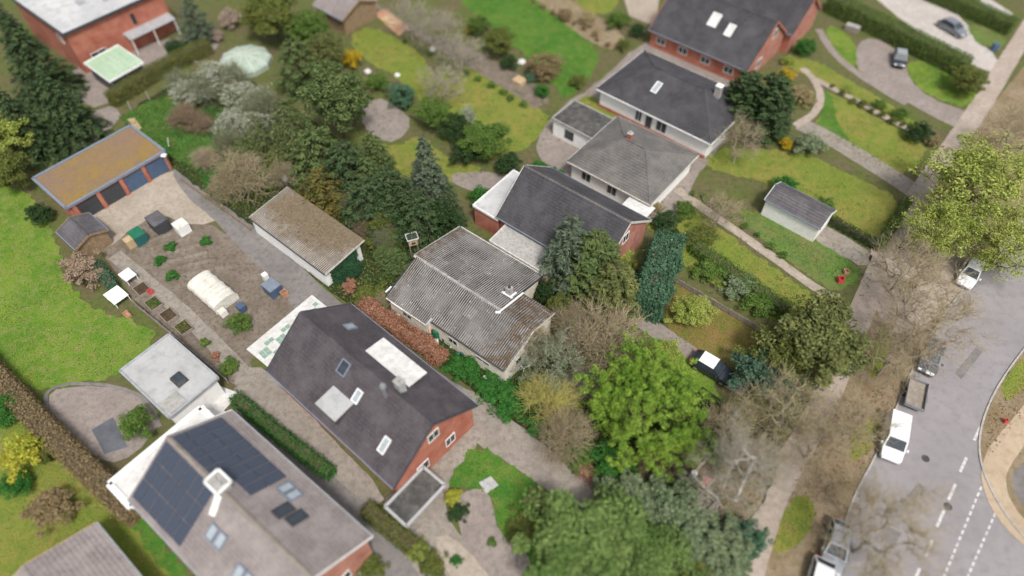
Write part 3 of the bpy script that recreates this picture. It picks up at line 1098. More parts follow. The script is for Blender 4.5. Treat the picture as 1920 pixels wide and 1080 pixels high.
def gable_house(name, label, O, rot, L, W, e, r, roof, wall, gable=None, ry=None, ov=0.4, gv=0.3, trim='dark_trim', gutter='grey_trim', cat='house', ridge='same'):
    """house with a ridge along its length; O is the front left eave corner, x runs along the eave"""
    ry = W / 2 if ry is None else ry
    t = thing(name, label, cat, (O[0], O[1], 0), rot)
    ta, tb = (r - e) / ry, (r - e) / (W - ry)
    zw = e + ov * ta - 0.14                 # wall top under the rafters
    zr = e + ov * tb - 0.14
    mb = MB()
    x0, x1, y0, y1 = gv, L - gv, ov, W - ov
    mb.add([(x0, y0, -0.1), (x1, y0, -0.1), (x1, y1, -0.1), (x0, y1, -0.1), (x0, y0, zw), (x1, y0, zw), (x1, y1, zr), (x0, y1, zr), (x0, ry, r - 0.16), (x1, ry, r - 0.16)],
           [(0, 1, 5, 4), (2, 3, 7, 6), (1, 2, 6, 9, 5), (3, 0, 4, 8, 7)])
    mb.build('wall', M[wall], t)
    if gable:
        for x, s in ((x1, 1), (x0, -1)):
            g = MB()
            xx = x + s * 0.025
            g.add([(xx, y0 - 0.01, -0.1), (xx, y1 + 0.01, -0.1), (xx, y1 + 0.01, zr), (xx, ry, r - 0.17), (xx, y0 - 0.01, zw)], [(0, 1, 2, 3, 4)])
            g.add([(x, y0 - 0.01, -0.1), (x, y1 + 0.01, -0.1), (x, y1 + 0.01, zr), (x, ry, r - 0.17), (x, y0 - 0.01, zw)], [(0, 1, 2, 3, 4)])
            g.build('gable_wall', M[gable], t)
    f = slope(t, [(0, 0, e), (L, 0, e), (L, ry, r), (0, ry, r)], roof)
    b = slope(t, [(L, W, e), (0, W, e), (0, ry, r), (L, ry, r)], roof)
    mb = MB()
    n = int(L / 0.42)
    for i in range(n):
        xa, xb = L * i / n, L * (i + 1) / n
        mb.add([(xa, ry - 0.16, r + 0.0), (xb - 0.02, ry - 0.16, r + 0.0), (xb - 0.02, ry, r + 0.12), (xa, ry, r + 0.1), (xb - 0.02, ry + 0.16, r), (xa, ry + 0.16, r)], [(0, 1, 2, 3), (3, 2, 4, 5)])
    mb.build('ridge_cap', M[roof if ridge == 'same' else ridge], t)
    for y, z in ((-0.06, e - 0.03), (W + 0.06, e - 0.03)):
        g = MB()
        g.cyl((0, y, z), (L, y, z), 0.07, n=8)
        g.build('gutter', M[gutter], t)
    for x in (0.0, L):
        s = -1 if x == 0 else 1
        g = MB()
        g.bar((x + s * 0.03, -0.02, e - 0.05), (x + s * 0.03, ry, r - 0.05), 0.05, 0.24)
        g.bar((x + s * 0.03, W + 0.02, e - 0.05), (x + s * 0.03, ry, r - 0.05), 0.05, 0.24)
        g.build('verge_board', M[trim], t)
    t['dims'] = [L, W, e, r, ry, ov, gv]
    return t, f, b


def flat_building(name, label, O, rot, L, W, h, roof, wall, trim='dark_trim', ov=0.2, cat='outbuilding', rise=0.0, edge=0.12, fall=0.0):
    """flat or lean-to roofed building; rise lifts the back edge"""
    t = thing(name, label, cat, (O[0], O[1], 0), rot)
    mb = MB()
    a, b, c, d = ov, L - ov, ov, W - ov
    zb = h + rise * (d / W) - 0.12
    zf = h + rise * (c / W) - 0.12
    mb.add([(a, c, -0.1), (b, c, -0.1), (b, d, -0.1), (a, d, -0.1), (a, c, zf), (b, c, zf), (b, d, zb), (a, d, zb)],
           [(0, 1, 5, 4), (1, 2, 6, 5), (2, 3, 7, 6), (3, 0, 4, 7), (4, 5, 6, 7)])
    mb.build('wall', M[wall], t)
    mb = MB()
    mb.add([(0, 0, h - 0.1), (L, 0, h - 0.1), (L, W, h + rise - 0.1), (0, W, h + rise - 0.1), (0, 0, h), (L, 0, h), (L, W, h + rise), (0, W, h + rise)],
           [(3, 2, 1, 0), (4, 5, 6, 7), (0, 1, 5, 4), (1, 2, 6, 5), (2, 3, 7, 6), (3, 0, 4, 7)])
    mb.build('roof', M[roof], t)
    g = MB()
    for p, q in (((0, 0, h), (L, 0, h)), ((L, 0, h), (L, W, h + rise)), ((L, W, h + rise), (0, W, h + rise)), ((0, W, h + rise), (0, 0, h))):
        g.bar(p, q, edge, 0.26)
    g.build('fascia', M[trim], t)
    return t


def pane_frame(t, c, ux, uz, nrm, w, h, frame='white_trim', glass='glass', name='window', bars=1, fr=0.07, deep=0.06):
    """framed pane: c is its centre on the wall, ux and uz its directions"""
    c = Vector(c); ux = Vector(ux).normalized(); uz = Vector(uz).normalized(); nrm = Vector(nrm).normalized()
    mb = MB()
    hw, hh = w / 2, h / 2

    def slab(m_, x0, x1, z0, z1, d0, d1):
        P = []
        for d in (d0, d1):
            for (a, b) in ((x0, z0), (x1, z0), (x1, z1), (x0, z1)):
                P.append(c + ux * a + uz * b + nrm * d)
        m_.add(P, [(3, 2, 1, 0), (4, 5, 6, 7), (0, 1, 5, 4), (1, 2, 6, 5), (2, 3, 7, 6), (3, 0, 4, 7)])
    slab(mb, -hw, hw, -hh, -hh + fr, -0.02, deep)
    slab(mb, -hw, hw, hh - fr, hh, -0.02, deep)
    slab(mb, -hw, -hw + fr, -hh + fr, hh - fr, -0.02, deep)
    slab(mb, hw - fr, hw, -hh + fr, hh - fr, -0.02, deep)
    for k in range(bars):
        x = -hw + w * (k + 1) / (bars + 1)
        slab(mb, x - fr * 0.4, x + fr * 0.4, -hh + fr, hh - fr, -0.02, deep * 0.9)
    o = mb.build(name, M[frame], t)
    g = MB()
    slab(g, -hw + fr * 0.8, hw - fr * 0.8, -hh + fr * 0.8, hh - fr * 0.8, -0.015, deep * 0.5)
    g.build('pane', M[glass], o)
    return o


def front_window(t, x, z, w, h, **k):
    L, W, e, r, ry, ov, gv = t['dims']
    return pane_frame(t, (x, ov, z), (1, 0, 0), (0, 0, 1), (0, -1, 0), w, h, **k)


def end_window(t, y, z, w, h, **k):
    L, W, e, r, ry, ov, gv = t['dims']
    return pane_frame(t, (L - gv + 0.025, y, z), (0, 1, 0), (0, 0, 1), (1, 0, 0), w, h, **k)


def skylight(t, side, x, f, w=0.8, h=1.2, frame='grey_trim', glass='glass_sky', bars=0, name='skylight', deep=0.13):
    """roof light; f runs from eave (0) to ridge (1)"""
    L, W, e, r, ry, ov, gv = t['dims']
    if side == 'front':
        d = Vector((0, ry, r - e))
        c = Vector((x, 0, e)) + d * f
    else:
        d = Vector((0, -(W - ry), r - e))
        c = Vector((x, W, e)) + d * f
    d.normalize()
    n = Vector((1, 0, 0)).cross(d)
    if n.z < 0:
        n = -n
    return pane_frame(t, c + n * 0.03, (1, 0, 0), d, n, w, h, frame=frame, glass=glass, name=name, bars=bars, fr=0.1, deep=deep)


def chimney(t, x, y, z0, z1, w=0.6, d=0.5, mat='brick_red', cap='concrete'):
    mb = MB()
    mb.box(x - w / 2, y - d / 2, z0, x + w / 2, y + d / 2, z1)
    o = mb.build('chimney', M[mat], t)
    c = MB()
    c.box(x - w / 2 - 0.06, y - d / 2 - 0.06, z1, x + w / 2 + 0.06, y + d / 2 + 0.06, z1 + 0.09)
    c.cyl((x, y, z1 + 0.09), (x, y, z1 + 0.35), 0.11, 0.09, 10)
    c.build('chimney_cap', M[cap], o)
    return o


def solar_array(t, host, x0, y0, nx, ny, pw, ph, skip=()):
    """panels lying on a roof plane, in the plane's own directions"""
    key = 'panel_%g_%g' % (pw, ph)
    if key not in bpy.data.meshes:
        a = MB()
        a.box(0.03, 0.03, 0.085, pw - 0.045, ph - 0.045, 0.125)
        me = a.mesh(key)
        me.materials.append(M['solar_cell'])
    for i in range(nx):
        for j in range(ny):
            if (i, j) in skip:
                continue
            o = bpy.data.objects.new('solar_panel', bpy.data.meshes[key])
            C.objects.link(o)
            o.parent = host
            o.location = (x0 + i * pw, y0 + j * ph, 0)


def sheet_mesh(waves, seg=4, length=1.0, amp=0.03):
    key = 'corrugated_sheet_%d' % waves
    n = waves * seg
    V, F_ = [], []
    for j, y in enumerate((0.0, 1.0)):
        for i in range(n + 1):
            V.append((i / n, y, amp * math.sin(2 * math.pi * i / seg - math.pi / 2)))
    m = n + 1
    for i in range(n):
        F_.append((i, i + 1, m + i + 1, m + i))
    k = len(V)
    V += [(x, y, z - 0.02) for x, y, z in V[:k]]
    for i in range(n):
        F_.append((k + i, k + m + i, k + m + i + 1, k + i + 1))
    e0 = len(V)                              # lower edge with its own vertices, so it shades flat
    V += [V[i] for i in range(m)] + [V[k + i] for i in range(m)]
    for i in range(n):
        F_.append((e0 + i, e0 + m + i, e0 + m + i + 1, e0 + i + 1))
    me = bpy.data.meshes.new(key)
    me.from_pydata(V, [], F_)
    me.polygons.foreach_set('use_smooth', [True] * len(me.polygons))
    return me


def sheet_roof(t, p0, px_, py_, nx, ny, mesh, material, moss, lap=0.12):
    """corrugated sheets, each an object, lapped from eave to ridge"""
    p0 = Vector(p0)
    X = Vector(px_); Y = Vector(py_)
    Lx, Ly = X.length, Y.length
    X.normalize(); Y.normalize()
    Nn = X.cross(Y).normalized()
    if len(mesh.materials) == 0:
        mesh.materials.append(M[material])
    for j in range(ny):
        for i in range(nx):
            o = bpy.data.objects.new('corrugated_sheet', mesh)
            C.objects.link(o)
            o.parent = t
            mt = Matrix((X, Y, Nn)).transposed().to_4x4()
            a = random.uniform(-0.006, 0.006)
            mt.translation = p0 + X * (Lx * i / nx) + Y * (Ly * j / ny - (lap if j else 0)) + Nn * (0.022 * j + 0.02 + a)
            sx, sy = Lx / nx + 0.012, Ly / ny + (lap if j else 0)
            o.matrix_local = mt @ Matrix.Diagonal((sx, sy, 1, 1))
            o.color = [max(0, min(1, moss((i + du) / nx, (j + dv) / ny))) for dv in (0, 1) for du in (0, 1)]


# ---------------------------------------------------------------- vehicles
def wheel(t, x, y, r=0.32, w=0.2):
    s = 1 if y > 0 else -1
    mb = MB()
    mb.cyl((x, y - s * w, r), (x, y, r), r, r, 18)
    o = mb.build('wheel', M['tyre'], t)
    q = MB()
    q.cyl((x, y, r), (x, y + s * 0.015, r), r * 0.66, r * 0.6, 14)
    q.build('rim', M['metal'], o)


def car(name, label, px, py, rot, paint, L=4.2, W=1.75, H=1.48, van=False, group=None, roof=None):
    """car with a lofted body, glazed cabin, wheels and lamps; it points along its own x"""
    p = G(px, py, 0.6)
    t = thing(name, label, 'van' if van else 'car', (p.x, p.y, 0.02), rot, group)
    hl, hw = L / 2, W / 2
    # lower body stations: x, half width, sill, shoulder height
    if van:
        st = [(-hl, 0.86, 0.42, 0.85), (-hl + 0.1, 0.97, 0.28, 1.0), (-hl * 0.5, 1, 0.22, 1.05), (hl * 0.3, 1, 0.22, 1.02), (hl * 0.62, 0.98, 0.22, 0.98), (hl - 0.22, 0.92, 0.26, 0.82), (hl, 0.78, 0.4, 0.62)]
    else:
        st = [(-hl, 0.84, 0.42, 0.78), (-hl + 0.12, 0.95, 0.28, 0.92), (-hl * 0.5, 1, 0.22, 0.94), (hl * 0.2, 1, 0.22, 0.92), (hl * 0.55, 0.98, 0.22, 0.87), (hl - 0.25, 0.92, 0.26, 0.74), (hl, 0.76, 0.4, 0.56)]
    V, F_ = [], []
    sec = 9
    for x, w, zb, zt in st:
        y = hw * w
        for yy, zz in ((-y * 0.9, zb), (-y, zb + 0.12), (-y, zt - 0.22), (-y * 0.95, zt - 0.05), (0, zt + 0.03), (y * 0.95, zt - 0.05), (y, zt - 0.22), (y, zb + 0.12), (y * 0.9, zb)):
            V.append((x, yy, zz))
    for i in range(len(st) - 1):
        for j in range(sec):
            k = (j + 1) % sec
            F_.append((i * sec + j, (i + 1) * sec + j, (i + 1) * sec + k, i * sec + k))
    F_.append(tuple(range(sec)))
    F_.append(tuple((len(st) - 1) * sec + j for j in range(sec)))
    MB().add(V, F_).build('body', M[paint], t)
    # cabin corners: base then roof
    zb = 0.9 if not van else 1.0
    if van:
        xb = (-hl + 0.08, hl * 0.60); xt = (-hl + 0.16, hl * 0.28)
    else:
        xb = (-hl + 0.15, hl * 0.48); xt = (-hl * 0.62, hl * 0.10)
    wb, wt = hw * 0.95, hw * 0.76 if not van else hw * 0.84
    zt = H - 0.05
    g = {'windscreen': [(xb[1], -wb, zb), (xb[1], wb, zb), (xt[1], wt, zt), (xt[1], -wt, zt)],
         'rear_window': [(xb[0], wb, zb), (xb[0], -wb, zb), (xt[0], -wt, zt), (xt[0], wt, zt)],
         'side_window': [(xb[0], -wb, zb), (xb[1], -wb, zb), (xt[1], -wt, zt), (xt[0], -wt, zt)],
         'side_window_b': [(xb[1], wb, zb), (xb[0], wb, zb), (xt[0], wt, zt), (xt[1], wt, zt)]}
    cabin = MB()
    cabin.add([(xb[0], -wb, zb), (xb[1], -wb, zb), (xb[1], wb, zb), (xb[0], wb, zb), (xt[0], -wt, zt), (xt[1], -wt, zt), (xt[1], wt, zt), (xt[0], wt, zt)],
              [(0, 1, 5, 4), (1, 2, 6, 5), (2, 3, 7, 6), (3, 0, 4, 7)])
    cabin.build('cabin', M[paint], t)
    for nm, q in g.items():
        q = [Vector(a) for a in q]
        c = sum(q, Vector()) / 4
        n = (q[1] - q[0]).cross(q[3] - q[0]).normalized()
        if n.dot(c - Vector((0, 0, zb))) < 0:
            n = -n
        if van and nm.startswith('side'):
            q = [q[0] + (q[1] - q[0]) * 0.62, q[1], q[2], q[3] + (q[2] - q[3]) * 0.7] if nm == 'side_window' else [q[0], q[0] + (q[1] - q[0]) * 0.38, q[3] + (q[2] - q[3]) * 0.3, q[3]]
            c = sum(q, Vector()) / 4
        inn = [c + (a - c) * 0.86 for a in q]
        m_ = MB()
        m_.add([a - n * 0.02 for a in inn] + [a + n * 0.012 for a in inn], [(3, 2, 1, 0), (4, 5, 6, 7), (0, 1, 5, 4), (1, 2, 6, 5), (2, 3, 7, 6), (3, 0, 4, 7)])
        m_.build(nm.replace('_b', ''), M['glass'], t)
    rf = MB()
    V = []
    for fx in (0, 0.2, 0.5, 0.8, 1):
        for fy in (-1, -0.6, 0, 0.6, 1):
            x = xt[0] + (xt[1] - xt[0]) * fx
            V.append((x, wt * fy, zt + 0.05 * (1 - fy * fy * 0.7) * (1 - (2 * fx - 1) ** 2 * 0.5)))
    F_ = [(i * 5 + j, (i + 1) * 5 + j, (i + 1) * 5 + j + 1, i * 5 + j + 1) for i in range(4) for j in range(4)]
    rf.add(V, F_)
    rf.build('roof', M[roof or paint], t, smooth=True)
    for x in (-hl * 0.62, hl * 0.64):
        for y in (-hw - 0.005, hw + 0.005):
            wheel(t, x, y)
    for s in (-1, 1):
        m_ = MB()
        m_.box(hl - 0.2, s * hw * 0.62 - 0.16, 0.56, hl - 0.03, s * hw * 0.62 + 0.16, 0.70, 0.02)
        m_.build('headlight', M['lamp_clear'], t)
        m_ = MB()
        m_.box(-hl - 0.01, s * hw * 0.72 - 0.12, 0.62, -hl + 0.1, s * hw * 0.72 + 0.12, 0.84)
        m_.build('tail_light', M['lamp_red'], t)
        m_ = MB()
        m_.box(xb[1] - 0.35, s * (hw + 0.1) - 0.1, zb + 0.02, xb[1] - 0.15, s * (hw + 0.1) + 0.1, zb + 0.17, 0.02)
        m_.build('mirror', M[paint], t)
    return t


# ================================================================ SETTING: ground, roads, lawns
me = bpy.data.meshes.new('ground')
me.from_pydata([(-900, -500, -0.02), (900, -500, -0.02), (900, 1300, -0.02), (-900, 1300, -0.02)], [], [(0, 1, 2, 3)])
link('ground', me, M['ground'])['kind'] = 'structure'

patch('lawn', [(-200, 300), (40, 345), (100, 430), (125, 530), (190, 590), (255, 600), (300, 635), (225, 705), (150, 718), (80, 735), (20, 705), (-250, 640)], 0.004, 'lawn_fresh')
patch('lawn', [(-150, 715), (0, 715), (120, 850), (250, 985), (380, 1130), (-200, 1130)], 0.004, 'lawn_olive')
patch('lawn', [(232, 955), (255, 950), (380, 1110), (330, 1110)], 0.012, 'lawn_vivid')
patch('gravel_bed', [(85, 748), (110, 726), (190, 722), (255, 735), (292, 770), (300, 800), (252, 852), (198, 872), (150, 832), (108, 790)], 0.02, 'paving_pink')
ribbon('path', [(300, 800), (285, 762), (245, 730), (170, 718), (105, 722), (80, 745), (108, 800), (190, 880)], 0.35, 0.03, 'asphalt')
patch('pond', [(172, 806), (212, 782), (240, 838), (196, 852)], 0.03, 'pond_water', 0, 0)
patch('terrace', [(330, 800), (408, 722), (450, 738), (420, 770), (450, 790), (350, 830)], 0.03, 'white_paving', 0, 0)
patch('soil_bed', [(175, 440), (250, 395), (330, 415), (420, 425), (540, 540), (585, 575), (470, 665), (475, 725), (432, 722), (255, 572), (210, 500)], 0.008, 'soil')
patch('gravel_yard', [(165, 410), (205, 372), (318, 318), (350, 325), (430, 405), (365, 428), (300, 400), (250, 425), (200, 470), (170, 450)], 0.014, 'gravel')
ribbon('path', [(215, 478), (300, 548), (380, 620), (455, 700)], 1.5, 0.02, 'paving')
patch('driveway', [(318, 318), (350, 310), (395, 350), (475, 420), (545, 480), (612, 545), (690, 612), (760, 650), (830, 705), (900, 745), (905, 800), (850, 770), (760, 720), (660, 660), (560, 590), (520, 535), (440, 455), (400, 410), (350, 370)], 0.022, 'asphalt', 1, 0.05)
patch('driveway', [(850, 720), (905, 742), (1000, 815), (1095, 893), (1200, 990), (1340, 1130), (1240, 1130), (1080, 965), (1000, 900), (940, 860), (880, 825), (830, 770)], 0.026, 'paving', 1, 0.08)
ribbon('wheel_track', [(890, 790), (980, 855), (1080, 935)], 0.5, 0.032, 'paving_pink')
patch('lane', [(430, 725), (470, 730), (560, 830), (640, 895), (720, 965), (790, 1050), (830, 1130), (700, 1130), (640, 1010), (560, 930), (450, 820)], 0.016, 'asphalt', 1, 0.05)
patch('paved_strip', [(440, 690), (505, 690), (610, 810), (730, 930), (695, 955), (600, 870), (480, 760), (440, 730)], 0.022, 'paving', 1, 0.06)
patch('forecourt', [(700, 950), (790, 885), (875, 795), (905, 826), (842, 905), (832, 960), (870, 1010), (960, 1130), (820, 1130), (760, 1040)], 0.024, 'paving', 1, 0.06)
patch('lawn', [(893, 828), (985, 890), (1030, 935), (1060, 1000), (1080, 1130), (1000, 1130), (960, 1040), (930, 985), (922, 925), (845, 915), (838, 895)], 0.034, 'lawn_vivid')
patch('gravel_bed', [(845, 935), (905, 912), (925, 940), (935, 1000), (995, 1045), (1015, 1130), (930, 1130), (868, 1010)], 0.036, 'paving_pink')
patch('stone_pad', [(898, 905), (920, 893), (935, 910), (912, 926)], 0.05, 'felt_grey', 0, 0)
patch('path', [(805, 1010), (850, 1000), (960, 1130), (870, 1130)], 0.042, 'gravel', 1, 0.05)
# the overgrown plot
patch('plot_ground', [(212, 222), (400, 115), (500, 165), (870, 430), (1030, 525), (1190, 640), (1360, 755), (1475, 830), (1420, 975), (1330, 1010), (1110, 905), (905, 742), (690, 598), (612, 540), (470, 420), (330, 322), (300, 290)], 0.03, 'undergrowth')
patch('soil_bed', [(1250, 870), (1300, 860), (1400, 930), (1370, 985), (1310, 990), (1270, 940)], 0.04, 'soil_dark')
patch('leaf_litter', [(1290, 870), (1380, 860), (1440, 900), (1420, 970), (1350, 985), (1340, 940)], 0.045, 'litter')
patch('lawn', [(220, 222), (300, 180), (340, 190), (380, 250), (440, 300), (420, 335), (340, 305), (290, 275)], 0.05, 'lawn_vivid')
# gardens to the north
patch('terrace', [(110, 150), (170, 110), (300, 75), (420, 60), (400, 105), (300, 140), (215, 190), (165, 205)], 0.006, 'paving_pink')
patch('path', [(130, 300), (170, 210), (215, 195), (232, 225), (140, 290)], 0.012, 'paving_pink')
patch('lawn', [(648, 70), (695, 45), (765, 85), (800, 115), (830, 170), (820, 200), (780, 185), (740, 140), (690, 120)], 0.004, 'lawn_olive')
patch('lawn', [(795, 175), (840, 110), (900, 135), (1000, 195), (1038, 228), (1000, 268), (960, 290), (890, 305), (845, 262)], 0.006, 'lawn_olive')
patch('lawn', [(840, -40), (960, -40), (1060, 45), (1125, 95), (1112, 140), (1062, 190), (1038, 160), (1000, 115), (930, 60), (860, 0)], 0.008, 'lawn_vivid')
ribbon('path', [(690, 5), (770, 55), (860, 105), (985, 180), (1010, 200)], 1.6, 0.014, 'soil')
patch('soil_bed', [(780, 60), (840, 70), (1000, 150), (1040, 200), (985, 180), (860, 115)], 0.011, 'soil')
patch('terrace', [(700, 25), (722, 18), (768, 50), (748, 68)], 0.03, 'terracotta', 0, 0)
patch('soil_bed', [(672, 215), (705, 180), (740, 195), (775, 230), (745, 268), (700, 260)], 0.012, 'paving_pink')
patch('lawn', [(655, 235), (690, 265), (745, 275), (790, 250), (850, 310), (900, 310), (905, 335), (850, 345), (740, 330)], 0.01, 'lawn_olive')
patch('path', [(840, 325), (920, 322), (965, 335), (900, 360), (855, 350)], 0.02, 'paving_pink')
patch('lawn', [(1060, -40), (1170, -40), (1155, 20), (1120, 30), (1080, 10)], 0.006, 'lawn_olive')
patch('soil_bed', [(970, -20), (1060, -10), (1150, 50), (1190, 90), (1130, 95), (1050, 40)], 0.005, 'litter')
patch('terrace', [(1165, -20), (1240, -40), (1230, 50), (1180, 30)], 0.01, 'gravel', 0, 0)
# paving round the bungalows
patch('forecourt', [(1000, 270), (1048, 200), (1110, 165), (1200, 80), (1260, 70), (1400, 140), (1380, 240), (1330, 300), (1300, 340), (1290, 380), (1240, 425), (1150, 400), (1060, 340), (1020, 310)], 0.008, 'paving_pink')
patch('lawn', [(1060, 200), (1110, 175), (1120, 190), (1340, 295), (1330, 305), (1120, 205)], 0.016, 'lawn_olive')
# gardens to the east
patch('lawn', [(1310, 300), (1350, 278), (1450, 280), (1520, 290), (1600, 330), (1700, 378), (1645, 465), (1555, 412), (1440, 340), (1350, 325)], 0.006, 'lawn_olive')
patch('lawn', [(1545, 170), (1580, 185), (1650, 225), (1740, 268), (1722, 310), (1682, 335), (1620, 300), (1530, 242), (1540, 210)], 0.008, 'lawn_olive')
patch('lawn', [(1545, 172), (1560, 176), (1570, 225), (1600, 280), (1528, 242), (1540, 205)], 0.012, 'lawn_vivid')
ribbon('driveway', [(1500, 232), (1555, 258), (1640, 310), (1725, 365)], 2.6, 0.014, 'paving')
ribbon('path', [(1505, 128), (1530, 152), (1541, 185), (1527, 215), (1490, 236)], 1.0, 0.02, 'footway')
ribbon('path', [(1528, 148), (1600, 185), (1660, 220), (1715, 248)], 0.9, 0.018, 'footway')
patch('lawn', [(1460, 105), (1530, 112), (1600, 155), (1700, 215), (1740, 245), (1710, 250), (1600, 185), (1530, 145), (1480, 130)], 0.01, 'lawn_olive')
patch('driveway', [(1608, 82), (1635, 68), (1680, 92), (1698, 118), (1705, 150), (1745, 185), (1815, 210), (1850, 232), (1815, 250), (1740, 215), (1665, 170), (1612, 138), (1604, 110)], 0.014, 'paving_pink', 1, 0.05)
ribbon('path', [(1535, 55), (1552, 85), (1580, 118), (1640, 160), (1700, 195)], 1.1, 0.018, 'paving_pink')
patch('lawn', [(1543, 55), (1568, 48), (1612, 88), (1605, 132), (1575, 112)], 0.01, 'lawn_fresh')
patch('lawn', [(1700, 118), (1735, 110), (1790, 135), (1840, 180), (1822, 205), (1750, 185), (1706, 150)], 0.01, 'lawn_fresh')
patch('gravel_yard', [(1600, -40), (1720, -40), (1770, 0), (1860, 95), (1880, 130), (1845, 135), (1760, 85), (1680, 30)], 0.01, 'gravel_white')
patch('lawn', [(1810, 50), (1840, 45), (1890, 70), (1870, 100), (1830, 80)], 0.016, 'meadow')
patch('pool', [(1826, 20), (1848, 8), (1880, 28), (1858, 40)], 0.03, 'pool_water', 0, 0)
patch('pool_surround', [(1812, 14), (1850, -6), (1900, 26), (1862, 50)], 0.02, 'gravel_white', 0, 0)
ribbon('path', [(1270, 355), (1300, 378), (1430, 468), (1545, 552), (1575, 560)], 1.1, 0.02, 'gravel')
patch('lawn', [(1375, 395), (1420, 398), (1500, 430), (1600, 490), (1618, 515), (1575, 548), (1540, 535), (1440, 460)], 0.008, 'meadow')
patch('lawn', [(1195, 400), (1260, 380), (1300, 392), (1420, 480), (1550, 572), (1500, 610), (1420, 590), (1330, 530), (1250, 470)], 0.006, 'lawn_olive')
patch('lawn', [(1242, 548), (1285, 530), (1360, 575), (1428, 622), (1440, 690), (1345, 690), (1260, 640)], 0.008, 'lawn_brown')
ribbon('driveway', [(1190, 590), (1260, 640), (1330, 690), (1400, 730)], 1.9, 0.016, 'paving_pink')
patch('lawn', [(1215, 640), (1300, 672), (1350, 725), (1345, 765), (1260, 700)], 0.022, 'lawn_fresh')
patch('driveway', [(1500, 408), (1545, 420), (1650, 482), (1625, 505), (1560, 470), (1500, 430)], 0.014, 'paving')
# street: verge, footway, road, markings
patch('verge', [(1990, 40), (1900, 150), (1830, 230), (1760, 340), (1700, 440), (1650, 520), (1600, 640), (1560, 740), (1530, 820), (1470, 900), (1420, 1000), (1380, 1130), (1600, 1130), (1625, 960), (1690, 790), (1760, 640), (1880, 520), (2050, 300)], 0.006, 'litter')
ribbon('footway', [(1970, -10), (1895, 105), (1845, 190), (1770, 295), (1710, 385), (1665, 470), (1625, 560), (1590, 650), (1560, 720), (1530, 790), (1480, 870), (1435, 960), (1390, 1130)], 2.3, 0.018, 'footway')
patch('forecourt', [(1640, 440), (1720, 400), (1800, 430), (1830, 500), (1760, 600), (1690, 640), (1640, 580), (1625, 510)], 0.014, 'footway')
road = patch('road', [(2150, 180), (1970, 350), (1870, 470), (1790, 560), (1735, 640), (1690, 740), (1645, 850), (1600, 930), (1575, 1010), (1550, 1180), (2100, 1180), (2100, 1120), (1990, 1080), (1895, 985), (1845, 905), (1830, 840), (1842, 775), (1880, 700), (1970, 590), (2200, 420)], 0.03, 'road_asphalt', 1, 0)
for vp in ([(1470, 960), (1500, 920), (1530, 950), (1515, 1010), (1470, 1040), (1440, 1030)], [(1590, 820), (1640, 770), (1665, 790), (1630, 850), (1595, 870)], [(1700, 500), (1760, 440), (1800, 470), (1740, 540)], [(1870, 720), (1930, 660), (1950, 690), (1890, 760)], [(1620, 690), (1660, 600), (1680, 620), (1645, 720)]):
    patch('verge_grass', vp, 0.062 if vp[0][0] > 1850 else 0.012, 'lawn_olive')
kerb([(1970, 350), (1870, 470), (1790, 560), (1735, 640), (1690, 740), (1645, 850), (1600, 930), (1575, 1010), (1552, 1160)])
patch('verge', [(2100, 500), (1975, 592), (1885, 702), (1846, 778), (1834, 840), (1850, 905), (1900, 985), (2000, 1080), (2200, 1080), (2200, 600)], 0.05, 'litter')
kerb([(1970, 592), (1882, 702), (1844, 776), (1832, 840), (1848, 905), (1898, 987), (1990, 1080)])
ribbon('cycleway', [(1990, 720), (1915, 800), (1870, 860), (1858, 905), (1885, 965), (1940, 1020), (2010, 1060)], 1.9, 0.06, 'cycleway')
patch('footway', [(1990, 800), (1930, 850), (1893, 895), (1905, 940), (1960, 985), (2050, 1000)], 0.056, 'asphalt')
patch('lawn', [(1920, 690), (1970, 640), (2050, 640), (1960, 730)], 0.058, 'meadow')


def marking(px0, px1, w=0.14):
    a, b = G(*px0), G(*px1)
    d = (b - a).normalized()
    n = Vector((-d.y, d.x, 0)) * w / 2
    mb = MB()
    mb.add([(p.x, p.y, 0.036) for p in (a - n, b - n, b + n, a + n)], [(0, 1, 2, 3)])
    mb.build('road_marking', M['marking'], road)


for a, b in (((1812, 858), (1800, 885)), ((1791, 908), (1778, 938)), ((1770, 957), (1756, 988)), ((1748, 1012), (1735, 1044)), ((1724, 1066), (1710, 1100)), ((1838, 800), (1826, 826))):
    marking(a, b, 0.22)
for (x0, y0), (x1, y1), n in (((1840, 912), (1762, 1100), 16), ((1866, 962), (1806, 1100), 12)):
    for i in range(n):
        f0, f1 = i / n, (i + 0.62) / n
        marking((x0 + (x1 - x0) * f0, y0 + (y1 - y0) * f0), (x0 + (x1 - x0) * f1, y0 + (y1 - y0) * f1), 0.16)

# ================================================================ BUILDINGS
D1 = R(-40)
UX = Vector((math.cos(D1), math.sin(D1), 0))
UY = Vector((-math.sin(D1), math.cos(D1), 0))

# ---- the sharp house in the middle: corrugated fibre cement roof, cream walls
hrot = R(-38)
O = G(723, 557, 2.45)
house = thing('bungalow', 'cream walled bungalow with a large grey corrugated roof in the overgrown plot', 'house', (O.x, O.y, 0), hrot)
RY, ZR, ZE = 4.7, 4.15, 2.45
TS = (ZR - ZE) / RY
TN = 0.23
mb = MB()


def wall_block(mb_, x0, y0, x1, y1, zt0, zt1):
    mb_.add([(x0, y0, -0.1), (x1, y0, -0.1), (x1, y1, -0.1), (x0, y1, -0.1), (x0, y0, zt0), (x1, y0, zt0), (x1, y1, zt1), (x0, y1, zt1)],
            [(0, 1, 5, 4), (1, 2, 6, 5), (2, 3, 7, 6), (3, 0, 4, 7), (4, 5, 6, 7)])


def zsw(y):
    return ZE + y * TS


def zne(y):
    return ZR - (y - RY) * TN


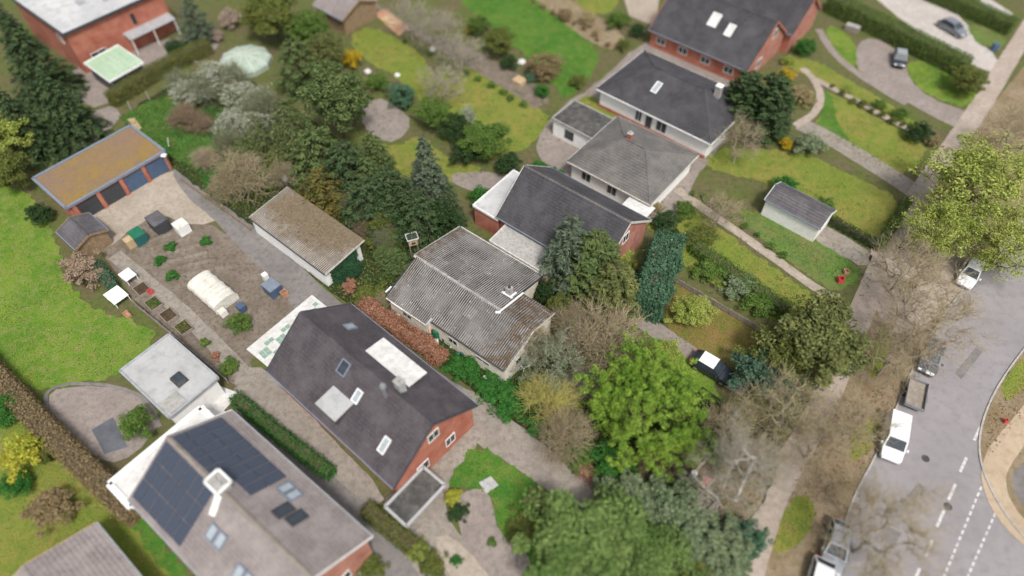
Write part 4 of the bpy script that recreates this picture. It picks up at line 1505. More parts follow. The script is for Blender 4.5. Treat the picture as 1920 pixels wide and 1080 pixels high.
wall_block(mb, 0.35, 0.12, 5.2, RY, zsw(0.12) - 0.08, ZR - 0.12)
wall_block(mb, 5.2, 0.62, 14.2, RY, zsw(0.62) - 0.08, ZR - 0.12)
wall_block(mb, 0.35, RY, 10.2, 11.0, ZR - 0.12, zne(11.0) - 0.1)
wall_block(mb, 10.2, RY, 14.2, 7.6, ZR - 0.35, ZR - 0.75)
mb.build('wall', M['render_cream'], house)
sh = sheet_mesh(5)
ms = lambda u, v: 0.16 + 0.34 * max(0, 1 - u * 8) + 0.5 * max(0, (u - 0.66) * 3.0) + 0.5 * max(0, 0.2 - v)
sl = math.hypot(RY, ZR - ZE)
cosd = Vector((0, RY, ZR - ZE)).normalized()
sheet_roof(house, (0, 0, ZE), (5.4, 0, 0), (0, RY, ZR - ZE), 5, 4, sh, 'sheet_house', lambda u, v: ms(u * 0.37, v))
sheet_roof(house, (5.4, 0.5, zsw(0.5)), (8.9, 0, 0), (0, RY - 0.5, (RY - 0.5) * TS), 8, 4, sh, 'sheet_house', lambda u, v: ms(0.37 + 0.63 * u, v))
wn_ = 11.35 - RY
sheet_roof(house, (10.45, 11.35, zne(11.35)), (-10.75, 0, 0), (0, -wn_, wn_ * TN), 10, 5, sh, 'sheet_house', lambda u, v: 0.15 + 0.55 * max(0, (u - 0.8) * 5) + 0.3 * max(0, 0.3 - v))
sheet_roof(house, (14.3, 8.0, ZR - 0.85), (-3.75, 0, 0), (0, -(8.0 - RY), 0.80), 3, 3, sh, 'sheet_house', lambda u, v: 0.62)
mb = MB()
for i in range(13):
    xa = -0.3 + i * 0.83
    mb.add([(xa, RY - 0.22, ZR - 0.01), (xa + 0.81, RY - 0.22, ZR - 0.01), (xa + 0.81, RY, ZR + 0.115), (xa, RY, ZR + 0.1), (xa + 0.81, RY + 0.22, ZR + 0.03), (xa, RY + 0.22, ZR + 0.03)], [(0, 1, 2, 3), (3, 2, 4, 5)])
o = mb.build('ridge_cap', M['sheet_house'], house)
o.color = (0.2, 0.2, 0.2, 0.2)
for nm, a, b, w_, h_, mt in (
        ('gutter', (0.1, -0.05, ZE - 0.06), (5.35, -0.05, ZE - 0.06), 0.11, 0.09, 'dirty_trim'),
        ('gutter', (5.5, 0.45, zsw(0.5) - 0.07), (14.2, 0.45, zsw(0.5) - 0.07), 0.11, 0.09, 'dark_trim'),
        ('gutter', (-0.2, 11.43, zne(11.4) - 0.04), (10.4, 11.43, zne(11.4) - 0.04), 0.11, 0.09, 'dirty_trim'),
        ('verge_board', (-0.06, 0, ZE - 0.04), (-0.06, RY, ZR - 0.04), 0.05, 0.2, 'dark_trim'),
        ('verge_board', (-0.34, RY, ZR - 0.04), (-0.34, 11.35, zne(11.35) - 0.04), 0.05, 0.2, 'dirty_trim'),
        ('verge_board', (10.49, RY + 0.2, ZR - 0.06), (10.49, 11.35, zne(11.35) - 0.06), 0.05, 0.22, 'dark_trim'),
        ('verge_board', (14.34, 0.5, zsw(0.5) - 0.04), (14.34, RY, ZR - 0.04), 0.05, 0.2, 'dirty_trim'),
        ('verge_board', (14.34, RY, ZR - 0.04), (14.34, 8.0, ZR - 0.9), 0.05, 0.2, 'dirty_trim'),
        ('flashing', (10.62, RY - 0.2, ZR + 0.10), (10.62, 8.0, ZR - 0.72), 0.17, 0.1, 'white_trim'),
        ('flashing', (10.3, RY - 0.5, ZR - 0.02), (10.7, RY - 0.25, ZR + 0.05), 0.22, 0.1, 'white_trim'),
        ('step_capping', (5.36, -0.05, ZE + 0.05), (5.36, 0.75, ZE + 0.3), 0.22, 0.08, 'zinc'),
        ('eave_trim', (0.9, -0.13, ZE - 0.02), (2.3, -0.13, ZE - 0.02), 0.06, 0.1, 'white_trim')):
    q = MB()
    q.bar(a, b, w_, h_)
    q.build(nm, M[mt], house)
q = MB()
q.bar((5.29, 0.25, -0.1), (5.29, 0.25, ZE - 0.1), 0.2, 0.24)
q.build('corner_post', M['render_cream'], house)
# chimney with white patched flashing on the far slope
cx, cy = 9.75, 6.95
cz = zne(cy)
mb = MB()
mb.box(cx - 0.27, cy - 0.27, cz - 0.2, cx + 0.27, cy + 0.27, cz + 1.0)
ch = mb.build('chimney', M['concrete'], house)
mb = MB()
mb.cyl((cx, cy, cz + 1.0), (cx, cy, cz + 1.28), 0.15, 0.13, 12)
mb.build('chimney_pot', M['dark_trim'], ch)
mb = MB()
mb.bar((cx - 0.62, cy - 0.34, cz + 0.17), (cx + 0.62, cy - 0.34, cz + 0.17), 0.2, 0.05)
mb.bar((cx - 0.4, cy - 0.3, cz + 0.175), (cx - 0.4, cy + 0.55, cz + 0.0), 0.2, 0.05)
mb.bar((cx + 0.4, cy - 0.3, cz + 0.175), (cx + 0.4, cy + 0.55, cz + 0.0), 0.2, 0.05)
mb.build('flashing', M['white_trim'], ch)
# windows and vents of the visible walls
for x, z, w_, h_ in ((11.6, 1.55, 1.7, 0.5), (8.0, 1.4, 1.1, 0.8)):
    pane_frame(house, (x, 0.62, z), (1, 0, 0), (0, 0, 1), (0, -1, 0), w_, h_, frame='dirty_trim')
pane_frame(house, (2.6, 0.12, 1.5), (1, 0, 0), (0, 0, 1), (0, -1, 0), 1.2, 0.7, frame='dirty_trim')
pane_frame(house, (14.2, 2.6, 1.7), (0, 1, 0), (0, 0, 1), (1, 0, 0), 0.9, 0.9, frame='dirty_trim', bars=0)
pane_frame(house, (14.2, 5.2, 1.3), (0, 1, 0), (0, 0, 1), (1, 0, 0), 1.0, 2.0, frame='dirty_trim', name='door', bars=0)
# drain elbow on the north-west gable
mb = MB()
mb.bar((-0.5, 0.9, 2.35), (-0.1, 0.9, 2.6), 0.14, 0.14)
mb.bar((-0.5, 0.5, 2.3), (-0.5, 1.3, 2.4), 0.14, 0.1)
mb.build('drainpipe', M['white_trim'], house)

# ---- white garage with the mossy sheet roof
O = G(467, 408, 2.4)
gar = thing('garage', 'long white garage with a mossy brown corrugated roof beside the driveway', 'garage', (O.x, O.y, 0), R(-39.7))
mb = MB()
wall_block(mb, 0.12, 0.1, 11.8, 4.9, 2.36, 2.78)
mb.build('wall', M['render_white'], gar)
shg = sheet_mesh(5)
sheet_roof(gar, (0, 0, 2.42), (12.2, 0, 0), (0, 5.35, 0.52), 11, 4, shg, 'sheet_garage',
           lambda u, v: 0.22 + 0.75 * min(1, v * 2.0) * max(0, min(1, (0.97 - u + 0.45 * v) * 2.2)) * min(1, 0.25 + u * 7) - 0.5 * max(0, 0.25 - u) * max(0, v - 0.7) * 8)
for nm, a, b, w_, h_, mt in (('gutter', (0, -0.06, 2.36), (12.2, -0.06, 2.36), 0.1, 0.1, 'dark_trim'),
                             ('verge_board', (12.23, 0, 2.36), (12.23, 5.35, 2.88), 0.05, 0.18, 'dirty_trim'),
                             ('verge_board', (-0.03, 0, 2.36), (-0.03, 5.35, 2.88), 0.05, 0.18, 'dirty_trim')):
    q = MB()
    q.bar(a, b, w_, h_)
    q.build(nm, M[mt], gar)
q = MB()
q.box(11.8, 4.0, 0, 11.86, 4.9, 2.3)
q.build('door', M['white_trim'], gar)


def leaf_box(name, t, x0, x1, y0, y1, z0, z1, n, size, leaf, bias):
    P = np.stack([rng.uniform(x0, x1, n), rng.uniform(y0, y1, n), rng.uniform(z0, z1, n)], 1)
    return link(name, leaf_mesh(name, P, np.tile(np.array(bias, float), (n, 1)), size), M[leaf], t)


ivy = thing('ivy', 'dark green ivy covering the end wall of the white garage', 'ivy', gar.location, R(-39.7))
leaf_box('foliage', ivy, 11.9, 12.15, 0.7, 4.0, 0.05, 2.5, 3200, 0.16, 'leaf_ivy', (0.9, 0, 0.6))
leaf_box('foliage', ivy, 12.1, 12.8, 0.9, 3.2, 0.05, 1.6, 2600, 0.16, 'leaf_ivy', (0.6, 0, 0.8))
leaf_box('foliage', ivy, 11.95, 12.3, 3.8, 4.2, 1.6, 2.5, 300, 0.14, 'leaf_ivy', (0.9, 0, 0.6))
moss = cover('roof_moss', [(485, 400), (545, 368), (660, 440), (640, 478), (600, 470)], 26, 0.14, 0.10, 'leaf_moss', 'brown and olive moss cushions on the garage roof', 'moss', clump=0.1)
# lift the cushions on to the sloping roof
mm = moss.data
co = np.empty(len(mm.vertices) * 3, np.float32)
mm.vertices.foreach_get('co', co)
co = co.reshape(-1, 3)
base = np.array([O.x, O.y])
co[:, :2] *= (CAM_H - 2.7) / CAM_H      # seen at roof height instead of ground
yl = (co[:, 0] - base[0]) * math.sin(R(39.7)) + (co[:, 1] - base[1]) * math.cos(R(39.7))
co[:, 2] += 2.46 + 0.52 * yl / 5.35
mm.vertices.foreach_set('co', co.ravel())
mm.update()

# ---- row of garages with the mossy flat roof
O = G(62, 335, 2.6)
Fl = G(125, 390, 2.6)
gl = (Fl - O).length
row = flat_building('garage_row', 'brick garage row under a flat mustard moss covered roof', (O.x, O.y), R(-40), gl, 12.0, 2.6, 'felt_moss', 'brick_red', 'grey_trim', 0.15, 'garage', edge=0.3)
for k in range(4):
    y = 0.9 + k * 2.75
    q = MB()
    for j in range(8):
        q.box(gl - 0.15, y + 0.15, 0.05 + j * 0.26, gl - 0.09 + 0.012 * (j % 2), y + 2.45, 0.05 + j * 0.26 + 0.245)
    q.build('garage_door', M['plastic_blue' if k > 1 else 'dark_trim'], row)
for k in range(5):
    q = MB()
    q.box(gl - 0.12, 0.62 + k * 2.75 - 0.12, 0, gl + 0.05, 0.62 + k * 2.75 + 0.3, 2.4)
    q.build('pillar', M['brick_red'], row)

# ---- red brick house top left
F0 = G(118, 66, 6.0)
Lb = 15.0
Ob = F0 - UX * Lb
bh = flat_building('brick_house', 'two storey red brick house with a pale grey flat roof', (Ob.x, Ob.y), D1, Lb, 14.5, 6.0, 'felt_light', 'brick_red', 'dark_trim', 0.3, 'house', edge=0.28)
pane_frame(bh, (Lb - 0.3, 9.2, 4.0), (0, 1, 0), (0, 0, 1), (1, 0, 0), 0.55, 1.5, frame='dark_trim', bars=0)
pane_frame(bh, (Lb - 0.3, 3.0, 1.5), (0, 1, 0), (0, 0, 1), (1, 0, 0), 2.2, 1.4)
pane_frame(bh, (Lb - 3.0, 0.3, 4.2), (1, 0, 0), (0, 0, 1), (0, -1, 0), 1.2, 1.2)
for x, y, w_ in ((9.5, 5.5, 0.5), (11.5, 8.0, 0.3), (7.0, 10.0, 0.3)):
    q = MB()
    q.box(x - w_, y - w_, 5.9, x + w_, y + w_, 6.35)
    q.build('roof_vent', M['zinc'], bh)
q = MB()
q.add([(Lb - 0.3, 7.0, 2.7), (Lb + 1.4, 7.0, 2.4), (Lb + 1.4, 14.0, 2.4), (Lb - 0.3, 14.0, 2.7), (Lb - 0.3, 7.0, 2.8), (Lb + 1.4, 7.0, 2.5), (Lb + 1.4, 14.0, 2.5), (Lb - 0.3, 14.0, 2.8)],
      [(3, 2, 1, 0), (4, 5, 6, 7), (0, 1, 5, 4), (1, 2, 6, 5), (2, 3, 7, 6), (3, 0, 4, 7)])
cp = q.build('lean_to_roof', M['zinc'], bh)
for y in (7.2, 10.5, 13.8):
    q = MB()
    q.box(Lb + 1.2, y - 0.06, 0, Lb + 1.32, y + 0.06, 2.38)
    q.build('post', M['white_trim'], bh)
wl_ = thing('garden_wall', 'low white garden wall in front of the red brick house', 'wall', G(100, 72, 1.2).to_tuple()[:2] + (0,), R(-43))
MB().box(0, 0, -0.05, 7.0, 0.25, 1.6).build('wall', M['render_white'], wl_)
MB().box(-0.05, -0.05, 1.6, 7.05, 0.3, 1.68).build('coping', M['concrete'], wl_)

# ---- pale green roofed shed
O = G(157, 118, 2.5)
S_ = G(207, 151, 2.5)
Nn_ = G(212, 82, 2.5)
shed = flat_building('garden_shed', 'dark shed with a pale green sheet roof below the brick house', (O.x, O.y), R(-40), (S_ - O).length, (Nn_ - O).length, 2.4, 'shed_green', 'dark_trim', 'white_trim', 0.25, 'shed', rise=0.25, edge=0.1)
sl_, sw_ = (S_ - O).length, (Nn_ - O).length
for y in (0.3, sw_ / 2, sw_ - 0.3):
    q = MB()
    q.box(sl_ - 0.26, y - 0.06, 0, sl_ - 0.16, y + 0.06, 2.3)
    q.build('post', M['grey_trim'], shed)
for i in range(1, 6):
    q = MB()
    y = i * sw_ / 6
    q.bar((0, y, 2.42 + 0.25 * y / sw_), (sl_, y, 2.42 + 0.25 * y / sw_), 0.05, 0.04)
    q.build('roof_rib', M['shed_green'], shed)

# ---- long dark roofed house south of the driveway
O = G(500, 695, 3.5)
h2, f2, b2 = gable_house('gabled_house', 'long house with dark slate roof, dormers and brick gable beside the driveway', (O.x, O.y), R(-41), 16.2, 9.6, 3.5, 7.2, 'tile_purple', 'brick_red', 'brick_red', trim='dark_trim')
skylight(h2, 'front', 6.7, 0.80, 1.0, 1.3, glass='glass')
skylight(h2, 'front', 9.2, 0.62, 0.7, 1.2, frame='white_trim')
skylight(h2, 'front', 13.6, 0.36, 0.7, 1.4, frame='white_trim')
skylight(h2, 'back', 3.2, 0.5, 0.8, 1.1)


def dormer(t, side, x0, x1, f0, f1, h_, roofm, wallm, frame='white_trim'):
    L, W, e, r, ry, ov, gv = t['dims']
    run = ry if side == 'front' else W - ry

    def pt(x, f, dz):
        y = run * f if side == 'front' else W - run * f
        return (x, y, e + (r - e) * f + dz)
    za = e + (r - e) * f0 + h_
    ya, yb = pt(0, f0, 0)[1], pt(0, f1, 0)[1]
    zb_ = max(za + 0.05, e + (r - e) * f1 + 0.08)
    q = MB()
    q.add([(x0, ya, za - h_ - 0.1), (x1, ya, za - h_ - 0.1), (x1, yb, zb_ - 0.3), (x0, yb, zb_ - 0.3), (x0, ya, za - 0.08), (x1, ya, za - 0.08), (x1, yb, zb_ - 0.08), (x0, yb, zb_ - 0.08)],
          [(0, 1, 5, 4), (1, 2, 6, 5), (3, 0, 4, 7)])
    d = q.build('dormer', M[wallm], t)
    s = -1 if side == 'front' else 1
    q = MB()
    q.add([(x0 - 0.15, ya + s * 0.2, za - 0.08), (x1 + 0.15, ya + s * 0.2, za - 0.08), (x1 + 0.15, yb, zb_ - 0.06), (x0 - 0.15, yb, zb_ - 0.06),
           (x0 - 0.15, ya + s * 0.2, za + 0.06), (x1 + 0.15, ya + s * 0.2, za + 0.06), (x1 + 0.15, yb, zb_ + 0.06), (x0 - 0.15, yb, zb_ + 0.06)],
          [(3, 2, 1, 0), (4, 5, 6, 7), (0, 1, 5, 4), (1, 2, 6, 5), (2, 3, 7, 6), (3, 0, 4, 7)])
    q.build('dormer_roof', M[roofm], d)
    n = max(1, int((x1 - x0) / 1.2))
    for i in range(n):
        w_ = (x1 - x0) / n
        q = MB()
        q.box(x0 + i * w_ + 0.1, ya + s * 0.02 - 0.02, za - h_ + 0.18, x0 + (i + 1) * w_ - 0.1, ya + s * 0.02 + 0.02, za - 0.2)
        q.build('dormer_window', M['glass'], d)
    return d


dormer(h2, 'front', 6.9, 9.1, 0.12, 0.50, 1.25, 'felt_grey', 'tile_purple')
dormer(h2, 'back', 6.8, 11.8, 0.34, 0.72, 1.2, 'white_paving', 'tile_purple')
q = MB()
q.cyl((11.4, 4.2, 6.4), (11.4, 4.2, 8.3), 0.17, 0.17, 12)
fl = q.build('flue', M['metal'], h2)
q = MB()
q.cyl((11.4, 4.2, 8.3), (11.4, 4.2, 8.5), 0.3, 0.2, 12)
q.build('flue_cap', M['metal'], fl)
chimney(h2, 11.9, 5.4, 6.2, 8.0, 0.7, 0.6, 'felt_grey')
end_window(h2, 3.2, 1.6, 1.3, 1.3)
end_window(h2, 6.4, 1.6, 1.1, 1.3)
end_window(h2, 4.8, 4.9, 1.2, 1.2)
for x in (2.5, 6.0, 10.0, 13.4):
    front_window(h2, x, 1.6, 1.4, 1.3)
# sunken court with the white frame at its gable
Oc = G(722, 950, 1.9)
ct = thing('carport', 'dark flat carport roof edged with a white frame at the brick gable', 'carport', (Oc.x, Oc.y, 0), R(-40))
q = MB()
q.box(0.1, 0.1, 1.72, 2.3, 4.2, 1.8)
q.build('roof', M['felt_dark'], ct)
for a, b in (((0, 0), (2.4, 0)), ((2.4, 0), (2.4, 4.3)), ((2.4, 4.3), (0, 4.3)), ((0, 4.3), (0, 0))):
    q = MB()
    q.bar(a + (1.85,), b + (1.85,), 0.22, 0.26)
    q.build('rim', M['felt_grey'], ct)
for a in ((0.1, 0.1), (2.3, 0.1), (2.3, 4.2), (0.1, 4.2)):
    q = MB()
    q.box(a[0] - 0.07, a[1] - 0.07, 0, a[0] + 0.07, a[1] + 0.07, 1.72)
    q.build('post', M['timber'], ct)

# ---- house with the solar panels
rot3 = R(-38.5)
u3 = Vector((math.cos(rot3), math.sin(rot3), 0))
v3 = Vector((-math.sin(rot3), math.cos(rot3), 0))
Rg = G(313, 818, 7.0)
O3 = Rg - v3 * 4.8
h3, f3, b3 = gable_house('solar_house', 'large house with pinkish grey roof carrying two blocks of solar panels', (O3.x, O3.y), rot3, 16.6, 9.6, 4.0, 7.0, 'tile_pinkgrey', 'render_white', 'brick_pink', trim='white_trim', gutter='zinc', ridge='paving')
solar_array(h3, f3, 0.25, 0.45, 6, 3, 1.02, 1.66)
solar_array(h3, b3, 16.6 - 0.3 - 1.02 * 8, 1.2, 8, 2, 1.02, 1.66)
solar_array(h3, b3, 16.6 - 0.3 - 1.02 * 6, 1.2 + 2 * 1.66, 6, 1, 1.02, 1.0)
for x in (8.0, 8.95):
    skylight(h3, 'front', x, 0.52, 0.8, 1.2)
for x in (11.6, 12.5):
    skylight(h3, 'front', x, 0.40, 0.8, 1.2)
for x in (9.3, 10.2):
    skylight(h3, 'back', x, 0.35, 0.8, 1.2)
for x in (10.9, 12.0):
    skylight(h3, 'back', x, 0.62 - (x - 10.9) * 0.05, 0.95, 1.5, frame='dark_trim', glass='glass')
mb = MB()
mb.box(5.9, 4.5, 6.4, 7.1, 5.4, 7.75)
c3 = mb.build('chimney', M['concrete'], h3)
mb = MB()
for a, b in (((5.75, 4.35), (7.25, 4.35)), ((7.25, 4.35), (7.25, 5.55)), ((7.25, 5.55), (5.75, 5.55)), ((5.75, 5.55), (5.75, 4.35))):
    mb.bar(a + (7.8,), b + (7.8,), 0.2, 0.12)
mb.build('chimney_cap', M['white_trim'], c3)
for x in (6.2, 6.75):
    mb = MB()
    mb.cyl((x, 4.95, 7.7), (x, 4.95, 8.0), 0.17, 0.14, 12)
    mb.build('chimney_pot', M['concrete'], c3)
mb = MB()
mb.bar((7.3, 3.2, 6.2), (6.9, 4.4, 6.95), 0.5, 0.12)
mb.build('flashing', M['white_trim'], c3)
end_window(h3, 3.2, 1.6, 1.3, 1.3)
end_window(h3, 6.4, 1.6, 1.3, 1.3)
An = O3 - u3 * 3.0 + v3 * -0.3
an = flat_building('sun_room', 'white flat roofed annex against the end of the solar panel house', (An.x, An.y), rot3, 3.0, 8.6, 2.9, 'white_paving', 'render_white', 'white_trim', 0.1, 'annex', edge=0.5)

# ---- grey flat roofed outbuilding
O = G(225, 696, 2.8)
S_, Nn_ = G(310, 788, 2.8), G(308, 631, 2.8)
fb = flat_building('outbuilding', 'flat roofed outbuilding covered in pale grey felt beside the big lawn', (O.x, O.y), R(-38.5), 7.4, 5.0, 2.8, 'felt_grey', 'render_white', 'zinc', 0.2, 'outbuilding', edge=0.16)
q = MB()
q.box(4.2, 2.2, 2.75, 5.6, 3.3, 3.15, 0.12)
rl = q.build('roof_light', M['felt_dark'], fb)
q = MB()
q.box(4.35, 2.35, 3.15, 5.45, 3.15, 3.2, 0.05)
q.build('pane', M['glass'], rl)
q = MB()
q.box(5.6, 0.3, 2.78, 7.2, 1.9, 2.9)
q.build('roof_hatch', M['concrete'], fb)

# ---- roof in the lower left corner
N4 = G(180, 980, 2.7)
O4 = N4 - UY * 9.5
h4, f4, b4 = gable_house('corner_house', 'low house with pinkish grey roof cut by the lower left edge', (O4.x, O4.y), D1, 12.0, 9.5, 2.7, 4.3, 'tile_pinkgrey', 'render_cream', trim='timber_tan', gutter='zinc')

# ---- dark gabled house east of the sharp house
O = G(930, 406, 3.3)
h5, f5, b5 = gable_house('dark_house', 'house with dark tiled gable roof just behind the corrugated bungalow', (O.x, O.y), R(-38.5), 13.0, 9.6, 3.3, 7.0, 'tile_dark', 'brick_red', 'brick_pink', trim='dirty_trim', ridge='tile_grey')
skylight(h5, 'front', 8.1, 0.40, 0.9, 1.5)
end_window(h5, 3.0, 1.6, 1.3, 1.3)
end_window(h5, 4.8, 4.6, 1.1, 1.2)
An = O + Vector((math.cos(R(-38.5)), math.sin(R(-38.5)), 0)) * -3.2
an5 = flat_building('annex', 'white flat roofed annex left of the dark gabled house', (An.x, An.y), R(-38.5), 3.4, 7.0, 2.9, 'felt_light', 'brick_red', 'white_trim', 0.1, 'annex')
Ot = G(918, 452, 2.6)
tr5 = flat_building('veranda', 'pale grey flat veranda roof between bungalow and dark gabled house', (Ot.x, Ot.y), R(-38.5), 7.2, 3.0, 2.6, 'concrete', 'brick_red', 'dirty_trim', 0.1, 'veranda', rise=0.2)

# ---- hip roofed bungalows


def hip_house(name, label, O, rot, L, W, e, r, roof, wall, inset, trim='white_trim', ov=0.45):
    t = thing(name, label, 'house', (O[0], O[1], 0), rot)
    mb = MB()
    mb.box(ov, ov, -0.1, L - ov, W - ov, e + 0.05)
    mb.build('wall', M[wall], t)
    y = W / 2
    a, b = inset, L - inset
    slope(t, [(0, 0, e), (L, 0, e), (b, y, r), (a, y, r)], roof)
    slope(t, [(L, 0, e), (L, W, e), (b, y, r)], roof)
    slope(t, [(L, W, e), (0, W, e), (a, y, r), (b, y, r)], roof)
    slope(t, [(0, W, e), (0, 0, e), (a, y, r)], roof)
    g = MB()
    g.bar((a, y, r + 0.03), (b, y, r + 0.03), 0.22, 0.12)
    for p, q in (((0, 0, e), (a, y, r)), ((L, 0, e), (b, y, r)), ((L, W, e), (b, y, r)), ((0, W, e), (a, y, r))):
        g.bar((p[0], p[1], p[2] + 0.03), (q[0], q[1], q[2] + 0.03), 0.2, 0.1)
    g.build('ridge_cap', M[roof], t)
    for p, q in (((0, -0.05), (L, -0.05)), ((L + 0.05, 0), (L + 0.05, W)), ((L, W + 0.05), (0, W + 0.05)), ((-0.05, W), (-0.05, 0))):
        g = MB()
        g.bar(p + (e - 0.07,), q + (e - 0.07,), 0.12, 0.14)
        g.build('gutter', M[trim], t)
    t['dims'] = [L, W, e, r, y, ov, ov]
    return t


O = G(1118, 166, 2.8)
h6 = hip_house('white_bungalow', 'white walled bungalow with a wide dark hipped roof', (O.x, O.y), R(-40.4), 16.4, 10.9, 2.8, 5.2, 'tile_dark', 'render_white', 4.6)
for x, w_ in ((6.3, 1.0), (9.6, 1.5)):
    front_window(h6, x, 1.5, w_, 1.5, frame='white_trim', glass='glass')
pane_frame(h6, (7.8, 0.45, 1.15), (1, 0, 0), (0, 0, 1), (0, -1, 0), 1.0, 2.2, frame='dirty_trim', name='door', bars=0)
q = MB()
q.box(0.4, 0.38, -0.1, 16.0, 0.44, 0.5)
q.build('plinth', M['brick_red'], h6)
pane_frame(h6, (6.6, 3.2, 2.8 + 3.2 * 0.44 + 0.05), (1, 0, 0), (0, 1, 0.44), (0, -0.44, 1), 0.8, 1.6, frame='white_trim', glass='glass_sky', name='skylight', bars=0, fr=0.1, deep=0.12)
chimney(h6, 13.2, 6.2, 4.3, 5.9, 0.7, 0.7, 'concrete', 'white_trim')

O = G(1063, 302, 2.7)
S_, Nn_ = G(1218, 386, 2.7), G(1145, 251, 2.7)
h7 = hip_house('grey_bungalow', 'bungalow with a weathered grey hipped roof behind the dark gabled house', (O.x, O.y), R(-39), (S_ - O).length, (Nn_ - O).length + 3.2, 2.7, 4.7, 'tile_grey', 'render_white', 4.2, trim='dirty_trim')
chimney(h7, 4.5, 5.6, 4.2, 5.4, 0.5, 0.5)
for x in (2.5, 6.0, 9.0):
    front_window(h7, x, 1.4, 1.3, 1.3)
q = MB()
q.box(8.5, -1.6, 2.2, 11.6, 0.3, 2.32)
q.build('porch_roof', M['white_paving'], h7)
for x in (8.7, 11.4):
    q = MB()
    q.box(x - 0.07, -1.5, 0, x + 0.07, -1.36, 2.2)
    q.build('post', M['white_trim'], h7)

O = G(1035, 222, 2.5)
S_, Nn_ = G(1090, 265, 2.5), G(1082, 191, 2.5)
g8 = flat_building('single_garage', 'small white garage with a grey flat roof beside the grey bungalow', (O.x, O.y), R(-40), (S_ - O).length + 0.6, (Nn_ - O).length, 2.5, 'felt_dark', 'render_white', 'concrete', 0.15, 'garage')
pane_frame(g8, (2.6, 0.15, 1.2), (1, 0, 0), (0, 0, 1), (0, -1, 0), 1.3, 1.2, frame='dark_trim')

# ---- big dark roofed brick house at the top
O = G(1216, 56, 2.5)
h9, f9, b9 = gable_house('brick_villa', 'large brick house with a dark roof and two white roof lights at the top', (O.x, O.y), D1, 15.2, 11.5, 2.5, 6.9, 'tile_dark', 'brick_red', 'brick_pink', trim='brick_red')
skylight(h9, 'front', 7.6, 0.62, 1.3, 1.9, frame='white_trim', glass='white_paving')
skylight(h9, 'front', 10.2, 0.55, 1.0, 1.7, frame='white_trim', glass='white_paving')
for x in (2.0, 5.5, 9.0, 12.5):
    front_window(h9, x, 1.35, 1.4, 1.0)
end_window(h9, 4.0, 1.6, 1.4, 1.4)
end_window(h9, 7.0, 4.6, 1.2, 1.4)
O2 = O + UX * 3.4 + UY * 10.6
h10, f10, b10 = gable_house('rear_wing', 'dark roofed brick wing standing behind the large brick house', (O2.x, O2.y), D1, 12.8, 9.0, 3.0, 6.6, 'tile_dark', 'brick_red', 'brick_pink', trim='brick_red')

# ---- long white garage in the eastern garden
O = G(1434, 374, 2.3)
S_ = G(1521, 444, 2.3)
g11, fa, fb_ = gable_house('long_garage', 'long white garage with a dark pitched roof between the eastern lawns', (O.x, O.y), R(-42), (S_ - O).length, 3.6, 2.3, 3.2, 'tile_slate', 'render_white', trim='white_trim', ov=0.15, gv=0.15, cat='garage')

# ---- small dark shed by the big lawn
O = G(104, 432, 2.2)
s12, fa, fb_ = gable_house('small_shed', 'small shed with a dark grey roof at the corner of the big lawn', (O.x, O.y), R(-40), 3.9, 3.6, 2.0, 2.7, 'tile_slate', 'timber', trim='timber', cat='shed', ov=0.2, gv=0.2)
# ---- brown roofed shed at the top edge
N5 = G(585, 8, 2.6)
s13, fa, fb_ = gable_house('summer_house', 'brown roofed garden house cut by the top edge', (N5.x, N5.y), D1, 6.5, 7.0, 2.5, 4.0, 'tile_pinkgrey', 'timber', trim='timber', cat='shed')

for x, y in ((1777, 950), (1735, 860)):
    q = MB()
    c_ = G(x, y)
    q.lathe([(0.34, 0.034), (0.34, 0.04), (0.3, 0.045)], 18, (c_.x, c_.y, 0))
    q.build('manhole_cover', M['felt_dark'], road)
for px_, zz in (([(1700, 930), (1722, 905), (1740, 915), (1716, 945)], 0.033), ([(1790, 700), (1830, 650), (1842, 660), (1802, 712)], 0.0335), ([(1640, 1010), (1660, 985), (1690, 1000), (1668, 1040)], 0.0332)):
    me = MB().add([(G(*p).x, G(*p).y, zz) for p in px_], [(0, 1, 2, 3)])
    me.build('road_repair', M['asphalt'], road)

# ================================================================ TREES AND SHRUBS OF THE SHARP PLOT
KINDS['bright'] = make_leafy('bright', 6.0, 8.0, 0.8, 850, 0.42, 58, 0.17, 41, r0=0.02, flat=0.75, inner=0.62,
                             stems=[[(0, 0, 0), (0.3, 0.1, 1.0), (0.2, 0.4, 2.2)], [(0.2, 0, 0), (1.2, -0.4, 1.6), (2.0, -0.8, 2.8)], [(-0.1, 0.1, 0), (-1.0, 0.6, 1.5), (-2.0, 0.8, 2.6)]])
KINDS['birch'] = make_bare('birch', 3.6, 10.0, 3.5, 230, 42,
                           [[(0, 0, 0), (0.3, 0.5, 1.4), (0.2, 0.9, 3.6), (0.3, 1.6, 6.5), (0.5, 2.2, 8.6)],
                            [(0.3, 0.5, 1.4), (1.6, 0.9, 2.6), (2.9, 1.2, 4.2), (3.6, 1.6, 6.0)],
                            [(1.6, 0.9, 2.6), (2.0, 1.9, 4.6), (2.2, 2.4, 7.2)],
                            [(0.2, 0.9, 3.0), (-1.1, 1.2, 4.4), (-2.2, 1.8, 5.6)]],
                           r0=0.022, twigs=4, tw_len=0.7, tw_r=0.012, split=0.03, buds=600, bud=0.09, lean=(0.8, 1.6), inner=0.35)
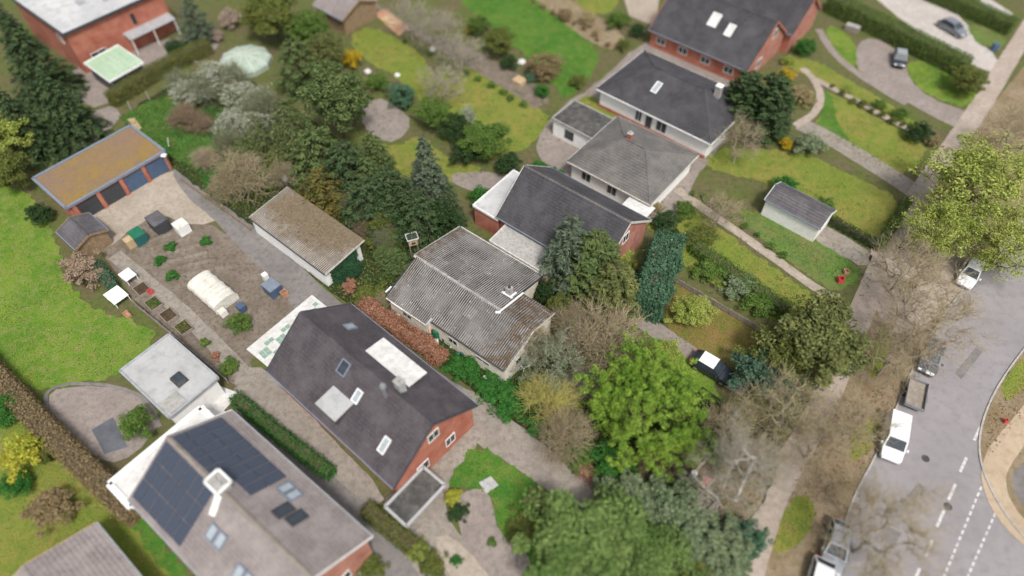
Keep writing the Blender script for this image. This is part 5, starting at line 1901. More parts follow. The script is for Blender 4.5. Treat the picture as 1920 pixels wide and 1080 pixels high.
KINDS['apple'] = make_bare('apple', 3.0, 4.6, 1.0, 150, 43, [[(0, 0, 0), (0.3, 0.3, 0.9), (1.2, 0.2, 1.7), (1.7, 0.9, 2.4)], [(0.1, 0.2, 0.5), (-0.6, 0.9, 1.5), (-1.7, 0.8, 2.2)], [(0.2, 0.2, 0.8), (0.1, -1.0, 1.7), (0.6, -1.9, 2.2)]],
                           r0=0.017, twigs=4, tw_len=0.45, tw_r=0.013, split=0.03, buds=4200, bud=0.12, inner=0.2)
KINDS['blossom'] = make_leafy('blossom', 2.5, 3.6, 0.3, 210, 0.42, 34, 0.15, 44, r0=0.012, inner=0.3)
KINDS['laurel'] = make_leafy('laurel', 2.5, 3.4, 0.1, 190, 0.4, 75, 0.2, 45, r0=0.012, inner=0.55)
KINDS['whip'] = make_bare('whip', 2.2, 3.2, 0.1, 170, 46, stems_n(14, 1.2, 0.8, 5), r0=0.012, twigs=5, tw_len=0.75, tw_r=0.014, split=0.026, buds=900, bud=0.10, up=0.9)

V = []
P_ = 'overgrown plot'
put('bright', 1215, 752, 5.4, 7.6, 'leaf_bright', 'large tree in fresh bright green leaf at the front of the overgrown plot', 'leafy_tree', 'tree', zc=4.8)
put('birch', 1330, 982, 3.6, 10.0, 'twig_grey', 'bare birch with pale forked trunk at the road end of the plot', 'birch_tree', 'tree', 'bark_birch', base=True, rz=0.0, bud='leaf_tan')
put('apple', 1040, 672, 3.2, 4.6, 'twig_grey', 'old apple tree with twisted grey limbs beside the bungalow corner', 'apple_tree', 'tree', 'bark_grey', bud='leaf_greygreen', rz=0.4)
put('apple', 1000, 625, 1.9, 4.0, 'twig_tan', 'small bare fruit tree overhanging the brown end of the corrugated roof', 'apple_tree', 'tree', 'bark_grey', bud='leaf_tan', rz=2.0, zc=3.6)
put('whip', 1125, 640, 3.4, 4.4, 'twig_tan', 'wide beige twiggy bush above the bright green tree', 'twiggy_bush', 'shrub', 'twig_tan', bud='leaf_tan')
put('whip', 1075, 610, 1.9, 3.4, 'twig_tan', 'smaller beige twiggy bush next to the glossy laurel', 'twiggy_bush', 'shrub', 'twig_tan', bud='leaf_tan')
put('laurel', 1048, 578, 1.6, 3.4, 'leaf_olive', 'glossy yellow green laurel at the east corner of the bungalow', 'laurel_bush')
put('laurel', 1022, 545, 1.0, 2.6, 'leaf_dark', 'dark evergreen shrub squeezed behind the bungalow chimney end', 'evergreen_shrub')
put('whip', 1030, 752, 2.2, 3.3, 'twig_yellow', 'yellow stemmed shrub left of the bright green tree', 'willow_shrub', 'shrub', 'twig_yellow', bud='leaf_yellow')
put('whip', 1062, 815, 2.3, 3.0, 'twig_tan', 'straw coloured leafless shrub beside the driveway edge', 'twiggy_bush', 'shrub', 'twig_tan', bud='leaf_tan')
put('whip', 1088, 725, 1.6, 2.8, 'twig_grey', 'grey leafless shrub between apple tree and bright green tree', 'twiggy_bush', 'shrub', 'twig_grey', bud='leaf_greygreen')
put('bush_b', 962, 745, 2.3, 1.5, 'leaf_vivid', 'low deep green ivy mound below the bungalow corner', 'ivy_mound')
put('bush_b', 915, 725, 1.6, 1.1, 'leaf_vivid', 'deep green ground shrub between copper hedge and ivy mound', 'green_shrub')
put('bush_a', 868, 690, 1.7, 1.6, 'leaf_vivid', 'bright green shrub at the lower end of the copper beech hedge', 'green_shrub')
put('bush_b', 1010, 800, 1.3, 1.2, 'leaf_vivid', 'green bramble under the straw coloured leafless shrub', 'bramble')
put('bush_b', 1150, 872, 2.2, 1.8, 'leaf_vivid', 'deep green bramble under the lower edge of the bright tree', 'bramble')
put('bush_b', 1220, 880, 1.8, 1.5, 'leaf_olive', 'olive bramble beside the felled branches', 'bramble')
put('whip', 1235, 880, 1.7, 1.8, 'twig_brown', 'tangle of felled grey branches below the bright tree', 'branch_pile', 'branches', 'bark_grey', bud='leaf_olive')
put('twig_bush', 1282, 835, 1.5, 2.6, 'twig_brown', 'brown leafless bush in front of the birch', 'twiggy_bush', 'shrub', 'bark', bud='leaf_olive')
put('twig_bush', 1370, 800, 2.2, 3.4, 'twig_tan', 'olive budded thicket behind the birch trunk', 'twiggy_bush', 'shrub', 'bark', bud='leaf_olive')
put('twig_bush', 1425, 860, 1.9, 3.0, 'twig_tan', 'tan thicket at the street corner of the plot', 'twiggy_bush', 'shrub', 'bark', bud='leaf_tan')
# grey green evergreen belt at the front edge
for i, (x, y, r_, h_, lb) in enumerate([
        (1180, 935, 2.6, 3.0, 'grey green evergreen shrub, leftmost of the belt along the drive'),
        (1255, 950, 3.0, 3.6, 'broad grey green evergreen shrub in the middle of the belt'),
        (1300, 1010, 2.8, 3.4, 'grey green evergreen shrub below the timber frame'),
        (1365, 1025, 2.4, 3.2, 'grey green evergreen shrub, rightmost of the belt by the footway'),
        (1345, 1072, 2.2, 2.6, 'low grey green evergreen shrub at the bottom of the belt')]):
    put('laurel', x, y, r_, h_, 'leaf_greygreen', lb, 'evergreen_shrub', group='evergreen belt')
put('tree_a', 1100, 1015, 4.8, 5.8, 'leaf_soft', 'large soft green tree at the bottom left of the evergreen belt', 'garden_tree', 'tree')
put('tree_b', 1215, 1055, 3.6, 4.2, 'leaf_soft', 'soft green lower tree at the bottom edge before the evergreen belt', 'garden_tree', 'tree')
put('laurel', 1285, 1085, 2.6, 3.0, 'leaf_olive', 'brownish green shrub on the bottom edge right of the soft green lower tree', 'garden_shrub')
put('laurel', 1400, 1010, 1.7, 2.6, 'leaf_teal', 'blue green shrub at the footway end of the belt', 'garden_shrub')
# back of the plot: blossom thicket and conifers
for x, y, r_, h_, lb in [
        (400, 145, 3.2, 4.2, 'white blossoming shrub at the top corner of the plot'),
        (352, 172, 2.5, 3.4, 'white blossoming shrub nearest the dark clipped hedge'),
        (455, 180, 3.0, 4.0, 'white blossoming shrub nearest the pale mint tent'),
        (436, 226, 2.4, 3.4, 'white blossoming shrub beside the weeping spruces'),
        (480, 232, 2.2, 3.8, 'white blossoming shrub tucked under the weeping spruce')]:
    put('blossom', x, y, r_, h_, 'blossom', lb, 'blossom_shrub', bark='bark_grey', group='blossoming thicket')
put('twig_bush', 345, 218, 1.9, 2.2, 'twig_brown', 'pinkish brown bare bush in the bright green wild garden', 'twiggy_bush', 'shrub', 'twig_brown', bud='leaf_brown')
put('twig_bush', 375, 232, 1.5, 1.5, 'twig_brown', 'small brown bare bush left of the blossoming thicket foot', 'twiggy_bush', 'shrub', 'twig_brown', bud='leaf_brown')
put('twig_bush_b', 388, 298, 1.6, 1.8, 'twig_tan', 'pinkish dead bush at the driveway edge of the wild garden', 'twiggy_bush', 'shrub', 'twig_tan', bud='leaf_pink')
put('twig_bush_b', 455, 330, 2.8, 3.4, 'twig_tan', 'large straw brown twiggy bush above the white garage', 'twiggy_bush', 'shrub', 'twig_moss', bud='leaf_olive')
put('twig_bush', 418, 352, 1.9, 2.2, 'twig_tan', 'lower straw brown bush at the top end of the white garage', 'twiggy_bush', 'shrub', 'twig_tan', bud='leaf_olive')
put('weeping', 545, 258, 4.8, 8.5, 'needle_weeping', 'tall weeping spruce with hanging boughs behind the white garage', 'weeping_spruce', 'tree', zc=3.5)
put('weeping', 488, 258, 3.6, 6.5, 'needle_weeping', 'shorter weeping spruce beside the blossoming thicket', 'weeping_spruce', 'tree', zc=3)
put('yew', 592, 285, 3.8, 7.4, 'needle_green', 'green spruce right of the weeping spruces', 'spruce_tree', 'tree', zc=4)
put('yew', 602, 350, 3.6, 5.4, 'needle_gold', 'golden brown yew above the white garage roof', 'yew_tree', 'tree')
put('yew', 650, 318, 3.8, 7.2, 'needle_dark', 'dark conifer behind the golden yew', 'spruce_tree', 'tree', zc=3.5)
put('yew', 690, 372, 3.5, 6.4, 'needle_dark', 'dark yew right of the golden yew', 'yew_tree', 'tree')
put('yew', 728, 360, 3.6, 6.8, 'needle_dark', 'dark conifer in the middle of the boundary row', 'spruce_tree', 'tree', zc=3.5)
put('yew', 782, 402, 3.3, 6.2, 'needle_dark', 'dark yew overhanging the north corner of the bungalow', 'yew_tree', 'tree')
put('laurel', 826, 408, 2.1, 4.4, 'leaf_dark', 'dark holly at the north corner of the corrugated roof', 'holly_bush')
put('laurel', 760, 420, 1.8, 4.0, 'leaf_dark', 'dark holly left of the wooden dovecote', 'holly_bush')
put('tree_b', 712, 418, 1.5, 3.2, 'leaf_olive', 'thin yellow green sapling behind the white garage', 'sapling', 'tree')
put('twig_bush_b', 680, 425, 1.4, 2.2, 'twig_brown', 'brown brushwood bush at the back corner of the white garage', 'twiggy_bush', 'shrub', 'twig_brown', bud='leaf_brown')
put('twig_bush_b', 745, 440, 1.3, 2.2, 'twig_brown', 'brown brushwood bush left of the bungalow ridge end', 'twiggy_bush', 'shrub', 'twig_brown', bud='leaf_olive')
put('cypress', 738, 482, 1.4, 2.7, 'needle_green', 'dark green upright juniper at the bungalow gable', 'juniper', 'shrub')
put('cypress', 718, 472, 1.1, 2.2, 'needle_green', 'smaller juniper left of the upright juniper', 'juniper', 'shrub')
put('bush_a', 694, 452, 1.2, 1.6, 'leaf_olive', 'olive shrub by the white door corner of the garage', 'garden_shrub')
put('bush_a', 660, 500, 1.3, 1.4, 'leaf_ivy', 'dark ivy heap at the foot of the garage end wall', 'ivy_mound')
put('bush_b', 690, 555, 1.9, 1.2, 'leaf_olive', 'olive green shrub between garage and copper beech hedge', 'garden_shrub')
put('twig_bush', 718, 562, 1.0, 1.1, 'twig_tan', 'pale dry shrub beside the left corner of the bungalow', 'twiggy_bush', 'shrub', 'twig_tan', bud='leaf_tan')
put('bush_b', 654, 536, 0.9, 0.9, 'leaf_beech', 'small rusty shrub between ivy heap and driveway', 'garden_shrub')
hedge([(684, 578), (735, 612), (785, 645), (828, 676)], 1.5, 1.3, 'leaf_beech', 'copper coloured beech hedge along the driveway', 330, 0.16, 'twig_brown', 0.16, wild=0.28)
hedge([(1085, 880), (1110, 898), (1128, 912)], 1.0, 0.8, 'leaf_beech', 'short copper beech hedge remnant by the drive end', 200, 0.12, 'twig_brown', 0.2)
plot_poly = [(225, 225), (400, 125), (500, 170), (860, 425), (1030, 530), (1190, 645), (1360, 760), (1465, 830), (1410, 970), (1330, 1000), (1115, 900), (905, 740), (690, 595), (612, 540), (470, 418), (335, 320)]
cover('wild_grass', [(222, 220), (300, 185), (420, 205), (470, 290), (430, 330), (400, 345), (330, 300), (290, 270)], 60, 0.2, 0.16, 'grass_blade', 'bright green wild grass and nettles in the far corner of the plot', 'grass', upright=False)
cover('undergrowth', plot_poly, 16, 0.2, 0.35, 'leaf_olive', 'olive green undergrowth across the overgrown plot', 'undergrowth', clump=0.2)
cover('undergrowth', plot_poly, 18, 0.19, 0.4, 'leaf_green', 'mid green undergrowth across the overgrown plot', 'undergrowth', clump=0.0)
cover('fallen_leaves', plot_poly, 14, 0.12, 0.04, 'leaf_fallen', 'brown fallen leaves scattered over the overgrown plot', 'leaves', zmin=0.06)
cover('wild_plants', [(790, 610), (850, 640), (950, 720), (1010, 760), (1060, 830), (1000, 800), (900, 740), (830, 690)], 60, 0.18, 0.4, 'leaf_vivid', 'deep green wild plants between bungalow and driveway', 'plants', clump=-0.2)
cover('fallen_leaves', [(1290, 860), (1440, 850), (1440, 910), (1400, 975), (1350, 985)], 60, 0.14, 0.06, 'leaf_fallen', 'rusty fallen leaves round the birch', 'leaves', zmin=0.06)
cover('fallen_leaves', [(1560, 750), (1690, 720), (1640, 860), (1600, 900), (1500, 950), (1520, 840)], 20, 0.16, 0.04, 'leaf_fallen', 'fallen leaves on the street verge by the white van', 'leaves', zmin=0.03)

# ================================================================ NEIGHBOURING VEGETATION
TR = 'tree'
for kd, x, y, r_, h_, lf, lb, nm, ct, zc in [
        ('spruce', 68, 130, 4.6, 12, 'needle_dark', 'tallest dark spruce at the left, below the brick house', 'spruce_tree', TR, 4),
        ('spruce', 122, 215, 4.0, 9.5, 'needle_dark', 'dark spruce above the garage row', 'spruce_tree', TR, 3.5),
        ('spruce', 45, 240, 4.0, 9, 'needle_dark', 'dark spruce between the left edge and the garage row', 'spruce_tree', TR, 3.5),
        ('spruce_b', 25, 60, 2.4, 8, 'needle_dark', 'dark spruce at the left edge beside the brick house roof', 'spruce_tree', TR, 3.5),
        ('tree_b', 5, 250, 3.4, 6.5, 'leaf_spring', 'yellow green tree on the left edge above the lawn', 'garden_tree', TR, None),
        ('tree_a', 15, 320, 2.4, 5, 'leaf_olive', 'olive tree at the left edge beside the garage row', 'garden_tree', TR, None),
        ('bush_a', 70, 400, 1.6, 2.0, 'leaf_dark', 'dark shrub at the lower corner of the garage row', 'garden_shrub', 'shrub', None),
        ('spruce_b', 362, 35, 2.8, 7, 'needle_blue', 'blue grey conifer right of the brick house', 'spruce_tree', TR, 3.5),
        ('bush_a', 327, 85, 1.5, 1.8, 'leaf_dark', 'dark shrub on the terrace of the brick house', 'garden_shrub', 'shrub', None),
        ('bush_a', 303, 32, 1.4, 2.6, 'leaf_gold', 'mustard yellow shrub against the brick house corner', 'garden_shrub', 'shrub', None),
        ('bush_a', 430, 32, 1.7, 2.6, 'leaf_pink', 'pale pink blossoming bush right of the blue grey conifer', 'blossom_shrub', 'shrub', None),
        ('bush_a', 405, 65, 1.0, 1.6, 'leaf_pink', 'small pink bush by the terrace end', 'blossom_shrub', 'shrub', None),
        ('tree_a', 510, 28, 4.6, 6.5, 'leaf_olive', 'broad olive green tree at the top above the mint tent', 'garden_tree', TR, None),
        ('tree_b', 580, 55, 3.2, 5.5, 'leaf_green', 'green tree left of the brown garden house', 'garden_tree', TR, None),
        ('yew', 560, 125, 3.6, 7.5, 'needle_green', 'tall green fir right of the mint tent', 'fir_tree', TR, 3.5),
        ('tree_a', 630, 195, 4.6, 9.5, 'needle_green', 'largest green fir behind the weeping spruces', 'fir_tree', TR, 5),
        ('tree_b', 610, 105, 3.0, 6, 'needle_olive', 'olive fir behind the largest green fir', 'fir_tree', TR, 3),
        ('spruce_b', 700, 285, 2.4, 5.5, 'needle_green', 'low fir at the edge of the tilled bed', 'fir_tree', TR, 2.5),
        ('bush_a', 660, 108, 1.6, 2.4, 'leaf_gold', 'bright yellow forsythia beside the olive lawn', 'forsythia', 'shrub', None),
        ('bush_a', 706, 152, 1.7, 2.2, 'leaf_green', 'green shrub left of the dark round shrub', 'garden_shrub', 'shrub', None),
        ('bush_round', 752, 178, 1.9, 2.8, 'leaf_teal', 'dark blue green round shrub on the olive lawn', 'garden_shrub', 'shrub', None),
        ('tree_b', 812, 212, 2.4, 4.2, 'leaf_green', 'light green rounded tree beside the dark round shrub', 'garden_tree', TR, None),
        ('bush_a', 852, 235, 2.0, 3.2, 'leaf_dark', 'dark green shrub left of the white blossoming shrub', 'garden_shrub', 'shrub', None),
        ('blossom', 878, 215, 1.0, 3.2, 'blossom_white', 'slim white blossoming shrub between the round garden trees', 'blossom_shrub', 'shrub', None),
        ('tree_a', 912, 262, 2.9, 4.8, 'leaf_green', 'round green tree in front of the olive lawn', 'garden_tree', TR, None),
        ('bush_a', 872, 285, 1.9, 3.0, 'leaf_dark', 'dark shrub below the round green tree', 'garden_shrub', 'shrub', None),
        ('bush_a', 955, 305, 1.8, 2.6, 'leaf_dark', 'dark shrub at the gable of the dark house', 'garden_shrub', 'shrub', None),
        ('spruce', 800, 318, 2.9, 8.5, 'needle_blue', 'grey green cone shaped spruce north of the bungalow', 'spruce_tree', TR, 3.6),
        ('spruce_b', 845, 385, 1.7, 6.0, 'needle_dark', 'dark narrow conifer beside the white annex', 'spruce_tree', TR, 3),
        ('bush_a', 900, 365, 1.4, 2.0, 'leaf_vivid', 'green shrub before the white annex', 'garden_shrub', 'shrub', None),
        ('bush_a', 1010, 315, 1.4, 1.6, 'leaf_vivid', 'green shrub strip, left one behind the dark house ridge', 'garden_shrub', 'shrub', None),
        ('bush_a', 1042, 328, 1.3, 1.6, 'leaf_vivid', 'green shrub strip, right one behind the dark house ridge', 'garden_shrub', 'shrub', None),
        ('tree_b', 935, 75, 2.4, 4.0, 'leaf_olive', 'olive shrub tree at the border of the vivid lawn', 'garden_tree', TR, None),
        ('tree_b', 900, 45, 1.8, 3.0, 'leaf_green', 'green shrub at the top border of the vivid lawn', 'garden_shrub', 'shrub', None),
        ('bush_round', 1020, 120, 2.3, 3.4, 'leaf_brown', 'large round brown beech bush beside the vivid lawn', 'beech_bush', 'shrub', None),
        ('bush_a', 995, 145, 0.9, 1.2, 'leaf_teal', 'small blue green shrub under the round brown beech', 'garden_shrub', 'shrub', None),
        ('bush_round', 1016, 170, 1.1, 1.3, 'leaf_vivid', 'small bright green ball shrub below the round brown beech', 'garden_shrub', 'shrub', None),
        ('bush_a', 955, 115, 1.4, 1.8, 'leaf_dark', 'dark shrub left of the round brown beech', 'garden_shrub', 'shrub', None),
        ('bush_a', 882, 55, 0.7, 1.0, 'leaf_gold', 'small yellow shrub beside the vivid lawn', 'garden_shrub', 'shrub', None),
        ('bush_a', 1085, 150, 1.3, 1.5, 'leaf_olive', 'olive shrub at the corner of the white bungalow', 'garden_shrub', 'shrub', None),
        ('bush_a', 1160, 35, 1.9, 2.2, 'leaf_green', 'green shrub beside the paved yard at the top', 'garden_shrub', 'shrub', None),
        ('bush_a', 1195, 55, 1.3, 1.6, 'leaf_dark', 'dark shrub touching the corner of the large brick house', 'garden_shrub', 'shrub', None),
        ('bush_a', 1170, 82, 1.2, 1.5, 'leaf_olive', 'olive shrub above the white bungalow roof', 'garden_shrub', 'shrub', None),
        ('bush_b', 1100, 35, 1.5, 1.4, 'leaf_tan', 'tan shrub in the litter bed at the top', 'garden_shrub', 'shrub', None),
        ('bush_b', 1060, 25, 1.3, 1.4, 'leaf_brown', 'rust brown shrub in the litter bed at the top', 'garden_shrub', 'shrub', None),
        ('cypress', 1392, 195, 3.2, 8.0, 'needle_dark', 'dark cypress, left of the pair at the white bungalow', 'cypress_tree', TR, 3.4),
        ('cypress', 1440, 205, 3.3, 8.6, 'needle_dark', 'dark cypress, right of the pair at the white bungalow', 'cypress_tree', TR, 3.6),
        ('bush_a', 1474, 140, 1.4, 1.8, 'leaf_gold', 'golden shrub above the dark cypress pair', 'garden_shrub', 'shrub', None),
        ('bush_a', 1474, 268, 0.9, 1.4, 'leaf_gold', 'golden shrub below the dark cypress pair', 'garden_shrub', 'shrub', None),
        ('bush_round', 1512, 87, 1.45, 2.2, 'leaf_vivid', 'clipped green ball at the corner of the large brick house', 'topiary_ball', 'shrub', None),
        ('bush_a', 1478, 112, 1.0, 1.0, 'leaf_spring', 'yellow green shrub left of the clipped green ball', 'garden_shrub', 'shrub', None),
        ('bush_b', 1505, 178, 1.9, 1.6, 'leaf_tan', 'tan heather bed inside the curved path', 'garden_shrub', 'shrub', None),
        ('bush_a', 1518, 268, 2.1, 2.2, 'leaf_greygreen', 'grey green shrub beside the eastern driveway', 'garden_shrub', 'shrub', None),
        ('bush_a', 1725, 245, 1.6, 2.4, 'leaf_dark', 'dark shrub at the street end of the curved path', 'garden_shrub', 'shrub', None),
        ('bush_b', 1752, 262, 1.0, 1.4, 'leaf_tan', 'tan shrub beside the street end of the curved path', 'garden_shrub', 'shrub', None),
        ('tree_b', 1815, 148, 2.5, 3.6, 'leaf_olive', 'round olive bush at the street end of the long hedge', 'garden_shrub', 'shrub', None),
        ('bush_a', 1590, 165, 0.8, 0.9, 'leaf_spring', 'small pale green shrub on the olive strip by the path', 'garden_shrub', 'shrub', None),
        ('bush_a', 1650, 195, 1.0, 1.1, 'leaf_green', 'small green shrub beside the long driveway', 'garden_shrub', 'shrub', None),
        ('bush_a', 1690, 212, 1.1, 1.2, 'leaf_green', 'second small green shrub near the street beside the long driveway', 'garden_shrub', 'shrub', None),
        ('bush_a', 1472, 345, 1.5, 1.6, 'leaf_vivid', 'green shrub behind the long white garage', 'garden_shrub', 'shrub', None),
        ('bush_a', 1548, 382, 1.2, 1.5, 'leaf_green', 'green shrub at the right end of the long white garage', 'garden_shrub', 'shrub', None),
        ('spruce_b', 1066, 478, 3.6, 10.0, 'needle_blue', 'blue green fir in front of the dark gabled house', 'fir_tree', TR, 4.5),
        ('cypress', 1112, 505, 3.4, 8.4, 'needle_green', 'yellow green cypress right of the blue green fir', 'cypress_tree', TR, 3.4),
        ('cypress', 1150, 548, 3.1, 6.8, 'needle_olive', 'yellow green cypress nearest the tall teal hedge', 'cypress_tree', TR, 3),
        ('bush_a', 1165, 480, 1.4, 2.0, 'leaf_spring', 'bright green shrub at the brick gable of the dark house', 'garden_shrub', 'shrub', None),
        ('bush_a', 1185, 500, 1.0, 1.4, 'leaf_olive', 'olive shrub beside the bright green shrub at the brick gable', 'garden_shrub', 'shrub', None),
        ('bush_a', 1252, 415, 1.7, 2.0, 'leaf_dark', 'dark shrub in front of the grey bungalow', 'garden_shrub', 'shrub', None),
        ('bush_a', 1285, 392, 1.3, 1.7, 'leaf_green', 'green shrub at the start of the white path', 'garden_shrub', 'shrub', None),
        ('bush_b', 1225, 385, 1.1, 1.1, 'leaf_tan', 'tan shrub at the wall of the grey bungalow', 'garden_shrub', 'shrub', None),
        ('bush_b', 1320, 440, 1.8, 1.3, 'leaf_olive', 'olive shrub on the meadow beside the white path', 'garden_shrub', 'shrub', None),
        ('bush_b', 1385, 535, 1.8, 1.6, 'leaf_greygreen', 'pale grey green shrub at the fence of the brown lawn', 'garden_shrub', 'shrub', None),
        ('bush_b', 1330, 505, 1.8, 1.5, 'leaf_green', 'green shrub on the meadow by the fence', 'garden_shrub', 'shrub', None),
        ('bush_b', 1430, 570, 1.8, 1.6, 'leaf_green', 'green shrub at the street end of the fence', 'garden_shrub', 'shrub', None),
        ('tree_b', 1300, 585, 2.1, 2.4, 'leaf_spring', 'yellow green shrub on the brown lawn', 'garden_shrub', 'shrub', None),
        ('tree_a', 1535, 640, 4.6, 7.0, 'needle_olive', 'large olive green evergreen tree at the street corner', 'garden_tree', TR, 3.8),
        ('tree_b', 1470, 660, 3.0, 5.0, 'leaf_olive', 'olive tree left of the large olive evergreen', 'garden_tree', TR, None),
        ('bush_a', 1425, 695, 2.8, 3.6, 'leaf_bluegreen', 'blue green shrub beside the parked car under the trees', 'garden_shrub', 'shrub', None),
        ('bush_a', 1470, 718, 1.8, 2.6, 'leaf_bluegreen', 'smaller blue green shrub below the large olive evergreen', 'garden_shrub', 'shrub', None),
        ('bush_a', 1250, 655, 1.4, 1.6, 'leaf_spring', 'fresh green shrub on the boundary above the bright tree', 'garden_shrub', 'shrub', None),
        ('airy', 1830, 345, 6.4, 9.5, 'leaf_spring', 'large street tree in pale spring green at the right', 'street_tree', TR, 5.5),
        ('airy', 1885, 455, 4.4, 7.5, 'leaf_spring', 'smaller pale green street tree near the white parked car', 'street_tree', TR, 4.5),
        ('airy', 1765, 430, 3.8, 7.0, 'leaf_spring', 'pale green street tree left of the large one', 'street_tree', TR, 4.2),
        ('bush_a', 255, 792, 1.7, 2.6, 'leaf_green', 'green tree on the gravel garden beside the pond', 'garden_tree', TR, None),
        ('bush_a', 40, 850, 2.1, 3.0, 'leaf_yellow', 'bright yellow green bush at the left edge below the long hedge', 'garden_shrub', 'shrub', None),
        ('bush_a', 10, 765, 1.7, 2.4, 'leaf_vivid', 'deep green bush at the left edge beside the long hedge', 'garden_shrub', 'shrub', None),
        ('bush_a', 25, 910, 1.4, 1.8, 'leaf_vivid', 'deep green bush below the bright yellow green bush', 'garden_shrub', 'shrub', None),
        ('bush_b', 88, 845, 1.3, 1.8, 'leaf_olive', 'olive bush right of the bright yellow green bush', 'garden_shrub', 'shrub', None),
        ('bush_b', 92, 950, 2.0, 2.2, 'leaf_brown', 'large brownish bush on the lower left lawn', 'garden_shrub', 'shrub', None),
        ('bush_round', 448, 605, 1.2, 1.6, 'leaf_green', 'round green bush at the end of the vegetable plot', 'garden_shrub', 'shrub', None),
        ('bush_round', 428, 688, 1.0, 0.9, 'leaf_green', 'green bush in the corner flower bed', 'garden_shrub', 'shrub', None),
        ('plant', 402, 668, 0.6, 0.7, 'leaf_beech', 'red leaved plant in the corner flower bed', 'bedding_plant', 'plant', None),
        ('plant', 385, 640, 0.7, 0.6, 'leaf_green', 'green plant in the bed above the corner flower bed', 'bedding_plant', 'plant', None),
        ('bush_b', 152, 505, 2.2, 2.6, 'twig_brown', 'brown winter bush at the edge of the big lawn', 'beech_bush', 'shrub', None),
        ('bush_a', 850, 932, 0.8, 1.0, 'leaf_yellow', 'small yellow shrub on the gravel bed', 'garden_shrub', 'shrub', None),
        ('bush_b', 858, 960, 0.9, 0.8, 'leaf_dark', 'dark shrub below the small yellow shrub', 'garden_shrub', 'shrub', None),
        ('bush_a', 1008, 935, 1.0, 1.0, 'leaf_tan', 'tan grass clump beside the driveway', 'garden_shrub', 'shrub', None),
        ('bush_b', 990, 985, 1.6, 1.1, 'leaf_olive', 'olive shrub at the lawn edge below the driveway', 'garden_shrub', 'shrub', None),
        ('bush_a', 785, 1032, 0.9, 1.2, 'leaf_spring', 'pale green ball at the end of the lane hedge', 'garden_shrub', 'shrub', None),
        ('bush_b', 810, 1062, 1.2, 1.2, 'leaf_olive', 'olive shrub at the bottom beside the lane', 'garden_shrub', 'shrub', None),
        ('bush_b', 694, 1062, 1.2, 1.0, 'leaf_olive', 'olive shrub at the bottom by the solar house corner', 'garden_shrub', 'shrub', None),
        ('bush_b', 855, 1050, 0.5, 0.5, 'leaf_vivid', 'tiny green shrub on the lower path', 'garden_shrub', 'shrub', None),
        ('plant', 922, 1018, 0.5, 0.5, 'leaf_green', 'little green plant on the gravel bed', 'bedding_plant', 'plant', None),
        ]:
    bud = None
    put(kd, x, y, r_, h_, lf, lb, nm, ct, 'bark', zc=zc)

for x, y, r_, h_, zc, lb, bd in [
        (1738, 590, 4.6, 8.5, 5.0, 'bare brown street tree above the grey parked car', 'leaf_tan'),
        (1680, 660, 3.2, 6.5, 3.8, 'bare brown street tree over the verge left of the trailer', 'leaf_tan'),
        (1640, 1005, 4.0, 8.0, 4.0, 'bare street tree spreading over the road at the bottom', 'twig_grey'),
        (1478, 770, 3.4, 6.0, 3.6, 'yellowish bare tree on the street side of the plot', 'leaf_spring'),
        (1530, 830, 2.8, 5.0, 3.0, 'tan bare tree beside the footway opposite the white van', 'leaf_tan'),
        (1590, 790, 2.8, 5.5, 3.4, 'bare tree on the verge left of the white van', 'leaf_tan'),
        (1700, 500, 3.2, 6.5, 4.0, 'bare tree on the paved corner below the pale green street trees', 'leaf_tan'),
        (1905, 250, 3.2, 6.5, 4.0, 'bare tree on the verge at the right edge', 'leaf_tan'),
        (820, 60, 3.0, 6.0, 3.5, 'grey bare fruit tree at the top of the garden path', 'leaf_tan'),
        (770, 40, 2.6, 5.5, 3.0, 'grey bare fruit tree near the terracotta terrace', 'leaf_tan'),
        (865, 105, 2.8, 5.0, 3.0, 'grey bare fruit tree halfway along the garden path', 'leaf_olive'),
        (830, 160, 2.6, 5.0, 3.0, 'grey bare fruit tree between the two olive lawns', 'leaf_tan'),
        (1385, 275, 2.4, 5.5, 2.5, 'pale bare tree in front of the white bungalow', 'twig_tan'),
        (1350, 400, 2.2, 3.6, 2.0, 'brown bare bush beside the start of the white path', 'leaf_tan')]:
    put('bare_tree', x, y, r_, h_, 'twig_tan' if y > 200 else 'twig_grey', lb, 'bare_tree', 'tree', 'bark_grey', zc=zc, bud=bd)

# hedges
hedge([(215, 198), (270, 162), (330, 128), (395, 98)], 1.5, 1.9, 'leaf_olive', 'clipped hedge with dark face along the top of the plot', 110, 0.18, 'bark')
hedge([(-40, 665), (30, 742), (150, 865), (262, 972)], 1.7, 2.0, 'leaf_brown', 'long brown clipped hedge beside the gravel garden', 110, 0.18, 'bark')
hedge([(446, 752), (520, 815), (622, 893)], 1.1, 1.2, 'leaf_vivid', 'narrow green hedge between lane and dark roofed house', 140, 0.15)
hedge([(690, 958), (740, 1000), (792, 1042)], 1.3, 1.1, 'leaf_olive', 'low olive hedge along the lane at the bottom', 140, 0.15)
hedge([(1552, 18), (1640, 60), (1720, 100), (1800, 140)], 2.2, 2.4, 'leaf_green', 'long dark green hedge beside the curved driveway', 90, 0.2)
hedge([(1700, -20), (1790, 18), (1890, 62)], 2.0, 2.0, 'leaf_green', 'green hedge at the top right corner beside the pool', 90, 0.2)
hedge([(1556, 418), (1600, 442), (1645, 468)], 0.8, 0.9, 'leaf_dark', 'low dark hedge at the foot of the eastern lawn', 140, 0.16)
hedge([(1645, 468), (1672, 425), (1700, 380)], 0.8, 0.9, 'leaf_green', 'low green hedge between eastern lawn and footway', 140, 0.16)
hedge([(1208, 595), (1226, 545), (1248, 478)], 3.0, 3.4, 'leaf_teal', 'tall blue green hedge beside the yellow green cypresses', 120, 0.26, smooth=1, rough=0.2, wild=0.3)
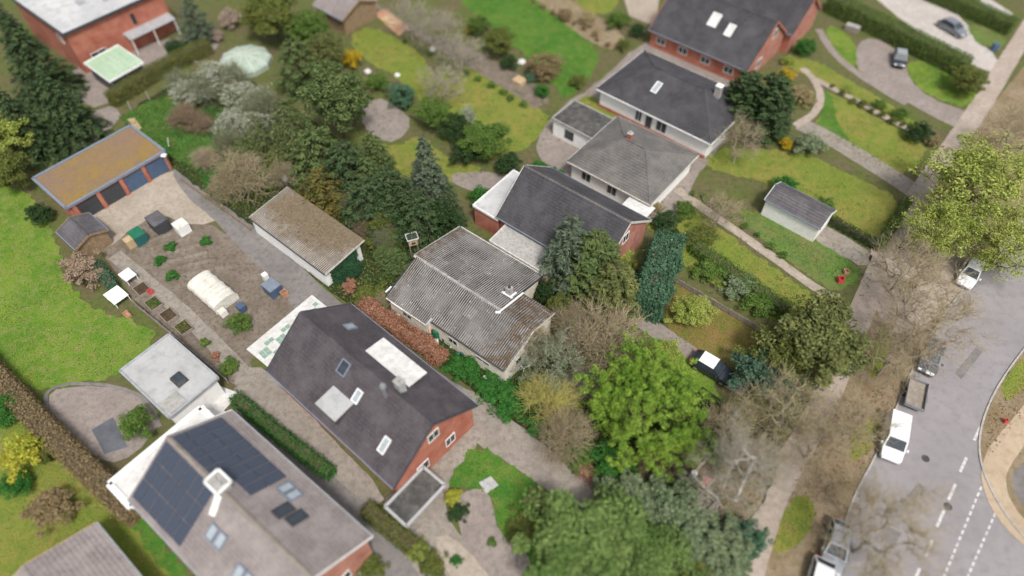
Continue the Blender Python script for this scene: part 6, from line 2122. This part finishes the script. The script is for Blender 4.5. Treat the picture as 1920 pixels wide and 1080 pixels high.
hedge([(190, 508), (218, 545)], 0.9, 1.5, 'leaf_teal', 'short dark green hedge piece beside the vegetable garden', 150, 0.15)
hedge([(1300, 470), (1340, 498), (1420, 555), (1470, 590)], 1.4, 1.3, 'leaf_green', 'green hedge above the fence of the brown lawn', 120, 0.17)
hedge([(1030, 425), (1000, 400)], 0.6, 0.5, 'leaf_dark', 'low dark planting on the veranda roof edge', 100, 0.15) if False else None

# ================================================================ VEHICLES
car('van', 'white van parked at the kerb with its windscreen towards us', 1676, 822, R(-116), 'paint_white', 4.5, 1.85, 1.82, van=True)
car('parked_car', 'dark grey car parked ahead of the trailer', 1746, 668, R(-124), 'paint_graphite', 4.3, 1.78, 1.5)
car('parked_car', 'white car half hidden under the pale green street trees', 1820, 512, R(-130), 'paint_white', 4.2, 1.75, 1.5)
car('parked_car', 'silver car parked on the verge at the bottom', 1568, 1025, R(-118), 'paint_silver', 4.4, 1.8, 1.5)
car('parked_car', 'white car cut by the bottom edge behind the silver car', 1535, 1098, R(-118), 'paint_white', 4.3, 1.78, 1.5)
car('parked_car', 'dark blue car on the curved paved driveway', 1687, 110, R(-110), 'paint_navy', 3.6, 1.7, 1.5, roof='paint_silver')
car('parked_car', 'grey car on the white gravel yard at the top right', 1787, 52, R(-60), 'paint_grey', 4.3, 1.78, 1.5)
car('parked_car', 'dark car with white roof parked under the trees beside the brown lawn', 1336, 690, R(-38), 'paint_navy', 4.2, 1.75, 1.5, roof='paint_white')

p = G(1716, 742, 0.5)
tl = thing('trailer', 'open flat trailer with low grey sides behind the white van', 'trailer', (p.x, p.y, 0.02), R(-118))
q = MB(); q.box(-1.5, -0.8, 0.55, 1.5, 0.8, 0.62); q.build('bed', M['timber_grey'], tl)
for a, b in (((-1.5, -0.8), (1.5, -0.8)), ((1.5, -0.8), (1.5, 0.8)), ((1.5, 0.8), (-1.5, 0.8)), ((-1.5, 0.8), (-1.5, -0.8))):
    q = MB(); q.bar(a + (0.78,), b + (0.78,), 0.06, 0.36); q.build('side_board', M['metal'], tl)
for y in (-0.95, 0.95):
    wheel(tl, 0.0, y, 0.3, 0.18)
    q = MB(); q.bar((-0.4, y - 0.1 * (1 if y > 0 else -1), 0.64), (0.4, y - 0.1 * (1 if y > 0 else -1), 0.64), 0.24, 0.03); q.build('mudguard', M['plastic_black'], tl)
q = MB(); q.bar((-1.5, 0, 0.5), (-2.6, 0, 0.45), 0.1, 0.1); q.build('drawbar', M['metal'], tl)

# ================================================================ SMALL THINGS


def at(px, py):
    p = G(px, py)
    return (p.x, p.y, 0.03)


def barrel(px, py, r_, h_, mt, label, lid=None):
    t = thing('barrel', label, 'barrel', at(px, py))
    MB().lathe([(r_ * 0.86, 0), (r_ * 0.97, h_ * 0.15), (r_, h_ * 0.5), (r_ * 0.97, h_ * 0.88), (r_ * 0.9, h_)], 16).build('body', M[mt], t, smooth=False)
    for f in (0.3, 0.7):
        MB().lathe([(r_ * 0.98, h_ * f - 0.03), (r_ * 1.04, h_ * f), (r_ * 0.98, h_ * f + 0.03)], 16).build('hoop', M[mt], t)
    MB().lathe([(r_ * 0.98, h_), (r_ * 0.98, h_ + 0.05), (r_ * 0.5, h_ + 0.08)], 16).build('lid', M[lid or mt], t)


barrel(821, 632, 0.42, 1.15, 'plastic_green', 'large green rain barrel in the corner of the bungalow wall')
barrel(808, 626, 0.34, 1.0, 'plastic_black', 'black barrel with red lid beside the green rain barrel', 'plastic_red')
barrel(517, 330, 0.45, 1.1, 'plastic_green', 'green rain barrel behind the straw brown twiggy bush')
barrel(833, 640, 0.2, 0.5, 'plastic_teal', 'small teal bin right of the green rain barrel')
barrel(859, 668, 0.2, 0.45, 'plastic_green', 'green flower tub by the bungalow wall, left of two')
barrel(868, 666, 0.2, 0.45, 'plastic_teal', 'teal flower tub by the bungalow wall, right of two')
barrel(1298, 895, 0.26, 0.9, 'zinc', 'grey metal churn beside the red box', 'white_trim')


def crate(px, py, l_, w_, h_, rot, mt, label, name='crate', lidm=None):
    t = thing(name, label, name.replace('_', ' ').split()[-1], at(px, py), R(rot))
    q = MB()
    k = 0.05
    q.box(-l_ / 2, -w_ / 2, 0, l_ / 2, w_ / 2, 0.06)
    q.box(-l_ / 2, -w_ / 2, 0.06, l_ / 2, -w_ / 2 + k, h_)
    q.box(-l_ / 2, w_ / 2 - k, 0.06, l_ / 2, w_ / 2, h_)
    q.box(-l_ / 2, -w_ / 2 + k, 0.06, -l_ / 2 + k, w_ / 2 - k, h_)
    q.box(l_ / 2 - k, -w_ / 2 + k, 0.06, l_ / 2, w_ / 2 - k, h_)
    q.build('body', M[mt], t)
    if lidm:
        q = MB()
        q.box(-l_ / 2 - 0.03, -w_ / 2 - 0.03, h_, l_ / 2 + 0.03, w_ / 2 + 0.03, h_ + 0.07, 0.03)
        q.build('lid', M[lidm], t)
    return t


crate(1321, 908, 0.75, 0.65, 0.7, -20, 'plastic_pink', 'red plastic box on the leaf litter near the birch', 'storage_box', 'plastic_pink')
crate(931, 712, 0.7, 0.55, 0.4, -30, 'plastic_teal', 'open teal crate at the front corner of the bungalow')
crate(920, 702, 0.8, 0.5, 0.35, -38, 'plastic_black', 'dark crate above the white board at the bungalow corner')
crate(818, 642, 0.45, 0.4, 0.3, 10, 'white_trim', 'small white bucket box before the green rain barrel', 'storage_box')
crate(846, 650, 0.3, 0.3, 0.3, 10, 'white_trim', 'little white pot by the bungalow wall', 'flower_pot')


def board(px, py, l_, w_, rot, mt, label, z=0.1, name='board'):
    t = thing(name, label, name.split('_')[-1], at(px, py)[:2] + (z,), R(rot))
    q = MB()
    q.box(-l_ / 2, -w_ / 2, 0, l_ / 2, w_ / 2, 0.06)
    q.build('plank', M[mt], t)
    return t


board(742, 597, 0.95, 0.28, 12, 'white_trim', 'white board lying beside the copper beech hedge', 0.5)
board(915, 710, 0.7, 0.6, 20, 'white_trim', 'white sheet lying at the bungalow corner', 0.2)
t = thing('plank_stack', 'tan planks lying in the far corner of the plot', 'planks', at(255, 236), R(-52))
for i in range(4):
    q = MB(); q.box(-1.7 + 0.1 * i, -0.4 + 0.2 * i, 0.12 + 0.02 * (i % 2), 1.6 - 0.15 * i, -0.22 + 0.2 * i, 0.18 + 0.02 * (i % 2)); q.build('plank', M['timber_tan'], t)
for x, y, lb in ((247, 206, 'concrete fence post in the far corner, nearer the garage row'), (281, 187, 'concrete fence post in the far corner, nearer the blossom')):
    t = thing('fence_post', lb, 'post', at(x, y))
    MB().box(-0.06, -0.06, 0, 0.06, 0.06, 1.25, 0.015).build('shaft', M['concrete'], t)
    MB().box(-0.06, -0.06, 1.25, 0.06, 0.06, 1.3, 0.03).build('cap', M['concrete'], t)
t = thing('pole', 'thin white pole leaning in the bright green grass', 'pole', at(318, 270))
MB().cyl((-0.5, 1.0, 0.1), (0.5, -1.2, 0.5), 0.04).build('shaft', M['white_trim'], t)
MB().cyl((0.5, -1.2, 0.5), (0.56, -1.33, 0.52), 0.06).build('cap', M['plastic_black'], t)

# white garden chair by the east wall
t = thing('garden_chair', 'white framed garden chair by the bungalow end wall', 'chair', at(983, 690), R(35))
q = MB(); q.box(-0.3, -0.3, 0.42, 0.3, 0.3, 0.46); q.build('seat', M['plastic_black'], t)
for a in ((-0.3, -0.3), (0.3, -0.3), (0.3, 0.3), (-0.3, 0.3)):
    q = MB(); q.bar(a + (0.0,), a + (0.46,), 0.05); q.build('leg', M['white_trim'], t)
for a, b in (((-0.34, -0.34), (0.34, -0.34)), ((0.34, -0.34), (0.34, 0.34)), ((0.34, 0.34), (-0.34, 0.34)), ((-0.34, 0.34), (-0.34, -0.34))):
    q = MB(); q.bar(a + (0.62,), b + (0.62,), 0.07); q.build('rail', M['white_trim'], t)

# dovecote box on poles, with an aerial
t = thing('dovecote', 'weathered wooden nesting box on poles at the north gable of the bungalow', 'dovecote', at(778, 478), R(20))
for a in ((-0.4, -0.3), (0.4, -0.3), (0.4, 0.3), (-0.4, 0.3)):
    q = MB(); q.bar(a + (0.0,), a + (2.7,), 0.08); q.build('leg', M['timber_grey'], t)
q = MB(); q.box(-0.5, -0.42, 1.9, 0.5, 0.42, 2.55); q.build('box', M['timber_tan'], t)
q = MB(); q.box(-0.56, -0.48, 2.7, 0.56, 0.48, 2.75); q.box(-0.2, -0.44, 2.1, 0.2, -0.43, 2.4); q.build('tray', M['dark_trim'], t)
for a, b in (((-0.58, -0.5), (0.58, -0.5)), ((0.58, -0.5), (0.58, 0.5)), ((0.58, 0.5), (-0.58, 0.5)), ((-0.58, 0.5), (-0.58, -0.5))):
    q = MB(); q.bar(a + (2.85,), b + (2.85,), 0.07, 0.12); q.build('rim', M['dirty_trim'], t)
t = thing('clothes_rack', 'thin grey drying frame beside the wooden nesting box', 'drying frame', at(764, 462), R(10))
for a, b in (((-0.8, 0, 1.9), (0.8, 0.2, 2.0)), ((-0.7, 0.5, 2.0), (0.2, -0.4, 2.0)), ((0.6, 0.5, 1.9), (-0.3, -0.5, 2.0)), ((0, 0, 0), (0, 0, 2.0))):
    q = MB(); q.cyl(a, b, 0.035, n=6); q.build('rod', M['concrete'], t)
# little greenhouse behind the yew
t = thing('cold_frame', 'small glass cold frame left of the golden yew', 'cold frame', at(540, 346), R(-40))
q = MB(); q.box(-0.7, -0.55, 0, 0.7, 0.55, 1.2); q.build('base', M['dark_trim'], t)
q = MB(); q.add([(-0.75, -0.6, 1.2), (0.75, -0.6, 1.2), (0.75, 0.6, 1.55), (-0.75, 0.6, 1.55), (-0.75, -0.6, 1.26), (0.75, -0.6, 1.26), (0.75, 0.6, 1.61), (-0.75, 0.6, 1.61)], [(3, 2, 1, 0), (4, 5, 6, 7), (0, 1, 5, 4), (1, 2, 6, 5), (2, 3, 7, 6), (3, 0, 4, 7)]); q.build('glass_lid', M['zinc'], t)

# timber frame with logs near the birch
t = thing('timber_frame', 'low grey timber bed frame on bare soil near the birch', 'timber frame', at(1300, 935), R(-42))
for a, b, w_ in (((-2.6, 0.9, 0.15), (2.2, 0.9, 0.15), 0.2), ((-2.2, -0.8, 0.12), (2.0, -0.9, 0.12), 0.18), ((-1.2, -0.9, 0.2), (-1.1, 1.0, 0.2), 0.13), ((0.2, -0.9, 0.2), (0.3, 1.0, 0.2), 0.13), ((1.3, -1.3, 0.25), (1.6, 1.2, 0.25), 0.2)):
    q = MB(); q.bar(a, b, w_, w_ * 0.8); q.build('beam', M['timber_grey'], t)
for i in range(7):
    q = MB(); x = -2.0 + i * 0.58; q.box(x, -0.75, 0.03, x + 0.5, 0.75, 0.09 + 0.015 * (i % 2)); q.build('plank', M['timber_grey'], t)
for i, (x, y, rr, ll, lb) in enumerate(((1240, 900, 35, 2.2, 'grey log lying left of the timber frame'), (1262, 880, 80, 1.6, 'short pale log above the timber frame'), (1283, 962, 50, 1.5, 'grey log below the timber frame'))):
    t = thing('log', lb, 'log', at(x, y), R(rr))
    MB().cyl((-ll / 2, 0, 0.14), (ll / 2, 0.05, 0.12), 0.13, 0.1, 10).build('stem', M['bark_grey'], t)
    MB().cyl((ll * 0.1, 0.03, 0.18), (ll * 0.3, 0.35, 0.32), 0.05, 0.03, 6).build('branch_stub', M['bark_grey'], t)

# ---- vegetable garden
O = G(370, 522, 1.6)
pt = thing('polytunnel', 'white plastic polytunnel in the vegetable garden', 'polytunnel', G(403, 553).to_tuple()[:2] + (0.01,), R(-40))
Lp, rp = 4.6, 1.35
n = 12
Vv, Ff = [], []
for i in range(9):
    x = -Lp / 2 + Lp * i / 8
    for k in range(n + 1):
        a = math.pi * k / n
        sag = 1 - 0.03 * math.sin(i * math.pi) - (0.025 if i % 2 else 0)
        Vv.append((x, -rp * math.cos(a) * sag, 0.35 + 0.95 * max(0, math.sin(a)) ** 0.5 * sag))
for i in range(8):
    for k in range(n):
        Ff.append((i * (n + 1) + k, (i + 1) * (n + 1) + k, (i + 1) * (n + 1) + k + 1, i * (n + 1) + k + 1))
MB().add(Vv, Ff).build('cover', M['film_white'], pt, smooth=True)
for x in (-Lp / 2, Lp / 2):
    MB().add([(x, -rp * math.cos(math.pi * k / n), 0.02 + (0.33 + 0.95 * math.sin(math.pi * k / n) ** 0.5 if 0 < k < n else 0.33)) for k in range(n + 1)] + [(x, rp, 0.0), (x, -rp, 0.0)], [tuple(range(n + 3))]).build('end_sheet', M['film_white'], pt)
for i in (0, 2, 4, 6, 8):
    x = -Lp / 2 + Lp * i / 8
    q = MB()
    for k in range(n):
        a, b = math.pi * k / n, math.pi * (k + 1) / n
        q.bar((x, -rp * 1.01 * math.cos(a), 0.36 + 0.96 * max(0, math.sin(a)) ** 0.5), (x, -rp * 1.01 * math.cos(b), 0.36 + 0.96 * max(0, math.sin(b)) ** 0.5), 0.05)
    q.build('hoop', M['dirty_trim'], pt)
for i in range(6):
    a, b = G(268 + i * 15, 455 + i * 12), G(352 + i * 15, 428 + i * 14)
    d = (b - a)
    t = thing('soil_ridge', ['tilled soil ridge nearest the green bins', 'second tilled soil ridge from the green bins', 'third tilled soil ridge from the green bins', 'fourth tilled soil ridge from the green bins', 'fifth tilled soil ridge from the green bins', 'tilled soil ridge nearest the polytunnel'][i], 'vegetable bed', (a.x, a.y, 0.01), math.atan2(d.y, d.x), 'tilled vegetable rows')
    Vv, Ff = [], []
    m_ = 16
    L_ = d.length * 0.92
    for j in range(m_ + 1):
        for k, (yy, zz) in enumerate(((-0.32, 0), (-0.16, 0.17), (0, 0.23), (0.16, 0.17), (0.32, 0))):
            Vv.append((L_ * j / m_ + random.uniform(-.05, .05), yy + random.uniform(-0.05, 0.05), zz * random.uniform(0.7, 1.2)))
    for j in range(m_):
        for k in range(4):
            Ff.append((j * 5 + k, (j + 1) * 5 + k, (j + 1) * 5 + k + 1, j * 5 + k + 1))
    MB().add(Vv, Ff).build('mound', M['soil'], t, smooth=True)
for x, y, lb in ((296, 488, 'leafy green crop row left of the tilled ridges'), (322, 462, 'leafy green crop at the top of the tilled ridges'), (322, 518, 'dark green crop tuft below the tilled ridges'), (388, 450, 'green crop beside the white water tank')):
    put('plant', x, y, 0.9, 0.6, 'leaf_vivid', lb, 'vegetable_plant', 'plant')
t = crate(265, 452, 1.5, 1.3, 1.3, -42, 'plastic_teal', 'teal compost bin at the top of the vegetable garden', 'compost_bin', 'plastic_green')
t = crate(248, 462, 0.8, 0.8, 1.1, -42, 'timber_tan', 'tan wooden compost box beside the teal compost bin', 'compost_box', 'timber_tan')
t = crate(303, 428, 2.0, 1.6, 1.5, -42, 'dark_trim', 'dark tool box shed between compost bin and white tank', 'tool_box', 'tile_slate')
t = crate(345, 434, 1.3, 1.3, 1.2, -42, 'white_trim', 'white water tank at the top of the vegetable garden', 'water_tank', 'film_white')
t = crate(514, 548, 1.5, 1.3, 1.2, -40, 'plastic_blue', 'blue grey bin box beside the polytunnel by the driveway', 'bin_box', 'grey_trim')
t = crate(455, 582, 0.8, 0.6, 0.8, -40, 'plastic_blue', 'small blue box at the lower end of the polytunnel', 'storage_box', 'plastic_blue')
t = crate(420, 590, 0.7, 0.7, 0.6, -40, 'white_trim', 'pale box left of the small blue box', 'storage_box', 'film_white')
t = crate(535, 555, 0.6, 0.6, 0.7, -40, 'terracotta', 'terracotta pot beside the blue grey bin box', 'flower_pot')
t = crate(500, 512 + 12, 0.5, 0.5, 0.8, -40, 'white_trim', 'white pillar box above the blue grey bin box', 'storage_box', 'white_trim')
for i, (x, y, mt, lb) in enumerate(((268, 545, 'soil_dark', 'raised bed of bare soil nearest the white garden tables'), (290, 572, 'leaf_green', 'raised bed with yellow green salad'), (318, 594, 'soil_dark', 'raised bed of dark bare soil in the middle of the row'), (346, 617, 'soil_dark', 'raised bed with olive seedlings'))):
    t = thing('raised_bed', lb, 'raised bed', at(x, y), R(-42), 'raised vegetable beds')
    for a, b in (((-0.75, -0.6), (0.75, -0.6)), ((0.75, -0.6), (0.75, 0.6)), ((0.75, 0.6), (-0.75, 0.6)), ((-0.75, 0.6), (-0.75, -0.6))):
        q = MB(); q.bar(a + (0.17,), b + (0.17,), 0.06, 0.34); q.build('side_board', M['timber_grey'], t)
    q = MB(); q.box(-0.72, -0.57, 0.0, 0.72, 0.57, 0.27); q.build('soil', M['soil_dark'], t)
    if i in (1, 3):
        leaf_box('salad', t, -0.65, 0.65, -0.5, 0.5, 0.27, 0.42, 260, 0.14, 'leaf_green' if i == 1 else 'leaf_olive', (0, 0, 1))
for x, y, lb in ((245, 524, 'white garden table in front of the short hedge'), (224, 562, 'larger white garden table on the edge of the big lawn')):
    t = thing('garden_table', lb, 'table', at(x, y), R(-38))
    s = 0.75 if x > 230 else 1.0
    q = MB(); q.box(-s, -s * 0.8, 0.74, s, s * 0.8, 0.8); q.build('tabletop', M['white_trim'], t)
    for a in ((-s + 0.1, -s * 0.7), (s - 0.1, -s * 0.7), (s - 0.1, s * 0.7), (-s + 0.1, s * 0.7)):
        q = MB(); q.bar(a + (0,), a + (0.74,), 0.07); q.build('leg', M['white_trim'], t)
crate(284, 550, 0.45, 0.45, 0.5, -40, 'plastic_red', 'small red tub beside the raised beds', 'flower_tub')
crate(240, 592, 0.8, 0.5, 0.35, -40, 'terracotta', 'terracotta trough on the lawn below the larger white table', 'flower_trough')


def fence(px0, px1, h_, mt, label, n, cat='fence', name='fence'):
    a, b = G(*px0), G(*px1)
    d = b - a
    t = thing(name, label, cat, (a.x, a.y, 0), math.atan2(d.y, d.x))
    L_ = d.length
    for i in range(n + 1):
        q = MB(); x = L_ * i / n; q.box(x - 0.06, -0.06, 0, x + 0.06, 0.06, h_ + 0.06); q.build('post', M[mt], t)
    for i in range(n):
        for k in range(3):
            q = MB(); z = h_ * (0.12 + 0.3 * k); q.box(L_ * i / n + 0.06, -0.02, z, L_ * (i + 1) / n - 0.06, 0.02, z + h_ * 0.27); q.build('board', M[mt], t)


fence((255, 574), (428, 718), 0.9, 'timber_grey', 'grey board fence between lawn and vegetable garden', 7)
fence((1252, 522), (1428, 626), 0.8, 'timber_grey', 'grey board fence above the brown lawn', 6)
fence((340, 338), (470, 432), 0.35, 'timber', 'low brown edging boards along the top of the driveway', 6)

# green and white chequered terrace of the dark roofed house
a, b, c = G(470, 652), G(585, 560), G(505, 690)
ter = patch('terrace', [(462, 655), (585, 553), (625, 585), (510, 695)], 0.034, 'white_paving', 0, 0)
ex = (G(585, 560) - G(470, 652)); Le = ex.length; ex.normalize()
ey = (G(505, 688) - G(470, 652)); Lw = ey.length; ey.normalize()
q = MB(); q.box(0, 0, 0, 0.46, 0.46, 0.03, 0.01)
slab_me = [q.mesh('slab') for _ in range(2)]
slab_me[0].materials.append(M['white_paving']); slab_me[1].materials.append(M['leaf_bluegreen' if False else 'plastic_teal'])
plain('slab_green', (0.22, 0.33, 0.27), 0.7)
slab_me[1].materials[0] = M['slab_green']
nx, ny = int(Le / 0.5), int(Lw / 0.5)
for i in range(nx):
    for j in range(ny):
        o = bpy.data.objects.new('slab', slab_me[1 if (i // 2 + j // 2) % 2 and j > 0 else 0])
        C.objects.link(o)
        o.parent = ter
        pp = G(470, 652) + ex * (i * 0.5 + 0.15) + ey * (j * 0.5 + 0.1)
        o.location = (pp.x, pp.y, 0.036)
        o.rotation_euler = (0, 0, math.atan2(ex.y, ex.x) - (math.pi / 2 if ex.cross(ey).z < 0 else 0))

# pale mint party tent, top left of the plot
t = thing('garden_tent', 'pale mint domed garden tent above the blossoming thicket', 'tent', G(458, 108, 1.0).to_tuple()[:2] + (0,), R(-20))
nseg = 10
prof = [(3.5, 0.0), (3.5, 0.7), (3.2, 0.95), (2.3, 1.3), (1.2, 1.5), (0.25, 1.6)]
MB().lathe(prof, nseg).build('canopy', M['mint'], t)
for i in range(nseg):
    a_ = 2 * math.pi * i / nseg
    q = MB()
    for k in range(len(prof) - 1):
        r0_, z0_ = prof[k]; r1_, z1_ = prof[k + 1]
        q.bar((r0_ * 1.005 * math.cos(a_), r0_ * 1.005 * math.sin(a_), z0_), (r1_ * 1.005 * math.cos(a_), r1_ * 1.005 * math.sin(a_), z1_ + 0.01), 0.07)
    q.build('rib', M['film_white'], t)
# planks and stones in the northern gardens
board(730, 40, 2.6, 1.2, -40, 'timber_tan', 'tan boards stacked by the terracotta terrace', 0.1, 'board')
for i, (x, y, s, lb) in enumerate(((978, 119, 0.55, 'large white boulder left of the round brown beech'), (690, 137, 0.5, 'white boulder at the edge of the olive lawn'), (745, 143, 0.4, 'white boulder above the dark round shrub'), (812, 95, 0.45, 'pale boulder on the garden path'), (1432, 772, 0.0, ''))):
    if not lb:
        continue
    t = thing('boulder', lb, 'boulder', at(x, y))
    rr = np.random.default_rng(i)
    bm = bmesh.new()
    bmesh.ops.create_icosphere(bm, subdivisions=2, radius=s)
    for v in bm.verts:
        v.co *= rr.uniform(0.85, 1.15)
        v.co.z = max(v.co.z * 0.75 + s * 0.35, 0)
    me = bpy.data.meshes.new('stone'); bm.to_mesh(me); bm.free()
    link('stone', me, M['white_paving'], t)
crate(974, 156, 1.5, 1.3, 0.5, -40, 'timber_tan', 'tan wooden sandpit below the round brown beech', 'sand_pit', 'timber_tan')
# garden benches and small sheds in the east
crate(1596, 58, 1.9, 0.9, 0.8, -38, 'timber_grey', 'grey wooden bench box beside the long dark hedge', 'bench_box', 'concrete')
crate(1690, 466, 0.5, 0.5, 1.0, 0, 'plastic_black', 'dark wheelie bin on the footway', 'wheelie_bin', 'plastic_green')
crate(1862, 95, 0.7, 0.6, 1.0, 0, 'plastic_blue', 'blue wheelie bin at the gravel yard entrance', 'wheelie_bin', 'plastic_blue')
crate(1574, 528, 0.6, 0.6, 0.6, 0, 'plastic_red', 'dark red flower tub at the street end of the green lawn', 'flower_tub')
crate(1585, 512, 0.5, 0.5, 0.4, 0, 'terracotta', 'terracotta flower tub on the green lawn', 'flower_tub')
crate(1882, 792, 0.3, 0.3, 0.5, 0, 'plastic_red', 'red marker box on the far verge', 'marker_box')
crate(1195, 268, 0.5, 0.4, 0.5, 0, 'plastic_red', 'red box in the yard between the bungalows', 'storage_box')
t = thing('corner_light', 'white lamp on the corner of the garage row', 'lamp', G(308, 293, 2.3).to_tuple()[:2] + (0,))
q = MB(); q.bar((0, 0, 0), (0, 0, 2.4), 0.08); q.build('post', M['metal'], t)
q = MB(); q.box(-0.3, -0.25, 2.4, 0.3, 0.25, 2.58, 0.05); q.build('head', M['white_trim'], t)

# spiky pale branches through the blossoming thicket, and more evergreens in the boundary belt
for kd, x, y, r_, h_, tw, bd, lb in [
        ('whip', 338, 158, 1.6, 2.8, 'twig_moss', 'blossom_white', 'pale branchy shrub left of the blossoming thicket'),
        ('whip', 382, 172, 1.9, 3.2, 'twig_moss', 'blossom_white', 'pale branchy shrub in the middle of the blossoming thicket'),
        ('whip', 440, 150, 1.8, 3.6, 'twig_moss', 'blossom_white', 'pale branchy shrub at the tent side of the thicket'),
        ('whip', 492, 205, 2.0, 4.0, 'twig_moss', 'blossom', 'pale branchy shrub between thicket and weeping spruce'),
        ('whip', 425, 270, 1.6, 2.6, 'twig_moss', 'leaf_olive', 'olive branchy shrub below the blossoming thicket'),
        ('whip', 530, 330, 1.6, 2.6, 'twig_tan', 'leaf_olive', 'olive branchy shrub left of the golden yew'),
        ('whip', 655, 385, 1.3, 2.6, 'twig_moss', 'leaf_olive', 'mossy branchy shrub behind the mossy garage roof'),
        ('whip', 720, 452, 1.1, 2.2, 'twig_moss', 'leaf_olive', 'mossy branchy shrub above the upright juniper')]:
    put(kd, x, y, r_, h_, tw, lb, 'branchy_shrub', 'shrub', tw, bud=bd)
for x, y, r_, h_, lf, lb in [
        (520, 300, 2.2, 3.6, 'needle_olive', 'low olive conifer in front of the weeping spruces'),
        (618, 285, 2.6, 5.2, 'needle_green', 'mid green conifer behind the golden yew'),
        (690, 325, 2.6, 5.6, 'needle_green', 'mid green conifer in the boundary belt'),
        (765, 385, 2.4, 5.4, 'needle_dark', 'dark conifer in the boundary belt near the cone shaped spruce'),
        (700, 400, 2.0, 3.6, 'needle_dark', 'low dark conifer above the garage door corner'),
        (635, 375, 2.0, 3.6, 'needle_gold', 'low golden conifer leaning on the mossy garage roof')]:
    put('yew', x, y, r_, h_, lf, lb, 'belt_conifer', 'conifer', group='evergreens of the boundary belt')
# low border plants nobody could tell apart, in four beds
for grp, lb, lf, spots in [
        ('border plants along the garden path', 'low green border plant along the northern garden path', 'leaf_green', [(760 + 22 * i + (i * 37 % 9), 75 + 11 * i + (i * 53 % 13)) for i in range(11)]),
        ('heather plants at the top border', 'low brown heather plant at the border of the vivid lawn', 'leaf_brown', [(1000 + 17 * i + (i * 41 % 13), 2 + 9 * i + (i * 29 % 14)) for i in range(9)]),
        ('border plants by the eastern paths', 'low olive border plant beside the eastern paths', 'leaf_olive', [(1560 + 19 * i, 160 + 10 * i + (i * 31 % 9)) for i in range(8)]),
        ('plants under the east fence', 'low green plant along the foot of the eastern lawn path', 'leaf_green', [(1300 + 24 * i, 362 + 17 * i - (i * 23 % 12)) for i in range(8)])]:
    for k_, (x, y) in enumerate(spots):
        ordn = ['first', 'second', 'third', 'fourth', 'fifth', 'sixth', 'seventh', 'eighth', 'ninth', 'tenth', 'eleventh'][k_]
        put('plant', x, y, 0.45 + (x * 7 % 10) * 0.04, 0.5 + (y * 3 % 10) * 0.04, lf, lb + ', ' + ordn + ' from the upper left', 'border_plant', 'plant', group=grp)
cover('weeds', [(640, 20), (800, 0), (1060, 0), (1200, 80), (1040, 290), (860, 340), (660, 240)], 7, 0.2, 0.15, 'leaf_olive', 'weeds and low growth across the northern gardens', 'weeds', clump=0.5)
cover('weeds', [(1190, 380), (1330, 290), (1560, 250), (1740, 300), (1640, 560), (1430, 640), (1250, 640)], 6, 0.2, 0.15, 'leaf_green', 'weeds and low growth across the eastern gardens', 'weeds', clump=0.6)
cover('weeds', [(1530, 800), (1700, 440), (1860, 200), (1960, 120), (1900, 330), (1760, 600), (1640, 850), (1560, 1080), (1420, 1080)], 9, 0.18, 0.1, 'leaf_fallen', 'dead leaves and dry grass along the street verge', 'leaves', clump=0.1)
cover('weeds', [(1850, 780), (1960, 650), (2000, 700), (1900, 800), (1850, 860)], 14, 0.18, 0.1, 'leaf_fallen', 'dead leaves on the verge across the road', 'leaves')
cover('weeds', [(170, 440), (330, 410), (560, 560), (470, 720), (250, 570)], 4, 0.15, 0.1, 'leaf_green', 'small weeds across the vegetable garden', 'weeds', clump=0.5)

for kd, x, y, r_, h_, lf, lb in [
        ('laurel', 1092, 690, 1.8, 2.2, 'leaf_green', 'green shrub in the gap between apple tree and bright tree'),
        ('laurel', 1068, 780, 1.6, 1.8, 'leaf_olive', 'olive shrub under the yellow stemmed shrub'),
        ('laurel', 1085, 850, 1.5, 1.6, 'leaf_green', 'green shrub at the drive edge left of the bright tree foot'),
        ('laurel', 1340, 830, 1.8, 2.2, 'leaf_green', 'green shrub between bright tree and birch'),
        ('laurel', 705, 432, 1.5, 2.4, 'leaf_dark', 'dark evergreen shrub behind the garage end wall'),
        ('laurel', 668, 408, 1.6, 2.6, 'leaf_dark', 'dark evergreen shrub along the back edge of the mossy roof'),
        ('laurel', 738, 445, 1.3, 2.4, 'leaf_green', 'green shrub left of the bungalow ridge end'),
        ('laurel', 500, 330, 1.6, 2.2, 'leaf_green', 'green shrub right of the straw brown twiggy bush'),
        ('laurel', 462, 282, 2.0, 2.8, 'needle_weeping', 'green shrub at the foot of the shorter weeping spruce'),
        ('laurel', 400, 335, 1.4, 1.2, 'leaf_vivid', 'low green shrub at the driveway end of the wild garden')]:
    put(kd, x, y, r_, h_, lf, lb, 'filler_shrub', 'shrub')
